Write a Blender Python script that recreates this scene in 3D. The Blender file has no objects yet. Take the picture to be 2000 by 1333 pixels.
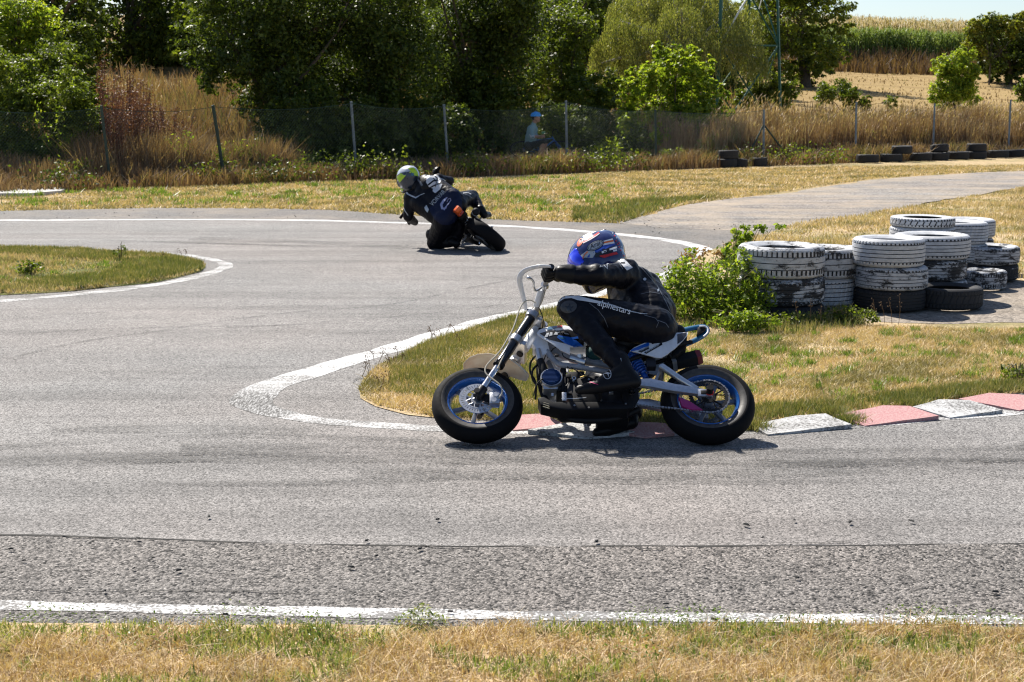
import bpy, bmesh, math, random
import numpy as np
from mathutils import Vector, Matrix, noise as mnoise
from mathutils.bvhtree import BVHTree

# ------------------------------------------------------------------ camera, light, exposure
SC = bpy.context.scene
COL = SC.collection
CAMH = 1.82
FPX = 3000.0
PIT = math.atan((666.5 - 180.0) / FPX)
cam_d = bpy.data.cameras.new('camera')
cam = bpy.data.objects.new('camera', cam_d)
COL.objects.link(cam)
cam.location = (0, 0, CAMH)
cam.rotation_euler = (math.pi / 2 - PIT, 0, 0)
cam_d.sensor_width = 36.0
cam_d.lens = 36.0 * FPX / 2000.0
cam_d.clip_start = 0.1
cam_d.clip_end = 3000
cam_d.dof.use_dof = True
cam_d.dof.focus_distance = 8.15
cam_d.dof.aperture_fstop = 10.0
SC.camera = cam

SUN_TRAVEL = Vector((0.46, -0.78, -1.0)).normalized()
world = bpy.data.worlds.new('World')
SC.world = world
world.use_nodes = True
wt = world.node_tree
wt.nodes.clear()
w_out = wt.nodes.new('ShaderNodeOutputWorld')
w_bg = wt.nodes.new('ShaderNodeBackground')
w_sky = wt.nodes.new('ShaderNodeTexSky')
w_sky.sky_type = 'NISHITA'
w_sky.sun_disc = False
_s = -SUN_TRAVEL
w_sky.sun_elevation = math.asin(_s.z)
w_sky.sun_rotation = math.atan2(_s.x, _s.y)
w_sky.dust_density = 0.8
w_sky.air_density = 0.8
w_sky.ozone_density = 2.0
w_bg.inputs['Strength'].default_value = 0.074
wt.links.new(w_sky.outputs[0], w_bg.inputs['Color'])
wt.links.new(w_bg.outputs[0], w_out.inputs['Surface'])

sun_d = bpy.data.lights.new('sun', 'SUN')
sun_d.energy = 5.0
sun_d.angle = math.radians(0.53)
sun_d.color = (1.0, 0.94, 0.85)
sun = bpy.data.objects.new('sun', sun_d)
sun.rotation_euler = SUN_TRAVEL.to_track_quat('-Z', 'Y').to_euler()
sun.location = (0, 20, 40)
COL.objects.link(sun)

SC.view_settings.view_transform = 'Standard'
SC.view_settings.look = 'None'
SC.view_settings.gamma = 1.0
SC.view_settings.exposure = 0.95
SC.view_settings.use_curve_mapping = False
SC.render.engine = 'CYCLES'
SC.cycles.filter_width = 1.2
SC.cycles.max_bounces = 6
SC.cycles.transparent_max_bounces = 12

rnd = random.Random(7)
RNG = np.random.default_rng(11)

# ------------------------------------------------------------------ photograph pixel -> place in the world
CU = Vector((0, math.sin(PIT), math.cos(PIT)))
CF = Vector((0, math.cos(PIT), -math.sin(PIT)))
CAMP = Vector((0, 0, CAMH))

def ray(px, py):
    return (Vector((1, 0, 0)) * ((px - 1000.0) / FPX) + CU * ((666.5 - py) / FPX) + CF)

def G(px, py, z=0.0):
    d = ray(px, py)
    t = (z - CAMH) / d.z
    return CAMP + d * t

def AT(px, py, Y):
    d = ray(px, py)
    return CAMP + d * (Y / d.y)

def scale_at(Y, z=0.5):
    return FPX / (Vector((0, Y, z - CAMH)).dot(CF))

# ------------------------------------------------------------------ object bookkeeping
def tag(o, label=None, cat=None, group=None, kind=None):
    if label: o['label'] = label
    if cat: o['category'] = cat
    if group: o['group'] = group
    if kind: o['kind'] = kind
    return o

def thing(name, label, cat, loc=(0, 0, 0), rz=0.0, group=None, mat=None):
    o = bpy.data.objects.new(name, None)
    COL.objects.link(o)
    if mat is not None:
        o.matrix_world = mat
    else:
        o.location = loc
        o.rotation_euler = (0, 0, rz)
    o.empty_display_size = 0.2
    return tag(o, label, cat, group)

def link_mesh(name, me, mats, parent=None, smooth=None):
    o = bpy.data.objects.new(name, me)
    COL.objects.link(o)
    if mats is not None:
        if not isinstance(mats, (list, tuple)): mats = [mats]
        for m in mats: me.materials.append(m)
    if parent is not None: o.parent = parent
    if smooth is not None and len(me.polygons):
        me.shade_smooth()
        if smooth < 3: me.set_sharp_from_angle(angle=smooth)
    return o

def copy_tree(o, parent=None):
    c = o.copy(); COL.objects.link(c)
    if parent is not None: c.parent = parent
    for ch in [x for x in bpy.data.objects if x.parent == o]:
        copy_tree(ch, c)
    return c

class MB:
    """collects shapes, then links them as one mesh"""
    def __init__(s):
        s.v = []; s.f = []; s.mi = []
    def add(s, verts, faces, mi=0, M=None):
        b = len(s.v)
        if M is not None: verts = [M @ Vector(p) for p in verts]
        s.v.extend([tuple(p) for p in verts])
        s.f.extend([tuple(b + i for i in f) for f in faces])
        s.mi.extend([mi] * len(faces))
        return s
    def box(s, c, size, M=None, mi=0, bev=0.0):
        x, y, z = [a / 2 for a in size]
        if bev <= 0:
            vs = [Vector((sx * x, sy * y, sz * z)) + Vector(c) for sx in (-1, 1) for sy in (-1, 1) for sz in (-1, 1)]
            fs = [(0, 1, 3, 2), (4, 6, 7, 5), (0, 4, 5, 1), (2, 3, 7, 6), (0, 2, 6, 4), (1, 5, 7, 3)]
            return s.add(vs, fs, mi, M)
        bm = bmesh.new(); bmesh.ops.create_cube(bm, size=1)
        for v in bm.verts: v.co = Vector((v.co.x * 2 * x, v.co.y * 2 * y, v.co.z * 2 * z))
        bmesh.ops.bevel(bm, geom=bm.edges[:], offset=bev, segments=2, affect='EDGES', profile=0.6)
        for v in bm.verts: v.co += Vector(c)
        bm.verts.index_update()
        s.add([v.co.copy() for v in bm.verts], [[v.index for v in f.verts] for f in bm.faces], mi, M)
        bm.free(); return s
    def tube(s, pts, r, n=10, M=None, mi=0, caps=True, sy=1.0):
        pts = [Vector(p) for p in pts]
        if not isinstance(r, (list, tuple)): r = [r] * len(pts)
        vs = []; fs = []
        prev = None
        for i, p in enumerate(pts):
            if i == 0: t = pts[1] - pts[0]
            elif i == len(pts) - 1: t = pts[-1] - pts[-2]
            else: t = (pts[i + 1] - p).normalized() + (p - pts[i - 1]).normalized()
            t.normalize()
            if prev is None:
                a = Vector((0, 0, 1)) if abs(t.z) < 0.9 else Vector((1, 0, 0))
                u = t.cross(a).normalized()
            else:
                u = (prev - t * prev.dot(t))
                u = u.normalized() if u.length > 1e-6 else t.orthogonal().normalized()
            prev = u
            w = t.cross(u)
            for k in range(n):
                a = 2 * math.pi * k / n
                vs.append(p + (u * math.cos(a) + w * math.sin(a) * sy) * r[i])
        for i in range(len(pts) - 1):
            for k in range(n):
                k2 = (k + 1) % n
                fs.append((i * n + k, i * n + k2, (i + 1) * n + k2, (i + 1) * n + k))
        if caps:
            fs.append(tuple(range(n))[::-1]); e = (len(pts) - 1) * n
            fs.append(tuple(range(e, e + n)))
        return s.add(vs, fs, mi, M)
    def lathe(s, prof, n=48, axis='y', M=None, mi=0, a0=0.0, a1=2 * math.pi, closed=False, mif=None):
        """prof: (radius, along) pairs turned about the axis"""
        full = abs(a1 - a0 - 2 * math.pi) < 1e-6
        cnt = n if full else n + 1
        vs = []; fs = []; m = len(prof)
        for k in range(cnt):
            a = a0 + (a1 - a0) * k / n
            for (r, h) in prof:
                if axis == 'y': vs.append((r * math.cos(a), h, r * math.sin(a)))
                elif axis == 'z': vs.append((r * math.cos(a), r * math.sin(a), h))
                else: vs.append((h, r * math.cos(a), r * math.sin(a)))
        mm = m if closed else m - 1
        mis = []
        for k in range(n):
            k2 = (k + 1) % cnt
            for j in range(mm):
                j2 = (j + 1) % m
                fs.append((k * m + j, k2 * m + j, k2 * m + j2, k * m + j2))
                mis.append(mif[j] if mif else mi)
        b = len(s.f)
        s.add(vs, fs, mi, M)
        s.mi[b:] = mis
        return s
    def prism(s, outline, y0, y1, M=None, mi=0, bev=0.0):
        """outline in x,z; extruded from y0 to y1"""
        bm = bmesh.new()
        vs = [bm.verts.new((p[0], y0, p[1])) for p in outline]
        f = bm.faces.new(vs)
        r = bmesh.ops.extrude_face_region(bm, geom=[f])
        ev = [g for g in r['geom'] if isinstance(g, bmesh.types.BMVert)]
        for v in ev: v.co.y = y1
        bmesh.ops.recalc_face_normals(bm, faces=bm.faces[:])
        if bev > 0:
            bmesh.ops.bevel(bm, geom=bm.edges[:], offset=bev, segments=2, affect='EDGES', profile=0.6, clamp_overlap=True)
        bmesh.ops.triangulate(bm, faces=[f for f in bm.faces if len(f.verts) > 4])
        bm.verts.index_update()
        s.add([v.co.copy() for v in bm.verts], [[v.index for v in f.verts] for f in bm.faces], mi, M)
        bm.free(); return s
    def ell(s, c, r, M=None, mi=0, n=16, m=10):
        vs = []; fs = []
        for j in range(m + 1):
            th = math.pi * j / m
            for k in range(n):
                a = 2 * math.pi * k / n
                vs.append((c[0] + r[0] * math.sin(th) * math.cos(a), c[1] + r[1] * math.sin(th) * math.sin(a), c[2] + r[2] * math.cos(th)))
        for j in range(m):
            for k in range(n):
                k2 = (k + 1) % n
                fs.append((j * n + k, (j + 1) * n + k, (j + 1) * n + k2, j * n + k2))
        return s.add(vs, fs, mi, M)
    def build(s, name, mats, parent=None, smooth=0.7):
        me = bpy.data.meshes.new(name)
        me.from_pydata(s.v, [], s.f)
        if any(s.mi): me.polygons.foreach_set('material_index', s.mi)
        bm = bmesh.new(); bm.from_mesh(me)
        bmesh.ops.remove_doubles(bm, verts=bm.verts[:], dist=1e-6)
        bmesh.ops.recalc_face_normals(bm, faces=bm.faces[:])
        bm.to_mesh(me); bm.free()
        return link_mesh(name, me, mats, parent, smooth)

def np_mesh(name, V, F, k, mats, parent=None):
    """V (N,3) array, F (M,k) index array of equal-sized faces"""
    me = bpy.data.meshes.new(name)
    me.vertices.add(len(V)); me.vertices.foreach_set('co', np.ascontiguousarray(V, dtype=np.float32).ravel())
    F = np.ascontiguousarray(F, dtype=np.int32)
    me.loops.add(F.size); me.loops.foreach_set('vertex_index', F.ravel())
    me.polygons.add(len(F)); me.polygons.foreach_set('loop_start', np.arange(0, F.size, k, dtype=np.int32))
    me.update(calc_edges=True)
    return link_mesh(name, me, mats, parent)

# ------------------------------------------------------------------ materials
MATS = {}
class NT:
    def __init__(s, name):
        s.m = bpy.data.materials.new(name); s.m.use_nodes = True
        s.t = s.m.node_tree; s.t.nodes.clear()
        s.out = s.n('ShaderNodeOutputMaterial')
    def n(s, typ, **kw):
        nd = s.t.nodes.new(typ)
        for k, v in kw.items():
            if hasattr(nd, k): setattr(nd, k, v)
            else: nd.inputs[k].default_value = v
        return nd
    def l(s, a, b): s.t.links.new(a, b)
    def val(s, x, inp):
        if isinstance(x, (int, float)): inp.default_value = x
        elif isinstance(x, (tuple, list)): inp.default_value = tuple(x) + ((1,) if len(x) == 3 and len(inp.default_value) == 4 else ())
        else: s.l(x, inp)
    def coords(s, kind='Object', scale=(1, 1, 1), rot=(0, 0, 0)):
        tc = s.n('ShaderNodeTexCoord'); mp = s.n('ShaderNodeMapping')
        s.l(tc.outputs[kind], mp.inputs[0]); mp.inputs['Scale'].default_value = scale; mp.inputs['Rotation'].default_value = rot
        return mp.outputs[0]
    def noise(s, vec, scale, detail=3, rough=0.55, dist=0.0):
        nd = s.n('ShaderNodeTexNoise'); s.l(vec, nd.inputs['Vector'])
        nd.inputs['Scale'].default_value = scale; nd.inputs['Detail'].default_value = detail
        nd.inputs['Roughness'].default_value = rough; nd.inputs['Distortion'].default_value = dist
        return nd.outputs['Fac']
    def ramp(s, fac, stops, interp='LINEAR'):
        r = s.n('ShaderNodeValToRGB'); s.l(fac, r.inputs[0]); cr = r.color_ramp; cr.interpolation = interp
        while len(cr.elements) < len(stops): cr.elements.new(0.5)
        for e, (p, c) in zip(cr.elements, stops):
            e.position = p
            e.color = (c, c, c, 1) if isinstance(c, (int, float)) else (*c, 1)
        return r.outputs[0]
    def mix(s, fac, a, b, typ='MIX'):
        m = s.n('ShaderNodeMix'); m.data_type = 'RGBA'; m.blend_type = typ
        s.val(fac, m.inputs[0]); s.val(a, m.inputs[6]); s.val(b, m.inputs[7])
        return m.outputs[2]
    def math(s, op, a, b=0.0):
        m = s.n('ShaderNodeMath'); m.operation = op; s.val(a, m.inputs[0]); s.val(b, m.inputs[1]); return m.outputs[0]
    def bump(s, h, strength=0.3, dist=0.01, normal=None):
        b = s.n('ShaderNodeBump'); s.l(h, b.inputs['Height']); b.inputs['Strength'].default_value = strength
        b.inputs['Distance'].default_value = dist
        if normal is not None: s.l(normal, b.inputs['Normal'])
        return b.outputs[0]
    def pbr(s, col, rough=0.5, metal=0.0, spec=0.5, nrm=None, coat=0.0, coat_rough=0.1, alpha=None, sheen=0.0):
        p = s.n('ShaderNodeBsdfPrincipled')
        s.val(col, p.inputs['Base Color']); s.val(rough, p.inputs['Roughness']); s.val(metal, p.inputs['Metallic'])
        p.inputs['Specular IOR Level'].default_value = spec
        p.inputs['Coat Weight'].default_value = coat; p.inputs['Coat Roughness'].default_value = coat_rough
        p.inputs['Sheen Weight'].default_value = sheen
        if nrm is not None: s.l(nrm, p.inputs['Normal'])
        if alpha is not None: s.val(alpha, p.inputs['Alpha'])
        return p.outputs[0]
    def done(s, sh):
        s.l(sh, s.out.inputs['Surface']); return s.m

def paint(name, col, rough=0.4, metal=0.0, coat=0.0, wear=0.12, spec=0.5, scale=30, bump=0.0):
    if name in MATS: return MATS[name]
    t = NT(name); v = t.coords()
    n = t.noise(v, scale, 4)
    c = t.mix(t.ramp(n, [(0.3, 0.0), (0.75, 1.0)]), tuple(x * (1 - wear) for x in col), tuple(min(1, x * (1 + wear)) for x in col))
    rr = t.math('ADD', t.math('MULTIPLY', n, 0.2), rough - 0.1)
    nr = t.bump(n, bump, 0.002) if bump > 0 else None
    MATS[name] = t.done(t.pbr(c, rr, metal, spec, nr, coat))
    return MATS[name]

def leafmat(name, cols, trans=0.35, rough=0.45, patch=0.6, tcol=1.6, spec=0.35, patchcols=None):
    """cols: list of colours one leaf can have; a slow noise drifts between them"""
    t = NT(name)
    g = t.n('ShaderNodeNewGeometry')
    v = t.coords('Object')
    n = t.noise(v, patch, 3)
    f = t.math('ADD', t.math('MULTIPLY', g.outputs['Random Per Island'], 0.65), t.math('MULTIPLY', n, 0.7))
    f = t.math('SUBTRACT', f, 0.17)
    k = len(cols)
    c = t.ramp(f, [(0.08 + 0.84 * i / max(1, k - 1), cc) for i, cc in enumerate(cols)])
    if patchcols:
        n2 = t.noise(v, patchcols[0], 4)
        f2 = t.math('ADD', n2, t.math('MULTIPLY', t.math('SUBTRACT', g.outputs['Random Per Island'], 0.5), 0.25))
        c = t.mix(t.ramp(f2, [(patchcols[1], 0.0), (patchcols[2], 1.0)]), c, t.ramp(g.outputs['Random Per Island'], [(0.0, patchcols[3]), (1.0, patchcols[4])]))
    p = t.pbr(c, rough, 0, spec)
    tr = t.n('ShaderNodeBsdfTranslucent')
    tc = t.mix(1.0, c, (tcol, tcol * 1.05, tcol * 0.45), 'MULTIPLY')
    t.l(tc, tr.inputs[0])
    mx = t.n('ShaderNodeMixShader'); mx.inputs[0].default_value = trans
    t.l(p, mx.inputs[1]); t.l(tr.outputs[0], mx.inputs[2])
    return t.done(mx.outputs[0])

# ------------------------------------------------------------------ polygons on the ground
def poly_world(pxs, z=0.0):
    return [G(a, b, z) for a, b in pxs]

def smooth_closed(pts, it=2):
    for _ in range(it):
        q = []
        for i in range(len(pts)):
            a = pts[i]; b = pts[(i + 1) % len(pts)]
            q += [a * 0.75 + b * 0.25, a * 0.25 + b * 0.75]
        pts = q
    return pts

def smooth_open(pts, it=2):
    for _ in range(it):
        q = [pts[0]]
        for i in range(len(pts) - 1):
            a = pts[i]; b = pts[i + 1]
            q += [a * 0.75 + b * 0.25, a * 0.25 + b * 0.75]
        q.append(pts[-1]); pts = q
    return pts

def ragged(pts, amp, freq, step=0.15, closed=True):
    """resample an outline and push it in and out a little"""
    out = []
    m = len(pts)
    for i in range(m if closed else m - 1):
        a = pts[i]; b = pts[(i + 1) % m]
        k = max(1, int((b - a).length / step))
        k = min(k, 60)
        for j in range(k): out.append(a.lerp(b, j / k))
    if not closed: out.append(pts[-1])
    res = []
    for p in out:
        d = mnoise.noise_vector(Vector((p.x * freq, p.y * freq, 3.1))) * amp
        d += mnoise.noise_vector(Vector((p.x * freq * 4, p.y * freq * 4, 7.1))) * amp * 0.4
        res.append(Vector((p.x + d.x, p.y + d.y, p.z)))
    return res

def sheet(name, pts, z, mat, kind='structure', parent=None, th=0.0):
    bm = bmesh.new()
    vs = [bm.verts.new((p.x, p.y, z)) for p in pts]
    f = bm.faces.new(vs)
    f.normal_update()
    if f.normal.z < 0: f.normal_flip()
    if th > 0:
        r = bmesh.ops.extrude_face_region(bm, geom=[f])
        for g in r['geom']:
            if isinstance(g, bmesh.types.BMVert): g.co.z -= th
        bmesh.ops.recalc_face_normals(bm, faces=bm.faces[:])
    bmesh.ops.triangulate(bm, faces=bm.faces[:])
    me = bpy.data.meshes.new(name); bm.to_mesh(me); bm.free()
    o = link_mesh(name, me, mat, parent)
    if kind: o['kind'] = kind
    return o

def ribbon(name, pts, w, z, mat, wfun=None, parent=None, kind='structure', raggedness=0.0):
    """a band of paint along pts"""
    V = []; F = []
    n = len(pts)
    for i, p in enumerate(pts):
        t = (pts[min(i + 1, n - 1)] - pts[max(i - 1, 0)]); t.z = 0; t.normalize()
        s = Vector((-t.y, t.x, 0))
        ww = w * (wfun(i / (n - 1)) if wfun else 1)
        ra = raggedness * mnoise.noise(Vector((p.x * 3, p.y * 3, 1))); rb = raggedness * mnoise.noise(Vector((p.x * 3, p.y * 3, 9)))
        V += [(p.x + s.x * (ww / 2 + ra), p.y + s.y * (ww / 2 + ra), z), (p.x - s.x * (ww / 2 + rb), p.y - s.y * (ww / 2 + rb), z)]
        if i: F.append((2 * i - 2, 2 * i - 1, 2 * i + 1, 2 * i))
    me = bpy.data.meshes.new(name); me.from_pydata(V, [], F); me.update()
    o = link_mesh(name, me, mat, parent)
    if kind: o['kind'] = kind
    return o

def in_poly(P, poly):
    x, y = P[:, 0], P[:, 1]
    ins = np.zeros(len(P), bool)
    n = len(poly)
    for i in range(n):
        x1, y1 = poly[i][0], poly[i][1]; x2, y2 = poly[(i + 1) % n][0], poly[(i + 1) % n][1]
        if y1 == y2: continue
        c = ((y1 > y) != (y2 > y)) & (x < (x2 - x1) * (y - y1) / (y2 - y1) + x1)
        ins ^= c
    return ins

def scatter(poly, n, rng=RNG):
    P = np.array([(p[0], p[1]) for p in poly])
    lo, hi = P.min(0), P.max(0)
    out = []; got = 0
    while got < n:
        q = rng.uniform(lo, hi, (n * 2, 2)); q = q[in_poly(q, P)]
        out.append(q); got += len(q)
        if len(q) == 0: break
    return np.concatenate(out)[:n]

# slow smooth noise over the plane, for clumping (numpy, no textures)
_ng = np.random.default_rng(5)
_NG = _ng.random((64, 64))
def vnoise(x, y, s=1.0):
    x = x * s; y = y * s
    xi = np.floor(x).astype(int); yi = np.floor(y).astype(int)
    fx = x - xi; fy = y - yi
    fx = fx * fx * (3 - 2 * fx); fy = fy * fy * (3 - 2 * fy)
    g = lambda a, b: _NG[a % 64, b % 64]
    return (g(xi, yi) * (1 - fx) + g(xi + 1, yi) * fx) * (1 - fy) + (g(xi, yi + 1) * (1 - fx) + g(xi + 1, yi + 1) * fx) * fy

# ------------------------------------------------------------------ grass and leaves
def blades(name, P, z, h, w, mat, lean=0.4, seg=2, parent=None, rng=RNG, kind='stuff', headed=False):
    """one tapered, bent blade at each point; h, w may be arrays"""
    n = len(P)
    h = np.broadcast_to(h, n) * rng.uniform(0.55, 1.25, n); w = np.broadcast_to(w, n) * rng.uniform(0.7, 1.3, n)
    z = np.broadcast_to(z, n)
    a = rng.uniform(0, 2 * np.pi, n); b = rng.uniform(0, 2 * np.pi, n)
    L = rng.normal(0, 1, n) * lean
    dx = np.cos(b) * L * h; dy = np.sin(b) * L * h
    cx, cy = np.cos(a) * w / 2, np.sin(a) * w / 2
    x, y = P[:, 0], P[:, 1]
    if seg == 1:
        V = np.stack([np.stack([x - cx, y - cy, z], 1), np.stack([x + cx, y + cy, z], 1), np.stack([x + dx, y + dy, z + h], 1)], 1).reshape(-1, 3)
        F = np.arange(3 * n).reshape(-1, 3)
        o = np_mesh(name, V, F, 3, mat, parent)
    else:
        m1 = 0.5
        V = np.stack([np.stack([x - cx, y - cy, z], 1), np.stack([x + cx, y + cy, z], 1),
                      np.stack([x + cx * .8 + dx * .32, y + cy * .8 + dy * .32, z + h * m1], 1), np.stack([x - cx * .8 + dx * .32, y - cy * .8 + dy * .32, z + h * m1], 1),
                      np.stack([x + dx + cx * .15, y + dy + cy * .15, z + h * .93], 1), np.stack([x + dx - cx * .15, y + dy - cy * .15, z + h * .93], 1)], 1).reshape(-1, 3)
        i = np.arange(n)[:, None] * 6
        F = np.concatenate([i + np.array([0, 1, 2, 3]), i + np.array([3, 2, 4, 5])])
        o = np_mesh(name, V, F, 4, mat, parent)
    if kind: o['kind'] = kind
    return o

def leaf_verts(C, size, rng, up=0.35, out=None, aspect=0.55, fold=0.0):
    """rhombic leaves at centres C (N,3)"""
    n = len(C)
    size = np.broadcast_to(size, n) * rng.uniform(0.6, 1.3, n)
    N = rng.normal(0, 1, (n, 3)); N[:, 2] += up * 2.2
    if out is not None: N += out * 0.9
    N /= np.linalg.norm(N, axis=1)[:, None] + 1e-9
    T = rng.normal(0, 1, (n, 3)); T -= N * (T * N).sum(1)[:, None]; T /= np.linalg.norm(T, axis=1)[:, None] + 1e-9
    B = np.cross(N, T)
    s = size[:, None] / 2
    V = np.stack([C - T * s, C + B * s * aspect - T * s * 0.15, C + T * s, C - B * s * aspect - T * s * 0.15], 1).reshape(-1, 3)
    F = np.arange(4 * n).reshape(-1, 4)
    return V, F

def crown_points(clumps, n, rng, spray=26, sg=0.16, shell=0.5):
    """leaf centres gathered in sprays over and inside ellipsoidal clumps"""
    cl = np.array(clumps, dtype=float)
    area = (cl[:, 3] * cl[:, 5] + cl[:, 4] * cl[:, 5] + cl[:, 3] * cl[:, 4])
    ns = max(1, n // spray)
    idx = rng.choice(len(cl), ns, p=area / area.sum())
    d = rng.normal(0, 1, (ns, 3)); d /= np.linalg.norm(d, axis=1)[:, None]
    r = shell + (1.08 - shell) * rng.random(ns) ** 0.6
    # lumpy radius
    r *= 0.86 + 0.28 * vnoise(d[:, 0] * 3 + idx * 7.3, d[:, 2] * 3 + d[:, 1] * 2, 1.0)
    c = cl[idx, :3] + d * r[:, None] * cl[idx, 3:6]
    rad = cl[idx, 3:6].mean(1)
    C = np.repeat(c, spray, 0) + rng.normal(0, 1, (ns * spray, 3)) * (np.repeat(rad, spray) * sg)[:, None] * np.array([1.0, 1.0, 0.62])
    D = np.repeat(d, spray, 0)
    return C, D
# ------------------------------------------------------------------ ground materials
def asphalt_mat(name, base, agg=90.0, contrast=0.5, warm=(1.0, 0.985, 0.96), streak=0.25, bumpy=0.35, holes=0.0, dust=0.0):
    t = NT(name)
    v = t.coords('Object'); vs = t.coords('Object', (0.16, 2.6, 1.0)); vs2 = t.coords('Object', (0.5, 6.0, 1.0), (0, 0, 0.06))
    vo = t.n('ShaderNodeTexVoronoi'); t.l(v, vo.inputs['Vector']); vo.inputs['Scale'].default_value = agg
    bw = t.n('ShaderNodeRGBToBW'); t.l(vo.outputs['Color'], bw.inputs[0])
    stones = t.ramp(bw.outputs[0], [(0.12, 1 - contrast), (0.5, 1.0), (0.9, 1 + contrast * 0.9)])
    vo2 = t.n('ShaderNodeTexVoronoi'); t.l(v, vo2.inputs['Vector']); vo2.inputs['Scale'].default_value = agg * 2.4
    bw2 = t.n('ShaderNodeRGBToBW'); t.l(vo2.outputs['Color'], bw2.inputs[0])
    fine = t.ramp(bw2.outputs[0], [(0.1, 1 - contrast * .6), (0.9, 1 + contrast * .6)])
    big = t.ramp(t.noise(v, 0.45, 4, 0.6), [(0.3, 0.86), (0.7, 1.1)])
    mid = t.ramp(t.noise(v, 3.5, 5, 0.65), [(0.25, 0.9), (0.75, 1.08)])
    st = t.ramp(t.noise(vs, 1.0, 5, 0.6), [(0.36, 1 - streak), (0.56, 1.03)])
    st2 = t.ramp(t.noise(vs2, 1.6, 4, 0.6), [(0.34, 1 - streak * .25), (0.5, 1.01)])
    c = t.mix(1.0, tuple(base * w for w in warm), stones, 'MULTIPLY')
    for m in (fine, big, mid, st, st2): c = t.mix(1.0, c, m, 'MULTIPLY')
    c = t.mix(t.ramp(t.noise(v, 0.22, 3, .6), [(.38, 0.0), (.62, 1.0)]), c, t.mix(1.0, c, (1.04, .98, .95), 'MULTIPLY'))
    if dust > 0:
        dn = t.ramp(t.noise(v, 0.8, 5, 0.7), [(0.42, 0.0), (0.68, dust)])
        c = t.mix(dn, c, (0.33, 0.27, 0.2))
    pit = t.ramp(vo.outputs['Distance'], [(0.0, 1.0), (0.75, 0.25), (1.0, 0.0)])
    nr = t.bump(pit, bumpy, 0.006)
    nr = t.bump(t.noise(v, agg * 3, 2), bumpy * .5, 0.003, nr)
    return t.done(t.pbr(c, 0.88, 0, 0.3, nr))

M_ASPH = asphalt_mat('worn grey asphalt', 0.186, 125, 0.7, (1.0, 0.975, 0.945), streak=0.22)
M_ASPH_OLD = asphalt_mat('coarse old asphalt', 0.142, 95, 1.0, (1.0, 0.95, 0.89), streak=0.05, bumpy=1.0)
M_VERGE = asphalt_mat('dark gritty verge asphalt', 0.125, 60, 0.5, (1, 0.98, 0.95), streak=0.1, dust=0.35)
M_ROADD = asphalt_mat('dusty pale access road', 0.22, 40, 0.6, (1.0, 0.94, 0.87), streak=0.4, dust=0.9)
M_GRAVEL = asphalt_mat('brown gravel and dirt', 0.2, 34, 0.55, (1.0, 0.88, 0.74), streak=0.0, dust=0.5, bumpy=0.8)

def turf_mat(name, dry, green, soil, s=0.9, lo=0.42, hi=0.6):
    t = NT(name); v = t.coords('Object')
    n1 = t.noise(v, s, 5, 0.65); n2 = t.noise(v, s * 9, 5, 0.7); n3 = t.noise(v, 60, 3, 0.7)
    c = t.mix(t.ramp(n1, [(lo, 0.0), (hi, 1.0)]), dry, green)
    c = t.mix(t.ramp(n2, [(0.5, 0.0), (0.66, 0.75)]), c, soil)
    c = t.mix(1.0, c, t.ramp(n3, [(0.2, 0.6), (0.8, 1.35)]), 'MULTIPLY')
    nr = t.bump(n3, 0.8, 0.03)
    return t.done(t.pbr(c, 0.95, 0, 0.15, nr))
DRY = (0.55, 0.42, 0.25); GRN = (0.13, 0.15, 0.035); SOIL = (0.26, 0.185, 0.115)
M_TURF = turf_mat('short dry turf', DRY, GRN, SOIL, 0.9, 0.45, 0.66)
M_TURFG = turf_mat('greener turf', (0.25, 0.21, 0.08), (0.1, 0.13, 0.03), SOIL, 1.3, 0.35, 0.55)

def paint_line_mat(name, col=0.72, wear=0.42, dirt=0.0, s=75.0, apex=False):
    """worn road paint: the asphalt shows through where the paint has gone"""
    t = NT(name); v = t.coords('Object')
    n = t.noise(v, s, 5, 0.75); n2 = t.noise(t.coords('Object', (.5, 1.3, 1)), 4.0, 5, 0.7)
    vo = t.n('ShaderNodeTexVoronoi'); t.l(v, vo.inputs['Vector']); vo.inputs['Scale'].default_value = 70
    f = t.math('ADD', t.math('MULTIPLY', n, 0.6), t.math('MULTIPLY', n2, 0.4))
    f = t.math('SUBTRACT', f, t.math('MULTIPLY', vo.outputs['Distance'], 0.12))
    fac = t.ramp(f, [(wear - 0.04, 0.0), (wear + 0.05, 1.0)])
    c = t.mix(fac, (0.14, 0.135, 0.13), t.mix(n2, (col * .9, col * .9, col * .88), (col, col, col)))
    if dirt > 0:
        d = t.ramp(t.noise(t.coords('Object', (6, 1.5, 1), (0, 0, 0.9)), 5, 4, 0.6), [(0.35, dirt), (0.7, 0.0)])
        c = t.mix(d, c, (0.05, 0.048, 0.045))
    if apex:
        a = G(505, 792)
        vm = t.n('ShaderNodeVectorMath'); vm.operation = 'DISTANCE'; t.l(v, vm.inputs[0]); vm.inputs[1].default_value = (a.x, a.y, 0)
        near = t.ramp(t.math('MULTIPLY', vm.outputs['Value'], 0.5), [(0.12, .95), (0.46, 0.0)])
        sc = t.ramp(t.noise(t.coords('Object', (22, 4, 1), (0, 0, 0.75)), 3.4, 6, 0.75), [(0.36, 0.0), (0.56, 1.0)])
        rubbed = t.math('MULTIPLY', near, t.math('ADD', sc, 0.08))
        c = t.mix(rubbed, c, (0.05, 0.048, 0.045))
    nr = t.bump(f, 0.3, 0.003)
    return t.done(t.pbr(c, 0.8, 0, 0.3, nr))
M_LINE = paint_line_mat('white track paint', 0.62, 0.41, 0, 75, True)
M_LINE_OLD = paint_line_mat('worn white track paint', 0.58, 0.45)

M_LINE_NEAR = paint_line_mat('flaking white paint', 0.72, 0.455)

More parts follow.
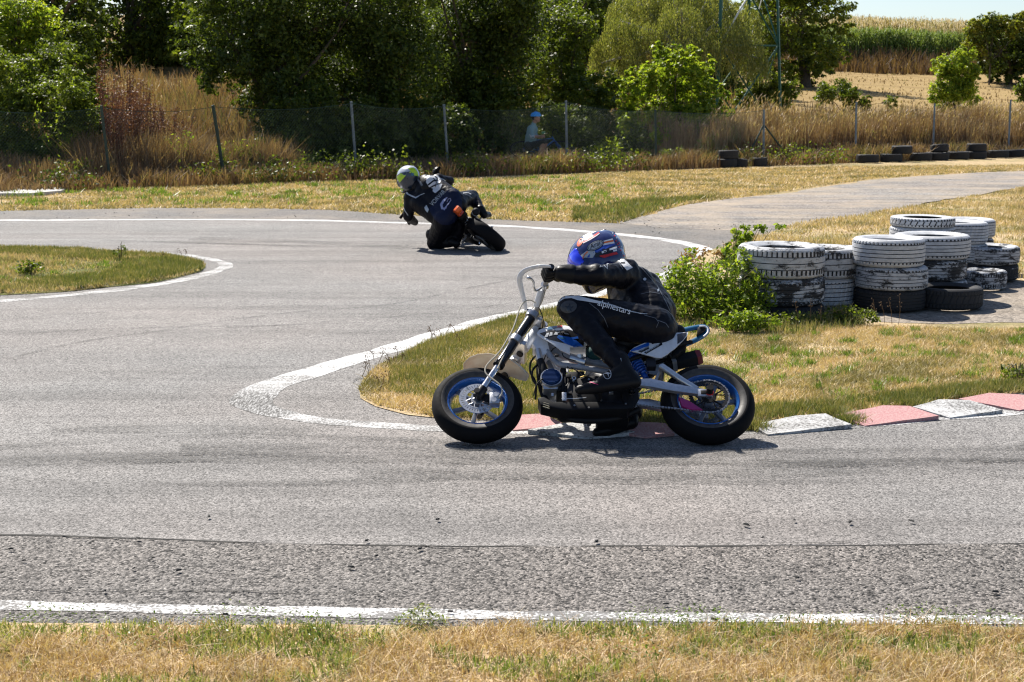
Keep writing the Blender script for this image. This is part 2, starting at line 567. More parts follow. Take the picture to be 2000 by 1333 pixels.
# ------------------------------------------------------------------ terrain: flat circuit, then fields rising behind the fence
FA = G(215, 366); FB = G(1967, 303)          # fence line ends
_fd = (FB - FA); _fd.z = 0; _fd.normalize()
FN = Vector((-_fd.y, _fd.x, 0))               # points away from the track
if FN.y < 0: FN = -FN
def fence_dist(x, y):
    return (x - FA.x) * FN.x + (y - FA.y) * FN.y
def terrain_z(x, y):
    """height of the land; numpy arrays welcome"""
    d = fence_dist(x, y)
    u = np.clip(d - 1.0, 0, None)
    z = np.interp(u, [0, 4, 7, 14, 27, 41, 49, 53, 54, 103, 130, 300, 2000], [0, .12, .3, .95, 1.85, 2.85, 3.35, 4.5, 4.6, 8.4, 9.6, 12.5, 12.5])
    z = z + (vnoise(x, y, 0.23) - 0.5) * 0.25 * np.clip(u / 6, 0, 1)
    return z
def TZ(x, y):
    return float(terrain_z(np.array([x]), np.array([y]))[0])

def ground_mesh():
    ys = np.concatenate([np.linspace(-30, 0, 4), np.linspace(3, 60, 58), np.linspace(62, 180, 60), np.linspace(186, 420, 40), np.array([600, 1000, 1600])])
    xs = np.concatenate([[-1500, -700, -300, -150], np.linspace(-90, 130, 111), [170, 300, 700, 1500]])
    X, Y = np.meshgrid(xs, ys)
    Z = terrain_z(X, Y)
    near = fence_dist(X, Y) < 0.6
    Z = np.where(near, -0.012, Z)
    V = np.stack([X, Y, Z], 2).reshape(-1, 3)
    ny, nx = X.shape
    i = (np.arange(ny - 1)[:, None] * nx + np.arange(nx - 1)[None, :]).ravel()
    F = np.stack([i, i + 1, i + nx + 1, i + nx], 1)
    t = NT('fields and verge soil'); v = t.coords('Object')
    n1 = t.noise(v, 0.8, 5, 0.65); n2 = t.noise(v, 8, 5, 0.7); n3 = t.noise(v, 45, 3, 0.7)
    rows = t.noise(t.coords('Object', (0.06, 1.2, 1)), 1.0, 4, 0.6)
    c = t.mix(t.ramp(n1, [(0.46, 0.0), (0.7, 1.0)]), (0.50, 0.38, 0.22), (0.24, 0.22, 0.09))
    straw = t.mix(t.ramp(rows, [(0.35, 0.0), (0.6, 1.0)]), (0.25, 0.17, 0.07), (0.37, 0.265, 0.115))
    sx = t.n('ShaderNodeSeparateXYZ'); t.l(v, sx.inputs[0])
    up = t.ramp(t.math('MULTIPLY', sx.outputs[2], 0.2), [(0.1, 0.0), (0.22, 1.0)])
    c = t.mix(up, c, straw)
    c = t.mix(t.ramp(n2, [(0.5, 0.0), (0.7, 0.7)]), c, (0.2, 0.14, 0.08))
    c = t.mix(1.0, c, t.ramp(n3, [(0.2, 0.65), (0.8, 1.3)]), 'MULTIPLY')
    m = t.done(t.pbr(c, 0.95, 0, 0.12, t.bump(n3, 0.8, 0.04)))
    o = np_mesh('ground', V, F, 4, m)
    o.data.shade_smooth()
    tag(o, kind='structure')
ground_mesh()

# track and its parts, traced on the ground
FAR_EDGE = [(-900, 416), (-300, 414), (0, 412), (150, 409), (300, 406), (500, 407), (650, 410), (760, 418), (880, 425), (1000, 430), (1110, 433), (1210, 436)]
tp = poly_world(FAR_EDGE)
tp = ragged(tp, 0.22, 0.7, 0.4, closed=False)
tp += poly_world([(1330, 440), (1480, 438), (1700, 436), (2200, 436), (3300, 436)])
tp += [Vector((30, 6.0, 0)), Vector((30, 4.95, 0))]
near = ragged([Vector((10, G(0, 1222).y, 0)), Vector((4.0, G(0, 1224).y, 0)), Vector((0, G(0, 1226).y, 0)), Vector((-4, G(0, 1212).y, 0)), Vector((-10, G(0, 1205).y, 0))], 0.02, 2.0, 0.06, closed=False)
tp += near + [Vector((-30, 5.0, 0))]
sheet('track', tp, 0.0, M_ASPH)

# gritty strip beyond the far white line
verge = poly_world([(-900, 428), (0, 429.5), (300, 427.5), (600, 428), (760, 433), (980, 438), (1200, 455), (1300, 466), (1370, 480), (1399, 495), (1388, 515), (1345, 535), (1300, 546), (1330, 560), (1600, 560), (1700, 470), (1560, 442), (1400, 440), (1240, 438)]) + [Vector((p.x, p.y, 0)) for p in tp[:len(tp)] if False]
vv = [p for p in verge] + ragged(poly_world(FAR_EDGE), 0.22, 0.7, 0.4, closed=False)[::-1]
sheet('verge', vv, 0.0015, M_VERGE)

# coarse older asphalt in front, with its seam
SEAM = [(-500, 1030), (0, 1044), (200, 1051), (500, 1062), (800, 1067), (1100, 1069), (1500, 1068), (1800, 1065), (2000, 1062), (2600, 1050)]
seam = ragged(smooth_open(poly_world(SEAM), 2), 0.012, 3.0, 0.05, closed=False)
sheet('road', seam + near[0:1] + near[1:], 0.0015, M_ASPH_OLD)
M_CRACK = paint('dark seam', (0.03, 0.028, 0.025), 0.95)
ribbon('road_seam', seam, 0.012, 0.003, M_CRACK, raggedness=0.016)

for k_, pts in enumerate([[(118, 1048), (150, 1052), (205, 1051), (260, 1058)], [(820, 1067), (850, 1072), (905, 1071), (935, 1077)], [(1480, 1068), (1530, 1062), (1600, 1064), (1660, 1059)], [(1240, 1069), (1262, 1076), (1300, 1074)], [(0, 1152), (200, 1158), (420, 1155), (640, 1163), (800, 1160)], [(690, 748), (700, 740), (716, 737), (722, 728)], [(560, 640), (640, 652), (720, 650)], [(1480, 900), (1560, 905), (1650, 898)]]):
    ribbon('road_crack', ragged(smooth_open(poly_world(pts), 1), 0.012, 5, 0.04, closed=False), 0.006, 0.0068, M_CRACK, raggedness=0.007)
# access road and gravel
acc = poly_world([(1205, 436), (1250, 424), (1330, 404), (1420, 392), (1500, 381), (1600, 366), (1700, 352), (1850, 341), (2000, 333), (2500, 318), (3200, 318), (3200, 345), (2300, 345), (2000, 366), (1900, 383), (1800, 400), (1700, 417), (1600, 432), (1540, 443), (1450, 452), (1400, 449), (1300, 446)])
sheet('path', ragged(acc, 0.3, 0.5, 0.5), 0.003, M_ROADD)

ISLE_R = [(698, 762), (706, 745), (730, 722), (780, 695), (830, 672), (880, 653), (940, 634), (1000, 619), (1090, 600), (1200, 575), (1290, 566), (1325, 556), (1335, 520), (1370, 497), (1410, 482), (1440, 470), (1490, 463), (1520, 450), (1560, 438), (1640, 428), (1700, 419), (1800, 401), (1900, 385), (2000, 368), (2300, 347), (3200, 347), (3200, 700), (2500, 735), (2200, 752), (2000, 768), (1930, 776), (1880, 782), (1790, 797), (1730, 803), (1640, 812), (1560, 820), (1480, 828), (1400, 832), (1240, 834), (1100, 832), (1030, 822), (900, 820), (850, 817), (800, 811), (740, 795), (708, 779)]
isle_r = ragged(poly_world(ISLE_R), 0.05, 1.6, 0.12)
sheet('lawn', isle_r, 0.0045, M_TURF)
ISLE_L = [(-700, 478), (-300, 479), (0, 484), (150, 489), (250, 494), (320, 499), (375, 508), (398, 517), (402, 524), (392, 532), (350, 541), (300, 552), (220, 562), (150, 569), (60, 575), (0, 578), (-300, 584), (-700, 590)]
isle_l = ragged(poly_world(ISLE_L), 0.06, 1.4, 0.2)
sheet('lawn', isle_l, 0.0045, M_TURFG)
FRONT = [Vector((-12, 3.0, 0)), Vector((12, 3.0, 0))] + near
sheet('lawn', FRONT, 0.004, M_TURF)
grav = poly_world([(1560, 596), (1620, 612), (1690, 626), (1760, 632), (1850, 637), (2000, 635), (2400, 645), (2400, 556), (2000, 549), (1940, 545), (1840, 560), (1720, 570), (1600, 580)])
sheet('gravel', ragged(grav, 0.16, 1.2, 0.2), 0.007, M_GRAVEL)
slab = poly_world([(-300, 371), (90, 370), (132, 373), (120, 378), (60, 383), (-300, 385)])
sheet('pavement', slab, 0.05, paint('pale concrete', (0.5, 0.48, 0.44), 0.9, scale=8), th=0.06)

# white lines
l_far = smooth_open(poly_world([(-900, 432), (0, 431), (300, 429), (600, 430), (760, 435), (980, 441), (1100, 449), (1200, 457), (1300, 468), (1350, 478), (1380, 489), (1383, 500), (1365, 515), (1330, 529), (1290, 541), (1240, 556), (1160, 577), (1080, 598), (1000, 615), (950, 627), (850, 655), (750, 686), (680, 706)]), 3)
ribbon('white_line', l_far, 0.22, 0.0016, M_LINE, wfun=lambda u: 1.0 if u < .5 else 1.0 - .12 * (u - .5), raggedness=0.03)
l_apex = smooth_open(poly_world([(680, 706), (610, 727), (540, 750), (500, 766), (487, 778), (492, 790), (520, 802), (560, 812)]), 3)
ribbon('white_line', l_apex, 0.22, 0.0018, M_LINE, wfun=lambda u: 1.0 + .35 * math.sin(math.pi * u) - .3 * u, raggedness=0.03)
l_near = smooth_open(poly_world([(560, 812), (620, 822), (700, 829), (780, 833), (845, 837), (1030, 843), (1250, 848), (1400, 845), (1480, 841), (1640, 834), (1800, 820), (1900, 812), (2000, 802), (2500, 770)]), 3)
ribbon('white_line', l_near, 0.145, 0.0016, M_LINE_OLD, raggedness=0.03)
l_left = smooth_open(poly_world([(-700, 606), (-200, 600), (0, 589), (150, 576), (250, 565), (330, 553), (380, 543), (420, 531), (443, 522), (440, 514), (410, 506), (370, 499), (300, 492), (150, 485), (0, 480), (-300, 475)]), 3)
ribbon('white_line', l_left, 0.16, 0.0016, M_LINE_OLD, raggedness=0.04, wfun=lambda u: 1.1 - .35 * u)
l_front = smooth_open([G(x, y) for x, y in [(-600, 1160), (0, 1184), (300, 1191), (600, 1197), (1000, 1203), (1500, 1211), (2000, 1212), (2600, 1205)]], 2)
ribbon('white_line', ragged(l_front, 0.008, 4, 0.05, closed=False), 0.095, 0.0032, M_LINE_NEAR, raggedness=0.02)

# rubber streaks laid down by tyres
def streak_mat():
    t = NT('tyre rubber streak'); v = t.coords('Object')
    n = t.noise(v, 70, 4, 0.75); n2 = t.noise(t.coords('Object', (.35, 2.2, 1)), 2.2, 5, .65)
    a = t.math('MULTIPLY', t.ramp(n, [(0.42, 0.0), (0.62, 1.0)]), t.ramp(n2, [(0.36, 0.0), (0.62, 0.75)]))
    tr = t.n('ShaderNodeBsdfTransparent'); mx = t.n('ShaderNodeMixShader')
    t.l(a, mx.inputs[0]); t.l(tr.outputs[0], mx.inputs[1]); t.l(t.pbr((0.06, 0.058, 0.055), 0.8), mx.inputs[2])
    return t.done(mx.outputs[0])
M_STREAK = streak_mat()
STREAKS = [[(-200, 745), (0, 705), (150, 668), (330, 645), (560, 610), (760, 600), (930, 560), (1100, 530), (1240, 500)],
           [(0, 655), (200, 642), (400, 640), (700, 632), (900, 625), (1050, 600), (1200, 560)],
           [(300, 650), (550, 636), (780, 620), (960, 600), (1100, 575)],
           [(440, 719), (520, 717), (600, 722)], [(230, 704), (330, 702), (560, 705)],
           [(-100, 880), (200, 862), (420, 850), (700, 855), (1100, 880), (1500, 884), (2100, 872)],
           [(150, 905), (500, 890), (900, 902), (1400, 908), (2000, 900)],
           [(-50, 935), (400, 948), (900, 938), (1500, 945), (2100, 930)],
           [(300, 473), (460, 478), (620, 483), (800, 480)], [(200, 471), (400, 475), (560, 480), (760, 484)],
           [(350, 880), (700, 868), (1000, 888), (1400, 905), (1800, 895), (2100, 880)], [(-50, 905), (300, 890), (620, 900), (900, 915)], [(700, 925), (1200, 930), (1700, 920), (2100, 905)], [(380, 466), (560, 472), (720, 480), (800, 486)],
           [(0, 628), (180, 610), (420, 602), (640, 600)], [(100, 845), (260, 838), (430, 838), (600, 845)]]
for i, s in enumerate(STREAKS):
    ribbon('tyre_mark', smooth_open(poly_world(s), 2), [0.05, 0.035, 0.03, .02, .02, .12, .16, .1, .18, .12, .34, .22, .2, .35, .04, .2][i], 0.0052 + 0.0003 * i, M_STREAK, raggedness=0.02)

# kerb blocks
M_KW = paint_line_mat('white kerb paint', 0.56, 0.40, 0.4)
def kerb_red():
    t = NT('faded red kerb paint'); v = t.coords('Object')
    n = t.noise(v, 90, 4, 0.8)
    c = t.mix(t.ramp(n, [(0.38, 0.0), (0.62, 1.0)]), (0.36, 0.14, 0.15), (0.44, 0.31, 0.29))
    return t.done(t.pbr(c, 0.85, 0, 0.3, t.bump(n, 0.6, 0.004)))
M_KR = kerb_red()
kerb = bpy.data.objects.new('kerb', None); COL.objects.link(kerb); kerb['kind'] = 'structure'
KB = [([(1000, 820), (1012, 814), (1060, 812), (1102, 826), (1000, 833)], 'r'), ([(1030, 838), (1100, 830), (1170, 829), (1240, 840), (1150, 848)], 'w'), ([(1180, 834), (1240, 828), (1300, 830), (1316, 842), (1260, 846)], 'r'),
      ([(1464, 828), (1555, 815), (1612, 812), (1664, 827), (1500, 841)], 'w'), ([(1632, 809), (1724, 796), (1775, 797), (1832, 810), (1690, 824)], 'r'),
      ([(1782, 794), (1832, 784), (1892, 785), (1958, 798), (1856, 809)], 'w'), ([(1872, 779), (1931, 771), (1990, 773), (2060, 783), (1992, 794)], 'r'),
      ([(2010, 768), (2080, 758), (2130, 759), (2200, 770), (2110, 782)], 'w'),
      ([(1010, 804), (1090, 797), (1140, 800), (1150, 812), (1040, 812)], 'w')]
for pts, c in KB:
    w = [G(a, b, 0.03) for a, b in pts]
    bm = bmesh.new()
    ym = max(p.y for p in w); yn = min(p.y for p in w)
    rim = []
    for p in ragged(w, 0.008, 6, 0.05):
        k = (p.y - yn) / max(1e-3, ym - yn)
        rim.append(Vector((p.x, p.y, 0.008 + 0.034 * k)))
    vs = [bm.verts.new(p) for p in rim]; f = bm.faces.new(vs)
    r = bmesh.ops.extrude_face_region(bm, geom=[f])
    for g in r['geom']:
        if isinstance(g, bmesh.types.BMVert): g.co.z -= 0.08
    bmesh.ops.recalc_face_normals(bm, faces=bm.faces[:]); bmesh.ops.triangulate(bm, faces=bm.faces[:])
    me = bpy.data.meshes.new('kerb_block'); bm.to_mesh(me); bm.free()
    link_mesh('kerb_block', me, M_KR if c == 'r' else M_KW, kerb)

# bits of rubber and stones lying about
def debris():
    b = MB(); r = random.Random(3)
    spots = [(408, 1009), (855, 1015), (1458, 1025), (1552, 1016), (48, 1095), (350, 1114), (455, 1116), (262, 1110), (820, 1072), (1955, 1107), (1557, 1129), (205, 1154), (1164, 1057), (1165, 1058), (300, 1090), (1395, 1211), (735, 1086), (270, 1052), (716, 1056), (1942, 1156), (1490, 1050), (22, 1073), (440, 1200), (880, 1195), (1300, 1180), (1420, 1212), (686, 1108), (1660, 1020), (1780, 1018)]
    for _ in range(120): spots.append((r.uniform(0, 2000), r.uniform(1060, 1235)))
    for _ in range(60): spots.append((r.uniform(1230, 1700), r.uniform(425, 462)))
    for _ in range(40): spots.append((r.uniform(0, 1200), r.uniform(412, 428)))
    for _ in range(40): spots.append((r.uniform(700, 850), r.uniform(760, 812)))
    for i, (x, y) in enumerate(spots):
        p = G(x, y, 0.012); big = i < 29
        s = r.uniform(0.007, 0.015) if big else r.uniform(0.002, 0.006)
        if y < 500: s *= 3
        M = Matrix.Translation(p) @ Matrix.Rotation(r.uniform(0, 3), 4, 'Z')
        vs = []
        for k in range(6):
            a = k * math.pi / 3
            vs.append((math.cos(a) * s * r.uniform(.7, 1.9 if big else 1.1), math.sin(a) * s * r.uniform(.5, .8), 0))
        top = [(v[0] * .6, v[1] * .6, s * r.uniform(.35, .6)) for v in vs]
        b.add(vs + top, [tuple(range(6))[::-1], tuple(range(6, 12))] + [(k, (k + 1) % 6, 6 + (k + 1) % 6, 6 + k) for k in range(6)], 0, M)
    o = b.build('rubber_crumbs', paint('rubber crumb', (0.025, 0.024, 0.022), 0.9))
    tag(o, 'scattered dark crumbs of rubber and grit on the asphalt', 'debris', kind='stuff')
debris()
# ------------------------------------------------------------------ turf, weeds, tall dry grass
M_BDRY = leafmat('dry grass blades', [(0.66, 0.49, 0.28), (0.74, 0.58, 0.37), (0.50, 0.36, 0.19), (0.80, 0.66, 0.46)], 0.2, 0.65, 1.2, 1.1, patchcols=(1.3, 0.46, 0.62, (0.13, 0.14, 0.045), (0.36, 0.29, 0.13)))
M_BGRN = leafmat('green grass blades', [(0.065, 0.095, 0.022), (0.13, 0.155, 0.042), (0.25, 0.225, 0.09), (0.46, 0.36, 0.2)], 0.22, 0.55, 2.5)
M_BTAN = leafmat('tall straw grass', [(0.42, 0.29, 0.17), (0.29, 0.18, 0.11), (0.19, 0.11, 0.065), (0.52, 0.39, 0.25)], 0.25, 0.6, 0.35, 1.1, patchcols=(0.5, 0.58, 0.68, (0.12, 0.14, 0.04), (0.22, 0.2, 0.08)))
M_WEED = leafmat('weed leaves', [(0.06, 0.10, 0.02), (0.11, 0.17, 0.03), (0.2, 0.26, 0.05)], 0.4, 0.4, 1.5)

def turf(name, poly, n, h, w, mat, z=0.004, lean=0.5, seg=1, clump=1.3, thr=0.25):
    P = scatter(poly, n)
    k = vnoise(P[:, 0] + 31, P[:, 1] + 7, clump) * .6 + vnoise(P[:, 0], P[:, 1], clump * 4) * .4
    keep = RNG.random(len(P)) < np.clip((k - thr + .2) * 2.5, 0.12, 1)
    P = P[keep]; k = k[keep]
    return blades(name, P, z, h * (0.5 + k), w, mat, lean, seg)

# foreground strip, seen from close by
fz = [(-3.2, 3.7), (3.2, 3.7), (3.0, G(0, 1224).y - .0), (0, G(0, 1227).y), (-3.2, G(0, 1214).y)]
fstrip = [(p[0], p[1]) for p in fz]
def front_turf():
    P = scatter(fstrip, 120000)
    ye = np.interp(P[:, 0], [-2.4, 0, 2.4], [G(0, 1214).y, G(0, 1226).y, G(0, 1222).y])
    edge = ye - P[:, 1] + (vnoise(P[:, 0], P[:, 1], 9) - .5) * .13 + (vnoise(P[:, 0] + 50, P[:, 1], 2.2) - .5) * .16
    P = P[edge > 0]; edge = edge[edge > 0]
    k = vnoise(P[:, 0] + 3, P[:, 1] * 1.4 + 5, 5.2) * .6 + vnoise(P[:, 0], P[:, 1], 11) * .4
    g = vnoise(P[:, 0] + 13, P[:, 1] * 2.0 + 25, 3.0) * .42 + vnoise(P[:, 0] + 40, P[:, 1], 9) * .33 + vnoise(P[:, 0] + 4, P[:, 1], 24) * .25 + np.clip(.16 - edge, 0, .16) * 0.65
    gr = g > 0.572
    u = RNG.random(len(P))
    dry = P[~gr & (u < .8)]; kd = k[~gr & (u < .8)]
    blades('grass', dry, 0.008, 0.02 + 0.035 * kd, 0.0035, M_FDRY, 1.3, 2)
    m = gr & (u < .55); blades('grass', P[m], 0.008, 0.018 + 0.034 * k[m], 0.0055, M_FGRN, 0.7, 2)
    m = gr & (u > .55) & (u < .75); blades('grass', P[m], 0.008, 0.02 + 0.035 * k[m], 0.0035, M_FDRY, 1.0, 2)
M_FDRY = leafmat('bleached grass blades', [(0.72, 0.56, 0.34), (0.60, 0.43, 0.23), (0.36, 0.23, 0.12), (0.80, 0.68, 0.48)], 0.25, 0.6, 4, 1.1)
M_FGRN = leafmat('fresh grass blades', [(0.08, 0.13, 0.03), (0.15, 0.2, 0.05), (0.3, 0.3, 0.12), (0.42, 0.36, 0.2)], 0.3, 0.45, 5)
front_turf()

def broad_weed(px, py, r, n, lf, mat=None, name='weed', lab=None, grp=None, h=0.05):
    """a low rosette of broad leaves"""
    c = G(px, py)
    C = RNG.normal(0, 1, (n, 3)) * np.array([r, r * .6, 0]) + np.array([c.x, c.y, 0.012])
    C[:, 2] += RNG.random(n) * h * np.exp(-((C[:, 0] - c.x) ** 2 + (C[:, 1] - c.y) ** 2) / (2 * r * r)) * 1.4
    V, F = leaf_verts(C, lf, RNG, up=0.7, aspect=0.45)
    o = np_mesh(name, V, F, 4, mat or M_WEED); o['kind'] = 'stuff'; return o
for i, (px, py, r, n) in enumerate([(825, 1222, .055, 260), (290, 1262, .09, 200), (90, 1225, .10, 260), (1290, 1232, .12, 300), (1370, 1225, .10, 200), (450, 1235, .15, 360), (1560, 1245, .12, 260), (1800, 1225, .12, 260), (1930, 1235, .1, 200), (1240, 1290, .12, 240), (600, 1240, .1, 200), (700, 1255, .12, 200)]):
    labs = ['bright green low weed clump bulging onto the front asphalt edge left of centre', 'grey-green spreading weed in the dry front verge at the left', 'low green weeds at the far left end of the front verge', 'leafy weed patch below the white line right of centre', 'weed clump poking over the white line right of centre', 'wide band of green weed left of centre in the front verge', 'weed patch in the front verge under the right half of the line', 'green weeds near the right end of the front white line', 'weeds at the far right of the front verge', 'dark green weed lowest in the front verge, right of centre', 'low weeds left of the bright green clump', 'trailing weeds just left of and below the bright green clump']
    o = broad_weed(px, py, r, n, 0.013 if i else 0.016, M_FGRN if i == 0 else M_WEED, 'weed_patch'); tag(o, labs[i], 'weeds', 'weeds in the front verge')

# right-hand grass inside the hairpin
isle2 = [(p.x, p.y) for p in isle_r if p.x < 11 and p.y < 22]
isle_near = [(p[0], p[1]) for p in poly_world([(700, 762), (730, 722), (830, 674), (1000, 620), (1200, 577), (1290, 566), (1340, 600), (1500, 640), (1700, 640), (2080, 648), (2080, 760), (2000, 768), (1880, 782), (1640, 812), (1480, 828), (1240, 834), (1030, 822), (850, 817), (740, 795), (708, 779)])]
turf('grass', isle_near, 150000, 0.028, 0.0075, M_BDRY, 0.004, 1.1, 1, 1.5, .3)
isle_tip = [(p[0], p[1]) for p in poly_world([(760, 715), (830, 674), (1000, 622), (1130, 600), (1290, 570), (1340, 600), (1300, 660), (1100, 720), (1060, 790), (860, 790), (760, 770)])]
turf('grass', isle_tip, 60000, 0.038, 0.005, M_BGRN, 0.014, 0.5, 1, 2.5, .35)
kedge = [(p[0], p[1]) for p in poly_world([(850, 818), (1040, 822), (1240, 832), (1480, 828), (1640, 811), (1880, 782), (2060, 762), (2060, 745), (1880, 762), (1640, 785), (1480, 800), (1240, 800), (1040, 800), (850, 800)])]
turf('grass', kedge, 26000, 0.045, 0.006, M_BGRN, 0.014, 0.5, 1, 3.0, .42)
isle_far = [(p[0], p[1]) for p in poly_world([(1440, 470), (1490, 462), (1560, 438), (1700, 419), (1900, 385), (2000, 368), (2150, 362), (2150, 560), (1950, 545), (1800, 560), (1500, 560), (1420, 500)])]
turf('grass', isle_far, 45000, 0.05, 0.014, M_BDRY, 0.014, 0.6, 1, 1.0, .3)
turf('grass', [(p[0], p[1]) for p in poly_world([(1420, 560), (1640, 600), (1700, 640), (1560, 660), (1440, 650), (1330, 640), (1300, 590)])], 9000, 0.075, 0.006, M_BGRN, 0.014, 0.4, 2, 3.0, .4)
def tufts(name, lab, polypx, n, k, h, w, mat, z=.005, r=.05):
    P = scatter([(p[0], p[1]) for p in poly_world(polypx)], n); Q = np.repeat(P, k, 0) + RNG.normal(0, 1, (n * k, 2)) * r * np.repeat(RNG.uniform(.4, 1.5, n), k)[:, None]
    o = blades(name, Q, z, h, w, mat, .8, 1); tag(o, lab, 'grass')
    return o
tufts('grass', 'dark green tufts dotted over the infield turf', [(1060, 640), (1300, 600), (1500, 650), (2080, 650), (2080, 740), (1640, 800), (1100, 800)], 170, 60, .05, .007, M_WEED, r=.035)
tufts('grass', 'dark green tufts on the far verge', [(-60, 384), (600, 362), (1200, 345), (1330, 398), (1200, 425), (640, 402), (0, 405)], 150, 45, .09, .02, M_WEED, r=.12)
tufts('grass', 'dark tufts in the left island', [(-60, 490), (250, 500), (380, 520), (250, 548), (-60, 570)], 60, 50, .05, .01, M_WEED, r=.06)
for _p in ([(1640, 822), (1680, 822), (1668, 830), (1645, 830)], [(1615, 808), (1650, 806), (1645, 816), (1622, 816)], [(1765, 794), (1800, 791), (1800, 799), (1775, 799)], [(1455, 832), (1500, 836), (1500, 843), (1455, 842)], [(1240, 826), (1320, 828), (1320, 840), (1250, 838)], [(1005, 806), (1060, 808), (1060, 814), (1005, 816)]):
    tufts('grass', 'grass growing in the joints of the kerb', _p, 22, 30, .05, .006, M_BGRN, .004, .02)
# left-hand island
isle3 = [(p.x, p.y) for p in isle_l if p.x > -9]
turf('grass', isle3, 60000, 0.035, 0.013, M_BDRY, 0.014, 0.6, 1, 0.9, .25)
turf('grass', [(p[0], p[1]) for p in poly_world([(-60, 485), (150, 491), (320, 501), (396, 518), (395, 530), (300, 551), (150, 568), (-60, 576), (-60, 556), (200, 540), (250, 515), (0, 500)])], 36000, 0.05, 0.009, M_BGRN, 0.014, 0.5, 1, 1.6, .35)
# far verge between track and fence
farv = [(p[0], p[1]) for p in poly_world([(-120, 413), (0, 413), (150, 410), (300, 407), (500, 408), (650, 411), (760, 419), (880, 426), (1000, 431), (1210, 437), (1330, 402), (1500, 379), (1700, 350), (1850, 340), (2080, 332), (2080, 322), (1700, 326), (1400, 332), (1000, 345), (600, 358), (215, 372), (-120, 382)])]
turf('grass', farv, 110000, 0.045, 0.028, M_BDRY, 0.0, 1.0, 1, 0.5, .25)
turf('grass', [(p[0], p[1]) for p in poly_world([(1120, 432), (1220, 434), (1320, 400), (1400, 388), (1250, 396), (1120, 410)])], 9000, 0.09, 0.02, M_BGRN, 0.0, 0.5, 1, 1.2, .4)

# tall growth along and behind the fence
def fence_pt(s, d):
    return Vector((FA.x + _fd.x * s + FN.x * d, FA.y + _fd.y * s + FN.y * d, 0))
FL = (FB - FA).length
def fence_s(px):
    """distance along the fence where it crosses a pixel column"""
    k = (px - 1000) / FPX
    # FA.x + fd.x s = k*(depth); depth ~ y*cosP + H*sinP
    c, sn = math.cos(PIT), math.sin(PIT)
    a = _fd.x - k * _fd.y * c; b = k * (FA.y * c + CAMH * sn) - FA.x
    return b / a
def tallgrass(name, s0, s1, d0, d1, n, h, w, mat, lean=0.25, seg=2, hn=0.5):
    S = RNG.uniform(s0, s1, n); D = RNG.uniform(d0, d1, n)
    x = FA.x + _fd.x * S + FN.x * D; y = FA.y + _fd.y * S + FN.y * D
    k = vnoise(x + 11, y + 3, 0.9) * .6 + vnoise(x, y, 2.7) * .4
    keep = RNG.random(n) < np.clip(k * 1.9, 0.1, 1)
    P = np.stack([x, y], 1)[keep]; k = k[keep]
    z = np.where(fence_dist(P[:, 0], P[:, 1]) < .6, -0.01, terrain_z(P[:, 0], P[:, 1])) - 0.02
    return blades(name, P, z, h * (1 - hn + hn * 1.6 * k), w, mat, lean, seg)
SE = fence_s(2080); S0 = fence_s(-60)
tallgrass('dry_grass', S0, SE, -0.9, 0.7, 30000, 0.42, 0.026, M_BTAN, 0.5, hn=.75)                       # ragged fringe before the fence
tallgrass('dry_grass', fence_s(1405), SE, 0.4, 3.2, 36000, 1.15, 0.025, M_BTAN, 0.16)             # tall straw on the right
tallgrass('dry_grass', fence_s(1420) + 3, SE + 8, 3.2, 7.5, 18000, 1.1, 0.035, M_BTAN, 0.16)
tallgrass('dry_grass', fence_s(180), fence_s(640), 0.5, 4.5, 20000, 0.85, 0.022, M_BTAN, 0.38, hn=.75)      # bank left
tallgrass('dry_grass', fence_s(150), fence_s(560) + 9, 4.5, 15, 21000, 1.25, 0.04, M_BTAN, 0.3, hn=.7)
tallgrass('dry_grass', 10, 34, 15, 34, 9000, 0.75, .05, M_BTAN, 0.35, hn=.7)
tallgrass('dry_grass', fence_s(-60), fence_s(240), 0.3, 3.0, 9000, 0.55, 0.022, M_BTAN, 0.3)
tallgrass('dry_grass', fence_s(600), fence_s(1200), 0.3, 1.2, 4000, 0.4, 0.022, M_BTAN, 0.3)
tallgrass('dry_grass', fence_s(1380), SE + 40, 8, 46, 7000, 0.16, 0.06, M_BTAN, 0.3)
# seed heads over the tall straw
def seedheads():
    n = 9000
    S = RNG.uniform(fence_s(1400), SE + 4, n); D = RNG.uniform(0.4, 5, n)
    x = FA.x + _fd.x * S + FN.x * D; y = FA.y + _fd.y * S + FN.y * D
    C = np.stack([x, y, terrain_z(x, y) + RNG.uniform(.75, 1.35, n) * (0.55 + .8 * vnoise(x + 11, y + 3, 0.9))], 1)
    T = np.stack([RNG.normal(.3, .3, n), RNG.normal(0, .3, n), RNG.uniform(.5, 1, n)], 1) * 0.07
    B = np.stack([RNG.normal(0, 1, n), RNG.normal(0, 1, n), np.zeros(n)], 1); B /= np.linalg.norm(B, axis=1)[:, None]; B *= .012
    V = np.stack([C - T, C + B, C + T, C - B], 1).reshape(-1, 3)
    o = np_mesh('dry_grass', V, np.arange(4 * n).reshape(-1, 4), 4, M_SEED); tag(o, kind='stuff')
M_SEED = leafmat('pale seed heads', [(0.5, 0.38, 0.22), (0.4, 0.28, 0.17), (0.34, 0.2, 0.13)], 0.35, 0.6, 0.4, 1.1)
seedheads()

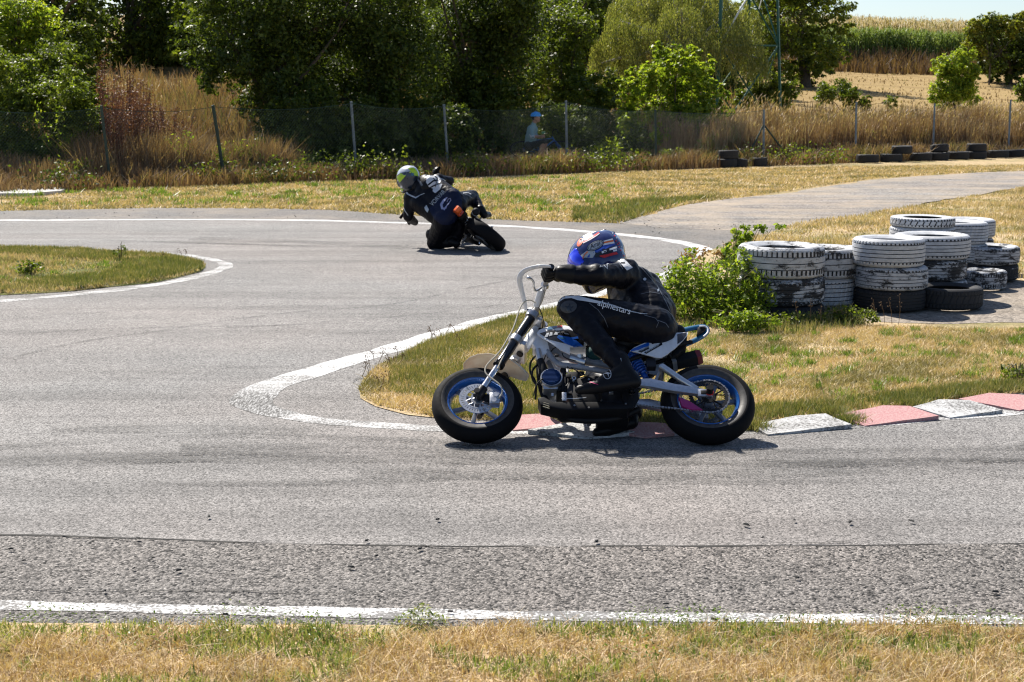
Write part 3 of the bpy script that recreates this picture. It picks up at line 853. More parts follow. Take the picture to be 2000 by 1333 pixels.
# ------------------------------------------------------------------ leafy plants, bushes and trees
M_BARK = paint('grey brown bark', (0.09, 0.07, 0.05), 0.9, wear=0.4, scale=12, bump=0.8)
L_DARK = leafmat('dark glossy leaves', [(0.024, 0.038, 0.009), (0.045, 0.066, 0.012), (0.085, 0.115, 0.018), (0.155, 0.185, 0.03)], 0.32, 0.48, 0.5, 1.9, spec=.22)
L_MID = leafmat('mid green leaves', [(0.04, 0.06, 0.01), (0.075, 0.10, 0.015), (0.12, 0.15, 0.02), (0.19, 0.205, 0.03)], 0.4, 0.48, 0.5, 1.9, spec=.25)
L_BRIGHT = leafmat('bright young leaves', [(0.07, 0.115, 0.014), (0.13, 0.185, 0.02), (0.21, 0.255, 0.03), (0.31, 0.31, 0.045)], 0.48, 0.45, 0.8, 2.0, spec=.25)
L_WILLOW = leafmat('willow leaves', [(0.10, 0.125, 0.03), (0.18, 0.20, 0.05), (0.27, 0.27, 0.08), (0.38, 0.35, 0.15)], 0.35, 0.5, 0.5, 1.4)
L_YEL = leafmat('yellowing leaves', [(0.10, 0.13, 0.02), (0.2, 0.22, 0.03), (0.34, 0.3, 0.05)], 0.4, 0.45, 0.4, 1.6)

L_BRIGHT2 = leafmat('bush leaves', [(0.035, 0.055, 0.01), (0.08, 0.11, 0.016), (0.14, 0.175, 0.025), (0.23, 0.24, 0.035)], 0.42, 0.48, 0.9, 1.9, spec=.25)
def CP(px, py, Y, r, ry=None, rz=1.0):
    """clump centred on a sight line at distance Y, r given in photo pixels"""
    p = AT(px, py, Y); s = scale_at(Y); R = r / s
    return (p.x, p.y, p.z, R, (ry if ry else R * .85), R * rz)

def tree(name, label, cat, base, clumps, n, leaf, mat, group=None, spray=26, sg=.16, trunk=0.14, shell=.5, up=.35, aspect=.55, limbs=True, rng=RNG):
    gz = TZ(base[0], base[1])
    t = thing(name, label, cat, (base[0], base[1], gz), 0, group)
    off = np.array([base[0], base[1], gz])
    C, D = crown_points(clumps, n, rng, spray, sg, shell)
    keep = C[:, 2] > terrain_z(C[:, 0], C[:, 1]) + .02
    C = C[keep]; D = D[keep]
    V, F = leaf_verts(C - off, leaf, rng, up, D, aspect)
    np_mesh('crown', V, F, 4, mat, t)
    b = MB()
    r = random.Random(int(base[0] * 100) + 5)
    tops = sorted(clumps, key=lambda c: -c[5] * c[3])[:9]
    cx = sum(c[0] for c in tops) / len(tops) - off[0]; cz = sum(c[2] for c in tops) / len(tops) - off[2]; cy = sum(c[1] for c in tops) / len(tops) - off[1]
    fork = Vector((cx * .3, cy * .3, max(.3, cz * .45)))
    b.tube([(0, 0, -.15), (cx * .08, cy * .05, fork.z * .45), fork], [trunk, trunk * .8, trunk * .62], 9)
    b.build('trunk', M_BARK, t)
    if limbs:
        lb = MB()
        for c in tops:
            e = Vector((c[0] - off[0], c[1] - off[1], c[2] - off[2]))
            m = fork.lerp(e, .5) + Vector((r.uniform(-.2, .2), r.uniform(-.2, .2), r.uniform(0, .3))) * (e - fork).length * .4
            lb.tube([fork * .9, m, e], [trunk * .45, trunk * .28, trunk * .1], 6)
            for q in range(5):
                d = Vector((r.gauss(0, 1), r.gauss(0, 1), r.gauss(.3, .7))).normalized()
                e2 = e + Vector((d.x * c[3], d.y * c[4], d.z * c[5])) * .9
                lb.tube([m.lerp(e, .5), e.lerp(e2, .5) + Vector((0, 0, .05)), e2], [trunk * .16, trunk * .1, trunk * .03], 5)
        lb.build('limbs', M_BARK, t)
    return t

def jitter_clumps(spec, Y, k, seed, spread=.75, rmul=.42, yy=1.2):
    """spec: (px, py, r) big lobes -> several small clumps inside each"""
    r = random.Random(seed); out = []
    for (px, py, R) in spec:
        out.append(CP(px, py, Y + r.uniform(-.3, .6) * yy, R * .8))
        for _ in range(k):
            a = r.uniform(0, 6.283); q = R * math.sqrt(r.random()) * spread + R * .25
            out.append(CP(px + math.cos(a) * q, py + math.sin(a) * q * .9, Y + r.uniform(-1, 1) * yy, R * rmul * r.uniform(.7, 1.3)))
    return out

def gb(px, Y):
    p = AT(px, 300, Y); return (p.x, p.y)

# the dark thicket behind the fence
tree('dense_tree', 'large dark dense tree behind the fence, its low boughs over the straw bank', 'tree', gb(520, 36.5),
     jitter_clumps([(450, 90, 85), (540, 120, 90), (600, 30, 100), (480, 0, 90), (430, 150, 45), (560, 190, 60), (500, 205, 40), (600, 240, 50)], 36.5, 7, 1), 46000, .10, L_DARK, 'dark trees behind the fence', sg=.2)
tree('dense_tree', 'black-green tree in the middle of the thicket, behind the bike on the far bend', 'tree', gb(730, 38),
     jitter_clumps([(700, 90, 100), (790, 130, 95), (740, 0, 100), (660, 190, 75), (760, 220, 75), (680, 270, 60), (800, 290, 60), (600, 270, 50)], 38, 7, 2), 52000, .10, L_DARK, 'dark trees behind the fence', sg=.2)
tree('dense_tree', 'dark tree right of the thicket centre, above the seated spectator', 'tree', gb(930, 41.5),
     jitter_clumps([(900, 80, 100), (990, 110, 80), (930, -20, 100), (890, 200, 80), (980, 200, 60), (1010, 50, 70)], 41.5, 7, 3), 46000, .11, L_DARK, 'dark trees behind the fence', sg=.2)
tree('leafy_tree', 'lighter green tree between the dark thicket and the willow', 'tree', gb(1110, 44),
     jitter_clumps([(1090, 130, 60), (1130, 200, 55), (1110, 60, 60), (1150, 260, 55), (1090, 250, 45), (1180, 170, 35), (1160, 300, 35)], 44, 7, 4), 34000, .11, L_MID, None, sg=.18)
tree('dense_tree', 'shadowy undergrowth tree low behind the wire, left of the spectator', 'tree', gb(870, 42.5),
     jitter_clumps([(840, 280, 60), (930, 290, 55), (1140, 290, 40), (720, 290, 60)], 43, 6, 5), 16000, .10, L_DARK, 'dark trees behind the fence', sg=.2)
UB = [(560, 34.6), (625, 35.2), (690, 35.8), (755, 36.6), (815, 37.4), (880, 38.4), (945, 40.6), (1000, 42.2), (1065, 42.4), (1130, 42.0), (1190, 42.4), (1235, 43.2)]
UBL = ['in the gap between the second and third fence posts', 'left of the third fence post', 'right behind the third fence post', 'right of the third fence post', 'left of the fourth fence post', 'right behind the fourth fence post', 'left of the spectator, close', 'directly behind the spectator', 'right of the spectator', 'behind the fifth fence post, right side', 'right of the fifth fence post', 'left of the bright young tree']
for i, (px, Y) in enumerate(UB):
    tree('shade_bush', 'dark shaded bush ' + UBL[i], 'bush', gb(px, Y), jitter_clumps([(px, 262, 48), (px - 26, 285, 34), (px + 24, 292, 34), (px + 10, 225, 34)], Y, 5, 80 + i, yy=.5), 7500, .10, L_DARK, 'shaded bushes under the thicket', sg=.2, trunk=.04, limbs=False)
# left thicket
tree('leafy_bush', 'tall green bush at the left edge, leaning over the fence', 'bush', gb(60, 31.5),
     jitter_clumps([(40, 240, 75), (110, 200, 60), (20, 320, 55), (90, 300, 55), (150, 230, 40), (0, 160, 60), (70, 340, 30)], 31.8, 7, 6, yy=.6), 34000, .075, L_BRIGHT2, None, sg=.17, trunk=.06)
tree('leafy_bush', 'dark low bush at the left edge behind the wire', 'bush', gb(20, 30.6),
     jitter_clumps([(20, 300, 50), (-10, 250, 50), (70, 310, 40)], 30.7, 6, 16, yy=.3), 14000, .06, L_DARK, None, sg=.17, trunk=.04)
tree('leafy_tree', 'bright leafy tree top left, sunlit from behind', 'tree', gb(40, 40),
     jitter_clumps([(20, 70, 80), (90, 120, 50), (30, 140, 60), (-20, 10, 80), (60, 20, 40)], 40, 7, 7), 22000, .11, L_BRIGHT, None, sg=.18)
tree('leafy_bush', 'mass of green leaves between the left edge bush and the reddish weeds', 'bush', gb(150, 33.2),
     jitter_clumps([(140, 250, 45), (170, 200, 40), (120, 170, 50), (165, 290, 34), (110, 110, 45)], 33.2, 6, 17, yy=.5), 15000, .075, L_MID, None, sg=.2, trunk=.05)
tree('slender_tree', 'thin sapling with a leaning stem between the left bush and the reddish weeds', 'tree', gb(170, 34.5),
     jitter_clumps([(120, 130, 34), (160, 90, 30), (150, 170, 36), (180, 200, 30), (130, 210, 34), (185, 250, 26), (150, 60, 24), (170, 130, 24)], 34.5, 4, 8, yy=.4), 13000, .085, L_MID, None, sg=.22, trunk=.045)
# far row closing the field
FR = [(-170, 20, 95, L_MID), (-330, 30, 100, L_DARK), (-520, 20, 100, L_MID), (110, 0, 90, L_DARK), (250, 20, 95, L_DARK), (330, 50, 80, L_MID), (420, 60, 70, L_MID), (-40, 30, 90, L_DARK), (560, 30, 90, L_DARK), (1200, 10, 80, L_MID), (1330, -20, 90, L_DARK), (1060, 0, 80, L_MID), (1120, 50, 50, L_DARK)]
FRL = ['far tree out past the left edge of the field, first', 'far tree out past the left edge of the field, second', 'far tree out past the left edge of the field, third', 'far dark tree over the straw field, first from the left of the row', 'far dark tree behind the sapling, the gap of sky beside it', 'far tree at the end of the straw strip, between two dark trees', 'far green tree at the right end of the straw strip', 'far tree behind the bright top-left tree', 'far tree showing between the tops of the dark thicket', 'far pale tree over the left shoulder of the willow', 'far dark tree behind the top of the willow', 'far tree behind the right dark thicket tree', 'small far dark tree left of the willow']
for i, (px, py, R, m) in enumerate(FR):
    Y = 70 + (i % 3) * 4
    cl = jitter_clumps([(px, py, R), (px + R * .5, py + R * .55, R * .7), (px - R * .5, py + R * .5, R * .7), (px, py - R * .8, R * .8), (px + 10, py + R * .9, R * .55)], Y, 7, 20 + i, yy=2)
    tree('field_tree', FRL[i], 'tree', gb(px, Y), cl, 13000, .235, m, 'trees at the far edge of the straw field', sg=.2, trunk=.3)
# tree behind the pylon
tree('field_tree', 'big dark tree right of the green pylon, beside the maize', 'tree', gb(1570, 84),
     jitter_clumps([(1570, 30, 80), (1600, 90, 45), (1530, 100, 55), (1620, 30, 45), (1500, 20, 60), (1580, 120, 35), (1470, 80, 50), (1560, -50, 70), (1575, 145, 40), (1625, 125, 34), (1525, 150, 36)], 84, 8, 41, yy=2.5), 24000, .21, L_MID, None, sg=.17, trunk=.35)
tree('round_tree', 'round yellow-green tree at the right edge above the straw field', 'tree', gb(1965, 98),
     jitter_clumps([(1960, 90, 55), (1920, 70, 32), (2010, 70, 50), (1985, 120, 36), (1930, 110, 30), (2060, 100, 50), (1950, 135, 30), (2000, 145, 30), (1920, 135, 18), (2040, 145, 30)], 98, 8, 42, yy=2), 34000, .19, L_DARK, None, sg=.17, trunk=.2)
tree('round_tree', 'small tree with bright yellow tips in front of the round tree at the right', 'tree', gb(1925, 96),
     jitter_clumps([(1905, 60, 20), (1930, 48, 18), (1950, 40, 14), (1985, 45, 16), (1890, 85, 14), (1975, 60, 16), (1915, 100, 12), (2005, 40, 18)], 96, 5, 43, yy=.8), 8000, .18, L_YEL, None, sg=.2, trunk=.06)
tree('leafy_bush', 'feathery bright bush standing alone in the straw field at the right', 'bush', gb(1862, 60),
     jitter_clumps([(1865, 130, 34), (1860, 170, 38), (1890, 105, 18), (1835, 175, 22), (1885, 190, 26), (1900, 140, 16), (1850, 200, 22), (1825, 195, 14)], 60, 5, 44, yy=.6), 16000, .11, L_BRIGHT, None, sg=.2, trunk=.07)
tree('leafy_bush', 'small bush at the right edge of the straw field', 'bush', gb(1990, 56), jitter_clumps([(1995, 180, 20), (2020, 170, 22)], 56, 4, 45, yy=.4), 3000, .1, L_MID, None, sg=.2, trunk=.04)
tree('leafy_bush', 'low green bush under the pylon feet', 'bush', gb(1640, 57),
     jitter_clumps([(1640, 175, 26), (1610, 185, 22), (1670, 195, 22), (1690, 205, 14), (1740, 200, 14)], 57, 5, 46, yy=.6), 8000, .1, L_MID, None, sg=.2, trunk=.04)
tree('leafy_bush', 'dark shrub between the willow and the pylon', 'bush', gb(1500, 56),
     jitter_clumps([(1500, 160, 30), (1470, 190, 24), (1530, 185, 26), (1550, 170, 20), (1440, 190, 20)], 56, 5, 47, yy=.6), 10000, .1, L_MID, None, sg=.2, trunk=.05)
for i, (px, py, R, Y) in enumerate([(620, 250, 80, 47), (900, 150, 90, 52), (1080, 270, 70, 50), (760, 40, 90, 52), (1000, 20, 90, 54), (480, 30, 80, 50), (1240, 200, 60, 66), (1400, 170, 60, 68), (1130, 60, 80, 62), (600, 100, 90, 50)]):
    tree('backing_tree', 'deep shade tree %s' % ['behind the straw bank end of the thicket', 'behind the middle of the thicket', 'behind the spectator, low and dark', 'high behind the middle dark tree', 'high behind the right dark tree', 'behind the left dark tree top', 'low behind the bright young tree', 'low behind the hanging willow strands', 'behind the lighter green tree', 'behind the gap between the two left dark trees'][i], 'tree', gb(px, Y),
         jitter_clumps([(px, py, R), (px - R * .6, py + R * .3, R * .7), (px + R * .6, py + R * .3, R * .7), (px, py - R * .7, R * .7), (px, py + R * .7, R * .6)], Y, 5, 60 + i, yy=1.5), 9000, .21, L_DARK, 'shaded trees deep in the thicket', sg=.22, trunk=.2)
# young tree and its dark skirt
tree('young_tree', 'bright green young tree in front of the willow, just behind the fence', 'tree', gb(1310, 41.5),
     jitter_clumps([(1320, 140, 45), (1270, 160, 38), (1360, 150, 34), (1320, 210, 60), (1250, 220, 36), (1380, 215, 34), (1300, 110, 24), (1345, 105, 20), (1385, 120, 12), (1225, 215, 20), (1340, 260, 55), (1250, 260, 40), (1395, 255, 26), (1290, 290, 34), (1230, 180, 24), (1400, 180, 18)], 41.5, 7, 9, yy=.9, spread=.85), 26000, .12, L_BRIGHT, None, sg=.22, trunk=.06)
tree('leafy_bush', 'dark bush under the bright young tree, behind the wire', 'bush', gb(1340, 42.2),
     jitter_clumps([(1340, 265, 50), (1280, 275, 42), (1390, 270, 34), (1230, 290, 30), (1370, 295, 30)], 41.2, 6, 10, yy=.4), 14000, .09, L_DARK, None, sg=.2, trunk=.05)

def willow():
    Y0 = 55.0
    bx, by = gb(1330, Y0); gz = TZ(bx, by)
    t = thing('willow_tree', 'pale weeping willow with hanging strands between the thicket and the pylon', 'tree', (bx, by, gz))
    off = np.array([bx, by, gz])
    dome = [CP(px_, py_, Y0 + dy_, r_) for px_, py_, dy_, r_ in [(1240, 25, .5, 55), (1310, -10, 1, 65), (1190, 95, -.4, 36), (1215, 60, -.9, 34), (1265, 75, -1.3, 34), (1330, 40, -1.2, 44), (1385, 20, .2, 55), (1420, 75, -.9, 42), (1460, 95, -.3, 34), (1375, 95, -1.6, 34), (1310, 110, -1.5, 34), (1240, 125, -1.2, 28), (1175, 135, -.6, 22), (1445, 40, .5, 40), (1480, 125, -.6, 22)]]
    r = np.random.default_rng(8)
    LC = []
    for c in dome:
        m = int(300 * c[3])
        for _ in range(m):
            d = r.normal(0, 1, 3); d /= np.linalg.norm(d)
            if d[2] < -.2: d[2] *= -.6
            p = np.array(c[:3]) + d * np.array(c[3:6]) * r.uniform(.7, 1.0)
            out = np.array([d[0], d[1], 0]) * .35
            L = r.uniform(.4, 1.9) * (c[3] / .85); k = int(L / .055)
            u = np.linspace(0, 1, k)[:, None]
            q = p + out * (u ** .6) * L * .5 + np.array([0, 0, -1]) * (u ** 1.25) * L + r.normal(0, .025, (k, 3))
            LC.append(q)
    C = np.concatenate(LC); C = C[C[:, 2] > gz + .6]
    n = len(C)
    N = r.normal(0, 1, (n, 3)); N[:, 2] *= .4; N /= np.linalg.norm(N, axis=1)[:, None]
    T = np.array([0, 0, -1.0]) + r.normal(0, .35, (n, 3)); T /= np.linalg.norm(T, axis=1)[:, None]
    B = np.cross(N, T); B /= np.linalg.norm(B, axis=1)[:, None]
    s = r.uniform(.07, .13, n)[:, None] / 2; C = C - off
    V = np.stack([C - T * s, C + B * s * .3, C + T * s, C - B * s * .3], 1).reshape(-1, 3)
    np_mesh('crown', V, np.arange(4 * n).reshape(-1, 4), 4, L_WILLOW, t)
    b = MB(); b.tube([(0, 0, -.2), (.1, 0, 1.2), (.0, 0, 2.4)], [.28, .22, .18], 10); b.build('trunk', M_BARK, t)
    lb = MB()
    for c in dome:
        e = Vector((c[0] - bx, c[1] - by, c[2] - gz))
        lb.tube([(0, 0, 2.2), Vector((0, 0, 2.2)).lerp(e, .5) + Vector((0, 0, .4)), e + Vector((0, 0, c[5] * .5))], [.12, .08, .03], 7)
    lb.build('limbs', paint('pale willow bark', (0.35, 0.32, 0.28), .85), t)
willow()

# reddish dock weeds by the left fence post
M_RED = leafmat('rust red dock stems', [(0.12, 0.05, 0.035), (0.2, 0.085, 0.055), (0.28, 0.14, 0.09)], .2, .6, .6, 1.2)
def dock(px, Y, h, n, lab, spread=.35, grp='reddish dock weeds behind the left fence'):
    p = AT(px, 300, Y); gz = TZ(p.x, p.y)
    t = thing('dock_weed', lab, 'weed', (p.x, p.y, gz), 0, grp)
    r = random.Random(int(px)); st = MB(); L = []
    for i in range(n):
        a = r.uniform(0, 6.28); q = r.uniform(.02, .12)
        e = Vector((math.cos(a) * spread * r.uniform(.2, 1), math.sin(a) * spread * .5, h * r.uniform(.6, 1.05)))
        b0 = Vector((math.cos(a) * q, math.sin(a) * q, 0)); m = b0.lerp(e, .5) + Vector((-e.x * .15, 0, 0))
        st.tube([b0, m, e], [.014, .010, .004], 4)
        for k in range(90):
            u = r.uniform(.3, 1.0); c = (b0.lerp(m, u * 2) if u < .5 else m.lerp(e, u * 2 - 1))
            L.append([c.x + r.gauss(0, .045), c.y + r.gauss(0, .045), c.z + r.gauss(0, .05)])
    st.build('stem', M_RED, t)
    V, F = leaf_verts(np.array(L), .055, RNG, .1, None, .5)
    np_mesh('seed_heads', V, F, 4, M_RED, t)
for i, (px, Y, h, n) in enumerate([(226, 30.8, 2.15, 24), (258, 31.4, 2.0, 24), (292, 32.4, 1.7, 18), (245, 33.2, 2.3, 18), (325, 33.5, 1.5, 14), (275, 35, 2.0, 14), (358, 35, 1.3, 10), (210, 34.5, 2.5, 14)]):
    dock(px, Y, h, n, ['tallest rust red dock weed right beside the leftmost fence post', 'thick rust red dock weed, second from the leftmost fence post', 'rust red dock weed third from the leftmost post, thinner', 'red dock weed half hidden behind the two thick ones', 'short reddish dock weed right of the cluster, in straw', 'reddish dock weed further up the bank', 'smallest reddish dock weed at the right end of the cluster', 'red dock weed at the back under the sapling'][i])

# green stalky weeds on the straw bank
def stalk_weed(px, d, h, lab, mat):
    c = fence_pt(fence_s(px), d); gz = TZ(c.x, c.y) if d > .6 else 0
    t = thing('stalky_weed', lab, 'weed', (c.x, c.y, gz), 0, 'green stalky weeds along the wire fence')
    r = random.Random(int(px * 3 + d)); st = MB(); L = []
    for i in range(9):
        e = Vector((r.uniform(-.38, .38), r.uniform(-.2, .2), h * r.uniform(.6, 1.1))); b0 = Vector((e.x * .2, 0, 0)); m = b0.lerp(e, .5) + Vector((-e.x * .1, 0, 0))
        st.tube([b0, m, e], [.007, .005, .002], 4)
        for k in range(46):
            u = r.uniform(.15, 1.0); q = (b0.lerp(m, u * 2) if u < .5 else m.lerp(e, u * 2 - 1)); L.append([q.x + r.gauss(0, .05), q.y + r.gauss(0, .05), q.z + r.gauss(0, .03)])
    st.build('stem', M_BARK, t)
    V, F = leaf_verts(np.array(L), .085, RNG, .3, None, .35); np_mesh('leaves', V, F, 4, mat, t)
for i, (px, d, h) in enumerate([(380, .9, .95), (415, 1.8, .9), (455, .5, .7), (500, 1.2, .9), (545, .6, .7), (575, 1.4, .9), (610, .7, .6), (350, 2.5, .9), (150, .4, .5), (165, 1.6, 1.6), (1690, .8, .9), (1725, 1.2, .8), (1760, .9, .7), (1470, 1.0, .8), (1210, .5, .6), (1245, 1.0, .8), (1420, .6, .7), (1330, .3, .5)]):
    stalk_weed(px, d, h, 'green stalky weed ' + ['left of the second fence post, low on the bank', 'just left of the second fence post', 'right at the second fence post', 'right of the second fence post', 'midway between the second and third posts', 'tall, midway between the second and third posts', 'short, left of the third post', 'among the right-hand dock weeds', 'short, left of the leftmost post', 'tall, left of the leftmost post by the sapling', 'yellow green, right of the ninth post in the straw', 'low in the straw between the ninth and tenth posts', 'just left of the tenth post', 'left of the braced post', 'left of the bright young tree', 'under the left side of the bright young tree', 'above the lone pair of tyres', 'at the foot of the bright young tree'][i], L_MID if i % 3 else L_BRIGHT)
# brambles and leafy tufts at the foot of the fence
BR = [(640, 340, .34, 400), (700, 330, .36, 600), (745, 345, .2, 220), (910, 335, .34, 450), (1040, 330, .25, 350), (1108, 315, .34, 500), (1150, 330, .3, 300), (1020, 335, .2, 250), (880, 345, .2, 200), (980, 338, .2, 200), (1190, 330, .25, 260), (1500, 325, .35, 300), (1440, 325, .3, 250), (570, 320, .25, 220), (500, 315, .3, 260), (400, 330, .25, 240), (100, 352, .3, 260), (1570, 325, .25, 200)]
for i, (px, py, r0, n) in enumerate(BR):
    s = fence_s(px); d = -.35 - .25 * (i % 3)
    c = fence_pt(s, d)
    t = thing('bramble', '', 'bramble', (c.x, c.y, 0), 0, 'leafy brambles at the foot of the wire fence')
    n = int(n * 1.3)
    C = RNG.normal(0, 1, (n, 3)) * np.array([r0 * 1.3, r0 * .5, r0 * .45]) + np.array([0, 0, r0 * .75]); C = C[C[:, 2] > .02]
    V, F = leaf_verts(C, .07, RNG, .5, None, .7)
    np_mesh('leaves', V, F, 4, [L_MID, L_DARK, L_YEL][0 if i % 2 else (2 if px in (1108, 1040, 1020) else 1)], t)
    st = MB(); rr = random.Random(i)
    for k in range(7):
        a = rr.uniform(-1.5, 1.5); e = Vector((math.sin(a) * r0 * 1.6, rr.uniform(-.2, .2), r0 * rr.uniform(.6, 1.5)))
        st.tube([(0, 0, 0), e * .5 + Vector((0, 0, r0 * .4)), e], [.006, .005, .002], 4)
    st.build('stem', M_BARK, t)
    near_post = ['between the second and third fence posts', 'around the foot of the third post from the left', 'just right of the third post', 'under the wire right of the fourth post', 'in front of the spectator', 'yellowing, before the fifth post', 'right of the fifth post', 'yellowish, left of the spectator', 'at the fourth post', 'midway between the fourth and fifth posts', 'under the wire well right of the fifth post', 'at the braced post', 'left of the braced post', 'green, left of the third post in dry grass', 'right of the second post', 'left of the second post', 'at the far left beside the pale slab', 'right of the braced post'][i]
    t['label'] = 'leafy bramble ' + near_post

# ------------------------------------------------------------------ maize on the rise
M_MAIZE = leafmat('maize leaves', [(0.09, 0.15, 0.03), (0.17, 0.24, 0.05), (0.34, 0.38, 0.12)], .3, .4, .3, 1.4)
M_TASSEL = leafmat('maize tassels', [(0.42, 0.33, 0.17), (0.36, 0.27, 0.13), (0.3, 0.26, 0.12)], .3, .6, .2, 1.1)
def maize():
    # front edge of the field runs across the rise
    r = np.random.default_rng(4)
    D0 = 54.0
    n1 = 9000
    S = r.uniform(60, 140, n1); D = D0 + np.abs(r.normal(0, 3.2, n1))
    n2 = 8500
    S = np.concatenate([S, r.uniform(60, 190, n2)]); D = np.concatenate([D, D0 + 3 + r.random(n2) ** 1.3 * 75])
    D = np.round(D / .75) * .75 + r.normal(0, .06, len(D))
    x = FA.x + _fd.x * S + FN.x * D; y = FA.y + _fd.y * S + FN.y * D; z = terrain_z(x, y)
    h = r.uniform(1.8, 2.3, len(x))
    Vs = []; 
    front = D < D0 + 9
    def leafset(x, y, z, h, lo, hi, k, ln, w, up):
        out = []
        for _ in range(k):
            m = len(x); a = r.uniform(0, 6.28, m); hh = h * r.uniform(lo, hi, m)
            L = ln * r.uniform(.6, 1.2, m)
            bx, by, bz = x, y, z + hh
            ex, ey, ez = x + np.cos(a) * L, y + np.sin(a) * L, bz + r.uniform(-.15, up, m)
            mx, my, mz = x + np.cos(a) * L * .5, y + np.sin(a) * L * .5, bz + .5 * up + .16
            px, py = -np.sin(a) * w, np.cos(a) * w
            out.append(np.stack([np.stack([bx, by, bz], 1), np.stack([mx + px, my + py, mz], 1), np.stack([ex, ey, ez], 1), np.stack([mx - px, my - py, mz], 1)], 1).reshape(-1, 3))
        return np.concatenate(out)
    V = [leafset(x[front], y[front], z[front], h[front], .15, .9, 6, .6, .05, .3), leafset(x[~front], y[~front], z[~front], h[~front], .6, .95, 3, .5, .05, .3)]
    # stalks
    m = len(x); w = .02
    V.append(np.stack([np.stack([x - w, y, z], 1), np.stack([x + w, y, z], 1), np.stack([x + w * .5, y, z + h], 1), np.stack([x - w * .5, y, z + h], 1)], 1).reshape(-1, 3))
    V = np.concatenate(V)
    o = np_mesh('maize', V, np.arange(len(V)).reshape(-1, 4), 4, M_MAIZE); tag(o, 'field of green maize on the rise at the right', 'maize', kind='stuff')
    T = [leafset(x, y, z, h * 1.02, .95, 1.08, 2, .22, .026, .45)]
    T = np.concatenate(T)
    o = np_mesh('maize_tassels', T, np.arange(len(T)).reshape(-1, 4), 4, M_TASSEL); tag(o, 'tan tassels over the maize field', 'maize', kind='stuff')
maize()
# dark rough bank below the maize
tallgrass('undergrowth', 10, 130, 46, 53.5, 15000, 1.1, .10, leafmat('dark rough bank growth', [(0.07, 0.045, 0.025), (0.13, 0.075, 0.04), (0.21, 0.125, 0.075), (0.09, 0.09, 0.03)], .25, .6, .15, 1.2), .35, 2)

# ------------------------------------------------------------------ wire fence
M_POSTG = paint('galvanised post', (0.16, 0.2, 0.24), .5, .3, wear=.3, scale=8)
M_POSTK = paint('dark green post', (0.02, 0.045, 0.035), .6, wear=.3, scale=8)
M_WIRE = paint('green coated wire', (0.035, 0.07, 0.06), .4, .3)
def fence():
    t = thing('wire_fence', 'sagging green chain-link fence on leaning posts along the far verge', 'fence', (FA.x, FA.y, 0))
    inv = Vector((FA.x, FA.y, 0))
    posts = [(-60, 1.55, 0, 'k'), (206, 1.56, -.14, 'k'), (430, 1.56, -.24, 'k'), (694, 1.62, -.12, 'g'), (873, 1.55, -.12, 'g'), (1104, 1.62, -.05, 'g'), (1278, 1.4, -.06, 'k'), (1487, 1.38, -.03, 'g'), (1667, 1.56, -.05, 'g'), (1818, 1.5, -.02, 'g'), (1965, 1.6, -.01, 'g'), (2110, 1.5, 0, 'g')]
    P = []
    for px, h, lean, c in posts:
        b0 = fence_pt(fence_s(px + (12 if c == 'k' and px < 500 else 4)), 0) - inv
        top = b0 + _fd * lean + Vector((0, 0, h))
        P.append((b0, top))
        b = MB(); b.tube([b0 - Vector((0, 0, .2)), top], .028 if px != 430 else .034, 8)
        b.build('post', M_POSTG if c == 'g' else M_POSTK, t)
    b0, top = P[7]
    for sgn, dx in ((-1, .75), (1, 1.15)):
        b = MB(); b.tube([b0 + _fd * sgn * dx + Vector((0, 0, -.1)), b0.lerp(top, .72)], .022, 8); b.build('brace', M_POSTK, t)
    # woven wire in each bay, hanging slack between the posts
    for i in range(7):
        (a0, a1), (c0, c1) = P[i], P[i + 1]
        L = (c0 - a0).length; H = 1.46
        cell = .065 if i < 6 else .085
        nx = max(4, int(L / cell)); nz = int(H / cell)
        V = []; F = []; R = .0012
        def pt(u, w, side):
            lo = a0.lerp(c0, u); hi = a0.lerp(a1, .96).lerp(c0.lerp(c1, .96), u)
            sag = .10 * 4 * u * (1 - u) * (1.6 if i in (4,) else 1.0)
            p = lo.lerp(hi, w * (1 - sag / H * .9)) + Vector((0, 0, .03))
            q = FN * (side * .004 + .02 * math.sin(u * 9 + i) * w) + FN * -.03
            return p + q
        for k in range(nx):
            pts = []
            for j in range(nz + 1):
                u = (k + (j % 2)) / nx
                if u > 1: u = 1
                pts.append(pt(u, j / nz, 1 if j % 2 else -1))
            for j in range(nz):
                p, q = pts[j], pts[j + 1]
                d = (q - p).normalized(); s1 = d.orthogonal().normalized() * R; s2 = d.cross(s1).normalized() * R
                n0 = len(V)
                for pp in (p, q):
                    V += [pp + s1, pp - s1 * .5 + s2 * .87, pp - s1 * .5 - s2 * .87]
                F += [(n0, n0 + 1, n0 + 4, n0 + 3), (n0 + 1, n0 + 2, n0 + 5, n0 + 4), (n0 + 2, n0, n0 + 3, n0 + 5)]
            # the mirrored strand closes the diamonds
        pts0 = len(V)
        for k in range(nx):
            pts = []
            for j in range(nz + 1):
                u = (k + 1 - (j % 2)) / nx
                pts.append(pt(u, j / nz, -1 if j % 2 else 1))
            for j in range(nz):
                p, q = pts[j], pts[j + 1]
                d = (q - p).normalized(); s1 = d.orthogonal().normalized() * R; s2 = d.cross(s1).normalized() * R
                n0 = len(V)
                for pp in (p, q):
                    V += [pp + s1, pp - s1 * .5 + s2 * .87, pp - s1 * .5 - s2 * .87]
                F += [(n0, n0 + 1, n0 + 4, n0 + 3), (n0 + 1, n0 + 2, n0 + 5, n0 + 4), (n0 + 2, n0, n0 + 3, n0 + 5)]
        np_mesh('wire_mesh', np.array([tuple(v) for v in V]), np.array(F), 4, M_WIRE, t)
        b = MB(); b.tube([pt(u / 12, 1.0, 0) for u in range(13)], .005, 5); b.build('top_wire', M_WIRE, t)
fence()

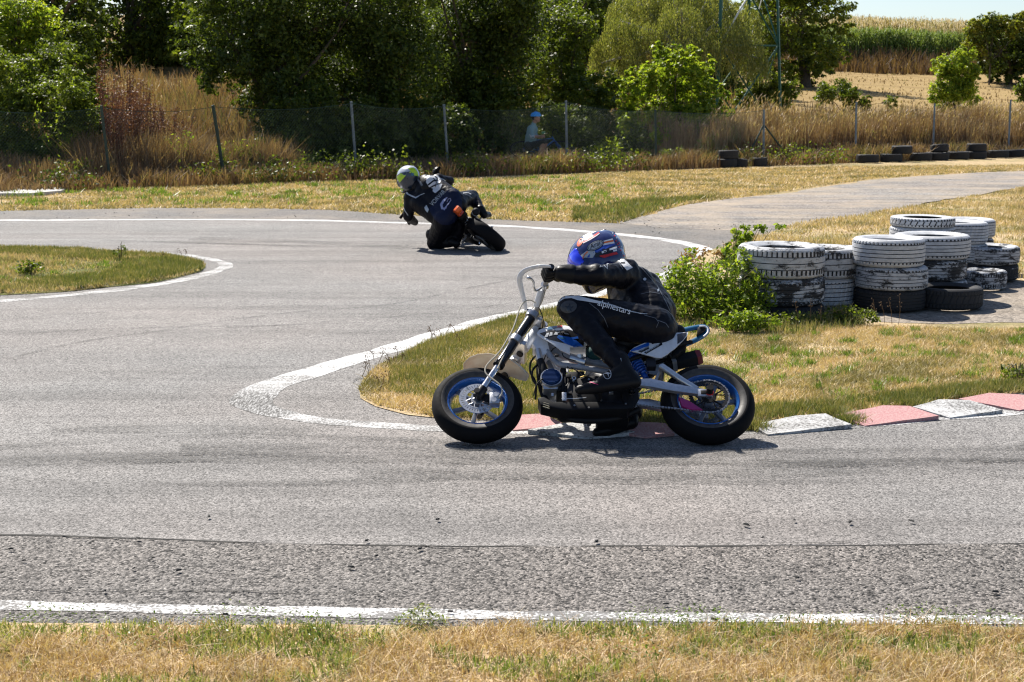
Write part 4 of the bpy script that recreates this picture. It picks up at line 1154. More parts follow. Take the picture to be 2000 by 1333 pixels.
# ------------------------------------------------------------------ green lattice pylon
def pylon():
    Y = 54.0
    base = AT(1500, 200, Y); z0 = TZ(base.x, base.y)
    bx, by = base.x, base.y
    t = thing('lattice_pylon', 'green and white painted steel lattice pylon between the willow and the big dark tree', 'pylon', (bx, by, z0))
    Mg = paint('green pylon paint', (0.03, 0.12, 0.08), .5); Mw = paint('white pylon paint', (0.6, 0.62, 0.6), .5)
    W = 2.5; Hh = 26; 
    def corner(i, z):
        sx = -1 if i in (0, 3) else 1; sy = -1 if i in (0, 1) else 1
        w = (W * (1 - z / Hh * .8)) / 2
        a = .32; x, y = sx * w, sy * w
        return Vector((x * math.cos(a) - y * math.sin(a) - 1.0, x * math.sin(a) + y * math.cos(a) + 1.5, z))
    def bar(name, p, q, r, m):
        d = (q - p); L = d.length; M = Matrix.Translation((p + q) / 2) @ d.to_track_quat('Z', 'Y').to_matrix().to_4x4()
        b = MB(); b.box((0, r * .45, 0), (r, r * .12, L), M); b.box((-r * .45, 0, 0), (r * .12, r, L), M); b.build(name, m, t)
    zs = [-.3, 2.9, 6.2, 9.2, 12.0, 14.6, 17.0, 19.2, 21.2, 23, 24.6]
    for i in range(4): bar('leg', corner(i, -1.2), corner(i, 25), .10, Mg)
    for k in range(len(zs) - 1):
        for i in range(4):
            j = (i + 1) % 4
            bar('brace', corner(i, zs[k]), corner(j, zs[k + 1]), .05, Mw if (i == 0 and k % 2 == 1) else Mg)
            bar('brace', corner(j, zs[k]), corner(i, zs[k + 1]), .045, Mw if (i == 1 and k) else Mg)
            bar('strut', corner(i, zs[k + 1]), corner(j, zs[k + 1]), .05, Mg)
pylon()
# ------------------------------------------------------------------ car tyres
def tyre_mat(name, kind):
    """kind 0: painted outside, 1: bare rubber; how much paint is left comes from the object's own colour"""
    t = NT(name); v = t.coords('Object')
    oi = t.n('ShaderNodeObjectInfo')
    add = t.n('ShaderNodeVectorMath'); add.operation = 'ADD'; t.l(v, add.inputs[0])
    mul = t.n('ShaderNodeMath'); mul.operation = 'MULTIPLY'; t.l(oi.outputs['Random'], mul.inputs[0]); mul.inputs[1].default_value = 37.0
    cmb = t.n('ShaderNodeCombineXYZ'); t.l(mul.outputs[0], cmb.inputs[0]); t.l(mul.outputs[0], cmb.inputs[1]); t.l(cmb.outputs[0], add.inputs[1])
    sq = t.n('ShaderNodeVectorMath'); sq.operation = 'MULTIPLY'; t.l(add.outputs[0], sq.inputs[0]); sq.inputs[1].default_value = (1, 1, 1.6); vv = sq.outputs[0]
    n = t.noise(vv, 2.6, 3, 0.5); n2 = t.noise(vv, 38, 4, 0.75)
    n3 = t.noise(vv, 11, 4, .7); f = t.math('ADD', t.math('ADD', t.math('MULTIPLY', n, .48), t.math('MULTIPLY', n2, .24)), t.math('MULTIPLY', n3, .28))
    sp = t.n('ShaderNodeSeparateColor'); t.l(oi.outputs['Color'], sp.inputs[0])
    th = t.math('ADD', f, t.math('SUBTRACT', sp.outputs[0], 0.5))
    fac = t.ramp(th, [(0.46, 0.0), (0.52, 0.92), (0.62, 1.0)])
    grime = t.ramp(t.noise(vv, 5, 5, .75), [(.3, .62), (.65, 1.0)])
    white = t.mix(1.0, (0.52, 0.535, 0.56), grime, 'MULTIPLY')
    rub = t.mix(n2, (0.012, 0.012, 0.013), (0.035, 0.035, 0.037))
    c = t.mix(fac, rub, white) if kind == 0 else rub
    nr = t.bump(f, .25, .004)
    rg = t.mix(fac, (.75, .75, .75), (.6, .6, .6)) if kind == 0 else .7
    return t.done(t.pbr(c, rg, 0, .35, nr))
M_TP = tyre_mat('painted tyre rubber', 0)
M_TB = tyre_mat('bare tyre rubber', 1)

def car_tyre_mesh(name, style, seg=160):
    """outer radius 1, width 1 along z from 0 to 1; real grooves. style sets the tread"""
    ribs = {0: [.2, .36, .5, .64, .8], 1: [.30, .5, .70], 2: [.16, .3, .43, .57, .7, .84], 3: [.3, .7]}[style]
    gw = .015
    prof = [(.615, .18, 1), (.60, .24, 1)]    # inside lip (r, h, mat)
    prof = []
    # bottom bead -> sidewall -> tread -> sidewall -> top bead -> inner liner
    side = [(.62, .16), (.60, .12), (.64, .09), (.74, .03), (.84, .005), (.92, .03), (.965, .085)]
    for r, h in side: prof.append((r, h, 0, 0))
    shoulder0 = (.985, .13)
    prof.append((shoulder0[0], shoulder0[1], 0, 1))
    prev = .13
    for g in ribs:
        rr = 1.0 - .012 * abs(g - .5) * 2
        prof.append((rr, g - gw, 0, 1 if (g == ribs[0]) else (2 if style == 3 else (3 if style != 1 else 0))))
        prof.append((rr - .028, g - gw * .8, 1, 0)); prof.append((rr - .028, g + gw * .8, 0, 0))
        prof.append((rr, g + gw, 0, (1 if g == ribs[-1] else (2 if style == 3 else (3 if style != 1 else 0)))))
    prof.append((.985, .87, 0, 1))
    for r, h in side[::-1]: prof.append((r, 1 - h, 0, 0))
    prof += [(.66, .80, 1, 0), (.86, .88, 1, 0), (.945, .80, 1, 0), (.955, .5, 1, 0), (.945, .2, 1, 0), (.86, .12, 1, 0), (.66, .20, 1, 0)]
    V = []; F = []; MI = []
    m = len(prof)
    for k in range(seg):
        for j, (r, h, mt, sp) in enumerate(prof):
            a = 2 * math.pi * k / seg
            cut = 0
            if sp == 1 and (k % 3 == 0): cut = .022
            elif sp == 2 and ((k + int(h * 9)) % 5 == 0): cut = .022
            elif sp == 3 and style == 2 and ((k + int(h * 30)) % 4 == 0): cut = .016
            if sp in (2, 3): a += (h - .5) * .12
            V.append(((r - cut) * math.cos(a), (r - cut) * math.sin(a), h))
    for k in range(seg):
        k2 = (k + 1) % seg
        for j in range(m):
            j2 = (j + 1) % m
            F.append((k * m + j, k2 * m + j, k2 * m + j2, k * m + j2))
            mt = 1 if (prof[j][2] == 1 or (j >= m - 7)) else 0
            # the cut cells stay unpainted
            if (prof[j][3] == 1 and prof[j2][3] in (1, 2, 3) and k % 3 == 0) : mt = 1
            if prof[j][3] == 2 and prof[j2][3] == 2 and ((k + int(prof[j][1] * 9)) % 5 == 0): mt = 1
            MI.append(mt)
    me = bpy.data.meshes.new(name); me.from_pydata(V, [], F); me.polygons.foreach_set('material_index', MI)
    me.materials.append(M_TP); me.materials.append(M_TB)
    me.update()
    return me
TY = [car_tyre_mesh('tyre', i) for i in range(4)]
TYL = [car_tyre_mesh('tyre_far', i, 40) for i in (0, 1)]

def put_tyre(x, y, z, dia, width, style, white, label, group, tilt=0.0, rz=None, far=False, name='car_tyre'):
    o = bpy.data.objects.new(name, (TYL[style % 2] if far else TY[style])); COL.objects.link(o)
    o.scale = (dia / 2, dia / 2, width)
    o.location = (x, y, z)
    o.rotation_euler = (tilt, tilt * .6, rnd.uniform(0, 6.28) if rz is None else rz)
    o.color = (white, 0, 0, 1)
    return tag(o, label, 'tyre', group)

# stacks: name for labels, picture column, depth, diameter, [(width, style, white, description)] bottom first, sunk
STK = [
    (1526, 12.62, .715, .10, [(.20, 3, .28, 'black bottom tyre half sunk in grass under the two largest tyres'), (.225, 0, .535, 'half black half white tyre with a pale strap, middle of the nearest stack'), (.255, 1, .60, 'large white tyre with black worn tread on top of the nearest stack')]),
    (1601, 13.18, .63, .02, [(.27, 2, .72, 'white finely siped tyre at the bottom of the second stack'), (.25, 1, .6, 'black-mottled white tyre on top of the second stack')]),
    (1632, 13.8, .63, .02, [(.235, 0, .74, 'white tyre at the bottom of the narrow third stack'), (.215, 2, .78, 'clean white tyre on top of the narrow third stack')]),
    (1741, 12.95, .60, .0, [(.175, 0, .36, 'mostly black bottom tyre of the fourth stack'), (.195, 0, .6, 'white ribbed tyre with black patches in the middle of the fourth stack'), (.235, 0, .8, 'clean white ribbed tyre on top of the fourth stack')]),
    (1812, 13.65, .67, .0, [(.17, 2, .6, 'white bottom tyre of the fifth stack, behind the black tyre'), (.19, 0, .52, 'patchy black and white tyre in the middle of the fifth stack'), (.21, 0, .66, 'white tyre with a dark smear on the fifth stack, third from the ground')]),
    (1800, 14.35, .60, .0, [(.2, 0, .6, 'hidden lower tyre of the stack behind the fifth'), (.19, 2, .6, 'hidden middle tyre of the stack behind the fifth'), (.19, 0, .75, 'white tyre second from the top of the tallest back stack'), (.09, 3, .8, 'thin white tyre topping the tallest back stack')]),
    (1866, 15.0, .60, .0, [(.18, 1, .5, 'black and white bottom tyre of the sixth stack'), (.18, 2, .62, 'mottled middle tyre of the sixth stack'), (.21, 2, .82, 'clean white tyre on top of the sixth stack')]),
    (1884, 15.75, .58, .0, [(.17, 0, .5, 'bottom tyre of the seventh stack, mostly hidden'), (.17, 0, .55, 'middle tyre of the seventh stack, mostly hidden'), (.19, 2, .8, 'white tyre on top of the seventh, farthest stack')]),
    (1931, 14.95, .60, .0, [(.16, 2, .46, 'dark chevron-tread tyre at the foot of the low right-hand stack'), (.175, 0, .58, 'streaky white tyre on top of the low right-hand stack')]),
]
def stack_pos(px, d):
    k = (px - 1000) / FPX
    # depth along the view axis to ground y at mid height
    y = (d - (CAMH - .3) * math.sin(PIT)) / math.cos(PIT)
    return k * d, y
for si, (px, d, dia, sink, lst) in enumerate(STK):
    x, y = stack_pos(px, d); z = .018 - sink
    for (w, st, wh, lab) in lst:
        jx, jy = rnd.uniform(-.012, .012), rnd.uniform(-.012, .012)
        if si == 4 and st == 0 and w > .2: jx += .015
        if si == 3 and w > .2: jx -= .035
        put_tyre(x + jx, y + jy, z, dia * rnd.uniform(.985, 1.01), w, st, wh - .06, lab, 'white painted tyres stacked as a barrier', tilt=rnd.uniform(-.012, .012))
        z += w * .985
x, y = stack_pos(1854, 13.02); put_tyre(x, y, .018, .575, .18, 3, -.2, 'black unpainted tyre lying flat in front of the fifth stack', 'white painted tyres stacked as a barrier')
x, y = stack_pos(1905, 14.3); 
put_tyre(x + .08, y - .02, .018, .42, .17, 1, .5, 'small black and white tyre behind the black tyre', 'white painted tyres stacked as a barrier')
# pale strap round the middle tyre of the nearest stack
def strap():
    x, y = stack_pos(1526, 12.62); b = MB()
    p = [Vector((x - .245, y - .27, .40)), Vector((x - .232, y - .285, .30)), Vector((x - .222, y - .285, .12)), Vector((x - .215, y - .27, -.02))]
    b.tube(smooth_open(p, 2), .006, 6)
    o = b.build('cord', paint('pale cord', (.4, .43, .48), .6)); tag(o, 'pale cord hanging down the nearest tyre stack', 'cord')
strap()

# old tyres along the fence
FT = [(1377, 0, .5), (1380, 1, .5), (1398, 0, .45), (1440, 0, .4), (1636, 0, .6), (1682, 0, .6), (1702, 1, .55), (1740, 0, .6), (1772, 0, .62), (1776, 1, .5), (1812, 0, .6), (1846, 0, .62), (1847, 1, .55), (1890, 0, .6), (1926, 0, .6), (1958, 0, .6), (1970, 1, .55), (2008, 0, .6), (2050, 0, .6)]
for i, (px, lvl, dia) in enumerate(FT):
    s = fence_s(px); c = fence_pt(s, -1.05 if px > 1600 else -.8)
    where = ['lower dark tyre of the lone pair by the bright young tree', 'upper dark tyre of the lone pair by the bright young tree', 'dark tyre leaning at the right of the lone pair', 'sunken dark tyre in the weeds before the braced post', 'leftmost dark tyre of the row by the fence', 'dark tyre second in the row by the fence', 'tyre lying on the row, above the second and third', 'dark tyre fourth from the left in the fence row', 'dark tyre between the two middle posts in the fence row', 'slanting tyre on top of the row left of the tall pair', 'dark tyre just left of the tall pair', 'lower tyre of the tall pair right of the ninth post', 'upper tyre of the tall pair right of the ninth post', 'dark tyre just right of the tall pair', 'dark tyre midway between the tall pair and the last pair', 'lower tyre of the last pair by the rightmost post', 'upper tyre of the last pair by the rightmost post', 'dark tyre right of the last pair', 'dark tyre at the right end of the fence row'][i]
    put_tyre(c.x, c.y + .02 * (i % 2), (.0 if lvl == 0 else .2), dia, .21, i, -.3, where, 'old black tyres along the wire fence', tilt=(.12 if px in (1776, 1398) else rnd.uniform(-.03, .03)), far=True)

# ------------------------------------------------------------------ vine and weeds round the tyre stacks
def leafy(name, label, cat, px, py, lobes, n, leaf, mat, stems=10, grp=None, aspect=.6, up=.5, Y=None):
    """lobes: (dx, dy, dz, rx, ry, rz) in metres from the foot"""
    c = G(px, py)
    t = thing(name, label, cat, (c.x, c.y, 0.012), 0, grp)
    C, D = crown_points(lobes, n, RNG, 14, .2, .35)
    C = C[C[:, 2] > .01]; D = np.zeros_like(C)
    V, F = leaf_verts(C, leaf, RNG, up, None, aspect); np_mesh('leaves', V, F, 4, mat, t)
    st = MB(); r = random.Random(int(px + py))
    for k in range(stems):
        l = lobes[k % len(lobes)]; e = Vector((l[0] + r.uniform(-1, 1) * l[3], l[1] + r.uniform(-1, 1) * l[4], max(.03, l[2] + r.uniform(-.3, 1) * l[5])))
        st.tube([(e.x * .2, e.y * .2, 0), e * .55 + Vector((0, 0, .06)), e], [.005, .004, .002], 5)
    st.build('stem', M_STEM, t)
    return t
M_STEM = paint('green brown stems', (0.12, 0.10, 0.04), .7)
L_VINE = leafmat('vine leaves', [(0.05, 0.085, 0.012), (0.10, 0.15, 0.018), (0.18, 0.235, 0.028), (0.28, 0.30, 0.045)], .42, .45, 1.5, 1.9, spec=.18)
L_DRYV = leafmat('withered leaves', [(0.2, 0.1, 0.05), (0.3, 0.17, 0.08), (0.16, 0.12, 0.05)], .3, .6, 2)
leafy('vine', 'bright green leafy vine heaped against the nearest white tyres', 'vine', 1395, 628, [(-.15, .1, .30, .30, .2, .16), (.12, .05, .32, .28, .2, .18), (.0, .0, .14, .42, .25, .14), (.2, .2, .45, .13, .12, .14), (-.33, .15, .18, .18, .15, .14), (.3, -.08, .2, .15, .12, .14), (.05, -.15, .12, .3, .15, .1)], 6500, .040, L_VINE, 30, aspect=.5)
leafy('vine', 'thin climbing vine over the left rim of the nearest white tyre', 'vine', 1425, 600, [(.05, .15, .50, .10, .1, .09), (.12, .18, .60, .09, .09, .08), (.02, .1, .40, .1, .1, .08), (.2, .25, .64, .10, .08, .03), (.38, .3, .645, .12, .08, .02)], 620, .045, L_VINE, 14)
leafy('weed', 'withered brown stems among the green vine', 'weed', 1375, 600, [(.0, .15, .38, .28, .12, .08), (.2, .2, .42, .1, .1, .1)], 500, .035, L_DRYV, 16)
leafy('weed', 'sprawling weed with long shoots left of the vine, over the track edge', 'weed', 1322, 572, [(.0, .05, .10, .12, .1, .09), (.1, .1, .22, .12, .1, .08), (.18, .12, .3, .14, .1, .06)], 420, .04, L_VINE, 12)
leafy('weed', 'green weed tuft under the second and third tyre stacks', 'weed', 1660, 636, [(0, 0, .07, .17, .1, .07), (-.12, 0, .05, .1, .08, .05), (.12, -.02, .05, .12, .08, .05)], 900, .028, L_MID, 14)
leafy('weed', 'low shaded weeds at the foot of the nearest stack', 'weed', 1520, 640, [(0, 0, .05, .35, .1, .05), (-.25, 0, .07, .15, .1, .07)], 900, .03, L_MID, 12)
leafy('weed', 'leafy green weed at the foot of the vine, by the tail of the near motorbike', 'weed', 1440, 650, [(0, 0, .08, .2, .12, .08), (.1, 0, .06, .2, .1, .05)], 1100, .035, L_VINE, 14)
leafy('weed', 'small weed sprig standing in the left grass island', 'weed', 235, 510, [(0, 0, .1, .07, .07, .1)], 120, .03, L_MID, 5)
leafy('weed', 'dark weed clump in the left grass island', 'weed', 60, 540, [(0, 0, .08, .15, .12, .08)], 260, .04, L_MID, 6)
leafy('weed', 'green weed at the right edge before the red kerb block', 'weed', 1990, 745, [(0, 0, .04, .15, .1, .05)], 400, .03, L_MID, 8)
# thin seed stalks on grass edges
def stalks(pts, name, lab, h=.14):
    b = MB(); r = random.Random(len(pts))
    for (px, py) in pts:
        c = G(px, py, .012); e = c + Vector((r.uniform(-.04, .04), r.uniform(-.02, .02), h * r.uniform(.6, 1.2)))
        b.tube([c, c.lerp(e, .5) + Vector((.008, 0, 0)), e], [.0022, .002, .0015], 4)
        for k in range(7):
            q = c.lerp(e, r.uniform(.6, 1.05)) + Vector((r.uniform(-.018, .018), r.uniform(-.01, .01), 0))
            b.ell(q, (.0035, .0035, .0045), n=5, m=3)
    o = b.build(name, paint('brown seed stalk', (.16, .10, .05), .8)); tag(o, lab, 'weeds', kind='stuff')
rr = random.Random(12)
stalks([(rr.uniform(730, 800), rr.uniform(690, 730)) for _ in range(7)] + [(rr.uniform(840, 900), rr.uniform(650, 670)) for _ in range(8)] + [(rr.uniform(310, 390), rr.uniform(500, 515)) for _ in range(7)] + [(rr.uniform(700, 760), rr.uniform(730, 760)) for _ in range(6)], 'seed_stalks', 'thin brown seed stalks along the grass edges', .10)
stalks([(1712, 630), (1728, 632), (1742, 634), (1705, 634), (1755, 636), (1600, 640), (1560, 645), (1580, 638)], 'seed_stalks', 'thin flowering stalks before the fourth tyre stack', .2)
# ------------------------------------------------------------------ bodies grown as one skin, and marks laid on surfaces
BENCH = []
WS = bpy.data.scenes.new('workshop')     # an empty bench where single meshes are evaluated; nothing stays in it
def bench_graph():
    with bpy.context.temp_override(scene=WS, view_layer=WS.view_layers[0]):
        dg = bpy.context.evaluated_depsgraph_get(); dg.update()
    return dg
def cap_prim(p0, p1, r0, r1, m=0, sq=1.0): return ('c', Vector(p0), Vector(p1), r0, r1, m, sq)
def ell_prim(c, r, m=0, R=None): return ('e', Vector(c), Vector(r), R or Matrix.Identity(3), m)

def blob(name, prims, voxel, mats, parent=None, smooth=6, rough_amp=0.0, rough_f=12.0, fac=0.5):
    """a single closed surface grown round overlapping tapered limbs"""
    b = MB()
    for p in prims:
        if p[0] == 'c':
            _, a, c, r0, r1, m, sq = p
            d = c - a; L = max(d.length, 1e-5)
            Mx = Matrix.Translation(a) @ d.to_track_quat('Z', 'Y').to_matrix().to_4x4()
            prof = []
            for k in range(6): t = math.pi / 2 * k / 5; prof.append((max(1e-4, r0 * math.sin(t)), -r0 * math.cos(t)))
            for k in range(6): t = math.pi / 2 * k / 5; prof.append((max(1e-4, r1 * math.cos(t)), L + r1 * math.sin(t)))
            b.lathe(prof, 18, 'z', Mx)
        else:
            _, c, r, R, m = p
            b.ell((0, 0, 0), (r.x, r.y, r.z), Matrix.Translation(c) @ R.to_4x4(), n=22, m=14)
    me = bpy.data.meshes.new(name + '_raw'); me.from_pydata(b.v, [], b.f)
    bm = bmesh.new(); bm.from_mesh(me); bmesh.ops.remove_doubles(bm, verts=bm.verts[:], dist=2e-4)
    bmesh.ops.recalc_face_normals(bm, faces=bm.faces[:]); bm.to_mesh(me); bm.free()
    tmp = bpy.data.objects.new(name + '_raw', me); WS.collection.objects.link(tmp)
    md = tmp.modifiers.new('r', 'REMESH'); md.mode = 'VOXEL'; md.voxel_size = voxel; md.adaptivity = 0
    if smooth: ms = tmp.modifiers.new('s', 'SMOOTH'); ms.factor = fac; ms.iterations = smooth
    dg = bench_graph()
    out = bpy.data.meshes.new_from_object(tmp.evaluated_get(dg))
    WS.collection.objects.unlink(tmp); BENCH.extend([tmp, me])
    out.name = name
    if rough_amp > 0:
        nv = [v.normal.copy() for v in out.vertices]
        cv = [v.co.copy() for v in out.vertices]
        out.vertices.foreach_set('co', [x for c_, n_ in zip(cv, nv) for x in (c_ + n_ * (mnoise.noise(c_ * rough_f) + .5 * mnoise.noise(c_ * rough_f * 2.3)) * rough_amp)])
        out.update()
    nm = max((p[5] if p[0] == 'c' else p[4]) for p in prims) + 1
    o = link_mesh(name, out, mats if isinstance(mats, (list, tuple)) else [mats], parent)
    if nm > 1:
        n = len(out.polygons); Cc = np.empty(n * 3, np.float32); out.polygons.foreach_get('center', Cc); Cc = Cc.reshape(-1, 3)
        best = np.full(n, 1e9); bi = np.zeros(n, int)
        for p in prims:
            if p[0] == 'c':
                a = np.array(p[1]); c = np.array(p[2]); d = c - a; L2 = max(1e-9, (d * d).sum())
                t = np.clip(((Cc - a) @ d) / L2, 0, 1); q = a + t[:, None] * d
                D = np.linalg.norm(Cc - q, axis=1) / (p[3] + (p[4] - p[3]) * t); m = p[5]
            else:
                Rm = np.array(p[3]); D = np.linalg.norm(((Cc - np.array(p[1])) @ Rm) / np.array(p[2]), axis=1); m = p[4]
            k = D < best; best[k] = D[k]; bi[k] = m
        out.polygons.foreach_set('material_index', bi.astype(np.int32))
    out.shade_smooth()
    return o

class Frame:
    """a local frame and the sight lines of the photograph expressed in it"""
    def __init__(s, M):
        s.M = M; s.I = M.inverted(); s.o = s.I @ CAMP; s.R = s.I.to_3x3()
    def pix(s, px, py, axis, val):
        d = s.R @ ray(px, py); t = (val - s.o[axis]) / d[axis]; return s.o + d * t
    def w(s, px, py, w): return s.pix(px, py, 1, -w)
    def ray(s, px, py): return s.o, (s.R @ ray(px, py)).normalized()

def bvh_of(objs):
    V = []; F = []
    for o in (objs if isinstance(objs, (list, tuple)) else [objs]):
        b = len(V); V += [v.co.copy() for v in o.data.vertices]; F += [[b + i for i in p.vertices] for p in o.data.polygons]
    return BVHTree.FromPolygons(V, F)

def _grid_cut(bm, step):
    xs = [v.co.x for v in bm.verts]; ys = [v.co.y for v in bm.verts]
    for ax, lo, hi in ((0, min(xs), max(xs)), (1, min(ys), max(ys))):
        k = math.floor(lo / step) + 1
        while k * step < hi:
            n = (1, 0, 0) if ax == 0 else (0, 1, 0)
            bmesh.ops.bisect_plane(bm, geom=bm.verts[:] + bm.edges[:] + bm.faces[:], plane_co=(k * step, k * step, 0), plane_no=n, dist=1e-5)
            k += 1

def decal(name, fr, bvh, polys, mat, parent, off=0.0016, step=3.0, label=None, src=None):
    """flat print in photo pixels, laid on the surface it is printed on"""
    if src is not None: bm = src
    else:
        bm = bmesh.new()
        for pts in (polys if isinstance(polys[0][0], (tuple, list)) else [polys]):
            vs = [bm.verts.new((p[0], p[1], 0)) for p in pts]
            try: bm.faces.new(vs)
            except ValueError: pass
        bmesh.ops.triangulate(bm, faces=bm.faces[:])
    _grid_cut(bm, step)
    dead = []
    for v in bm.verts:
        o, d = fr.ray(v.co.x, v.co.y)
        loc, nrm, idx, dist = bvh.ray_cast(o, d)
        if loc is None: dead.append(v); continue
        if nrm.dot(d) > 0: nrm = -nrm
        v.co = loc + nrm * off
    bmesh.ops.delete(bm, geom=dead, context='VERTS')
    long_ = [e for e in bm.edges if e.calc_length() > 0.045]
    if long_: bmesh.ops.delete(bm, geom=long_, context='EDGES')
    me = bpy.data.meshes.new(name); bm.to_mesh(me); bm.free()
    if not len(me.polygons): print('EMPTY DECAL', name); return None
    o = link_mesh(name, me, mat, parent)
    me.shade_smooth()
    if label: o['label'] = label
    return o

def text_bm(text, x, y, size, ang=0.0, sx=1.0, shear=0.0, bold=0.0, spacing=1.0):
    """lettering as a flat mesh in photo pixels; (x, y) its left baseline, ang in degrees anticlockwise"""
    cu = bpy.data.curves.new('lettering', 'FONT'); cu.body = text; cu.size = size; cu.shear = shear; cu.offset = bold; cu.space_character = spacing
    cu.resolution_u = 4
    ob = bpy.data.objects.new('lettering', cu); WS.collection.objects.link(ob)
    dg = bench_graph()
    me = bpy.data.meshes.new_from_object(ob.evaluated_get(dg))
    WS.collection.objects.unlink(ob); BENCH.extend([ob, cu, me])
    bm = bmesh.new(); bm.from_mesh(me)
    c, s = math.cos(math.radians(ang)), math.sin(math.radians(ang))
    for v in bm.verts:
        a, b = v.co.x * sx, v.co.y
        v.co = Vector((x + a * c - b * s, y - (a * s + b * c), 0))
    return bm

def band(pts, w):
    """outline of a stripe of width w along pts, in pixels"""
    L = []; R = []
    n = len(pts)
    for i, p in enumerate(pts):
        a = Vector(pts[max(0, i - 1)]); b = Vector(pts[min(n - 1, i + 1)]); t = (b - a).normalized()
        q = Vector((-t.y, t.x)) * (w[i] if isinstance(w, (list, tuple)) else w) / 2
        L.append((p[0] + q.x, p[1] + q.y)); R.append((p[0] - q.x, p[1] - q.y))
    return [[L[i], L[i + 1], R[i + 1], R[i]] for i in range(n - 1)]

def star(cx, cy, r, rot=0, inner=.45):
    return [(cx + (r if k % 2 == 0 else r * inner) * math.sin(math.radians(rot + 36 * k)), cy - (r if k % 2 == 0 else r * inner) * math.cos(math.radians(rot + 36 * k))) for k in range(10)]
def ellipse(cx, cy, a, b, rot=0, n=24):
    c, s = math.cos(math.radians(rot)), math.sin(math.radians(rot))
    return [(cx + a * math.cos(t) * c + b * math.sin(t) * s, cy - a * math.cos(t) * s + b * math.sin(t) * c) for t in [2 * math.pi * k / n for k in range(n)]]
def ring(cx, cy, a, b, th, rot=0, n=28):
    o = ellipse(cx, cy, a, b, rot, n); i = ellipse(cx, cy, a - th, b - th, rot, n)
    return [[o[k], o[(k + 1) % n], i[(k + 1) % n], i[k]] for k in range(n)]
def outline(pts, th):
    """closed outline of a polygon drawn as a line"""
    return band(list(pts) + [pts[0]], th)

# materials for people and machines
def leather(name, col, rough=.46, amp=.5):
    t = NT(name); v = t.coords('Object')
    n = t.noise(t.coords('Object', (1.0, 1.0, 1.7)), 7, 2.5, .5, .8); n2 = t.noise(v, 160, 3, .6); w = t.n('ShaderNodeTexWave'); t.l(t.coords('Object', (3, 3, 9)), w.inputs[0]); w.inputs['Scale'].default_value = 2.5; w.inputs['Distortion'].default_value = 6; w.inputs['Detail'].default_value = 3
    nr = t.bump(n, amp, .02); nr = t.bump(w.outputs['Fac'], amp * .25, .012, nr); nr = t.bump(n2, .15, .002, nr)
    c = t.mix(n, tuple(x * .75 for x in col), tuple(x * 1.3 for x in col))
    return t.done(t.pbr(c, t.math('ADD', t.math('MULTIPLY', n2, .2), rough - .1), 0, .16, nr))
M_LBLK = leather('black racing leather', (.0045, .0046, .0075))
M_LNAVY = leather('dark navy leather', (.008, .012, .035))
M_LWHT = leather('white leather', (.55, .56, .58), .45)
M_LGRY = leather('grey leather', (.12, .13, .15), .45)
M_WHT = paint('white print', (.72, .73, .74), .4, spec=.5)
M_SILV = paint('silver print', (.42, .44, .46), .35, .3)
M_ORG = paint('orange print', (.75, .16, .03), .35)
M_RED = paint('red print', (.55, .02, .02), .35)
M_BLKG = paint('gloss black', (.01, .01, .012), .25, coat=.4)
M_BLK = paint('satin black', (.008, .008, .009), .5, spec=.2)
M_BLKM = paint('matt black metal', (.008, .008, .009), .55, .0, spec=.2)
M_RUB = paint('tyre rubber', (.005, .005, .006), .75, spec=.14, scale=60, bump=.3, wear=.3)
M_RUBW = paint('scuffed sidewall rubber', (.035, .032, .03), .55, scale=40, bump=.3, wear=.5)
M_ALU = paint('brushed aluminium', (.55, .56, .58), .32, .85, scale=60)
M_CHR = paint('chromed steel', (.7, .71, .73), .15, 1.0)
M_STEEL = paint('steel', (.32, .32, .33), .38, .8)
M_DKST = paint('dark steel', (.022, .022, .025), .45, .4, spec=.3, scale=22, wear=.6)
M_BLUE = paint('blue anodised rim', (.01, .10, .36), .3, .35, coat=.5)
M_BPL = paint('blue plastic', (.008, .09, .42), .3, coat=.4)
M_LBPL = paint('light blue plastic', (.006, .09, .19), .3, coat=.4)
M_WPL = paint('white plastic', (.62, .64, .68), .35, coat=.3)
def _cream():
    t = NT('yellowed white plastic'); v = t.coords('Object'); n = t.noise(v, 9, 4, .6)
    c = t.mix(t.ramp(n, [(.35, 0.), (.7, 1.)]), (.78, .72, .62), (.62, .50, .36))
    tr = t.n('ShaderNodeBsdfTranslucent'); t.l(c, tr.inputs[0]); mx = t.n('ShaderNodeMixShader'); mx.inputs[0].default_value = .22
    t.l(t.pbr(c, .4, coat=.2), mx.inputs[1]); t.l(tr.outputs[0], mx.inputs[2]); return t.done(mx.outputs[0])
M_CREAM = _cream()
M_NAVY = paint('navy gloss', (.008, .015, .09), .22, coat=.8)
M_SKIN = paint('skin', (.42, .22, .15), .5)
# ------------------------------------------------------------------ the near motorbike, built upright in its own frame, then leaned
LEAN = math.radians(49)
_o = G(1165, 876)
BM = Matrix.Translation(_o) @ Matrix.Rotation(-LEAN, 4, 'X')
FR = Frame(BM)
K = FR.w

TYP = [(.160, .036), (.166, .048), (.182, .057), (.200, .062), (.216, .060), (.230, .050), (.241, .035), (.248, .018), (.250, 0)]
def tyre_profile():
    return TYP + [(r, -y) for r, y in TYP[-2::-1]]
ZAX = max(r + y * math.tan(LEAN) for r, y in TYP) - .002

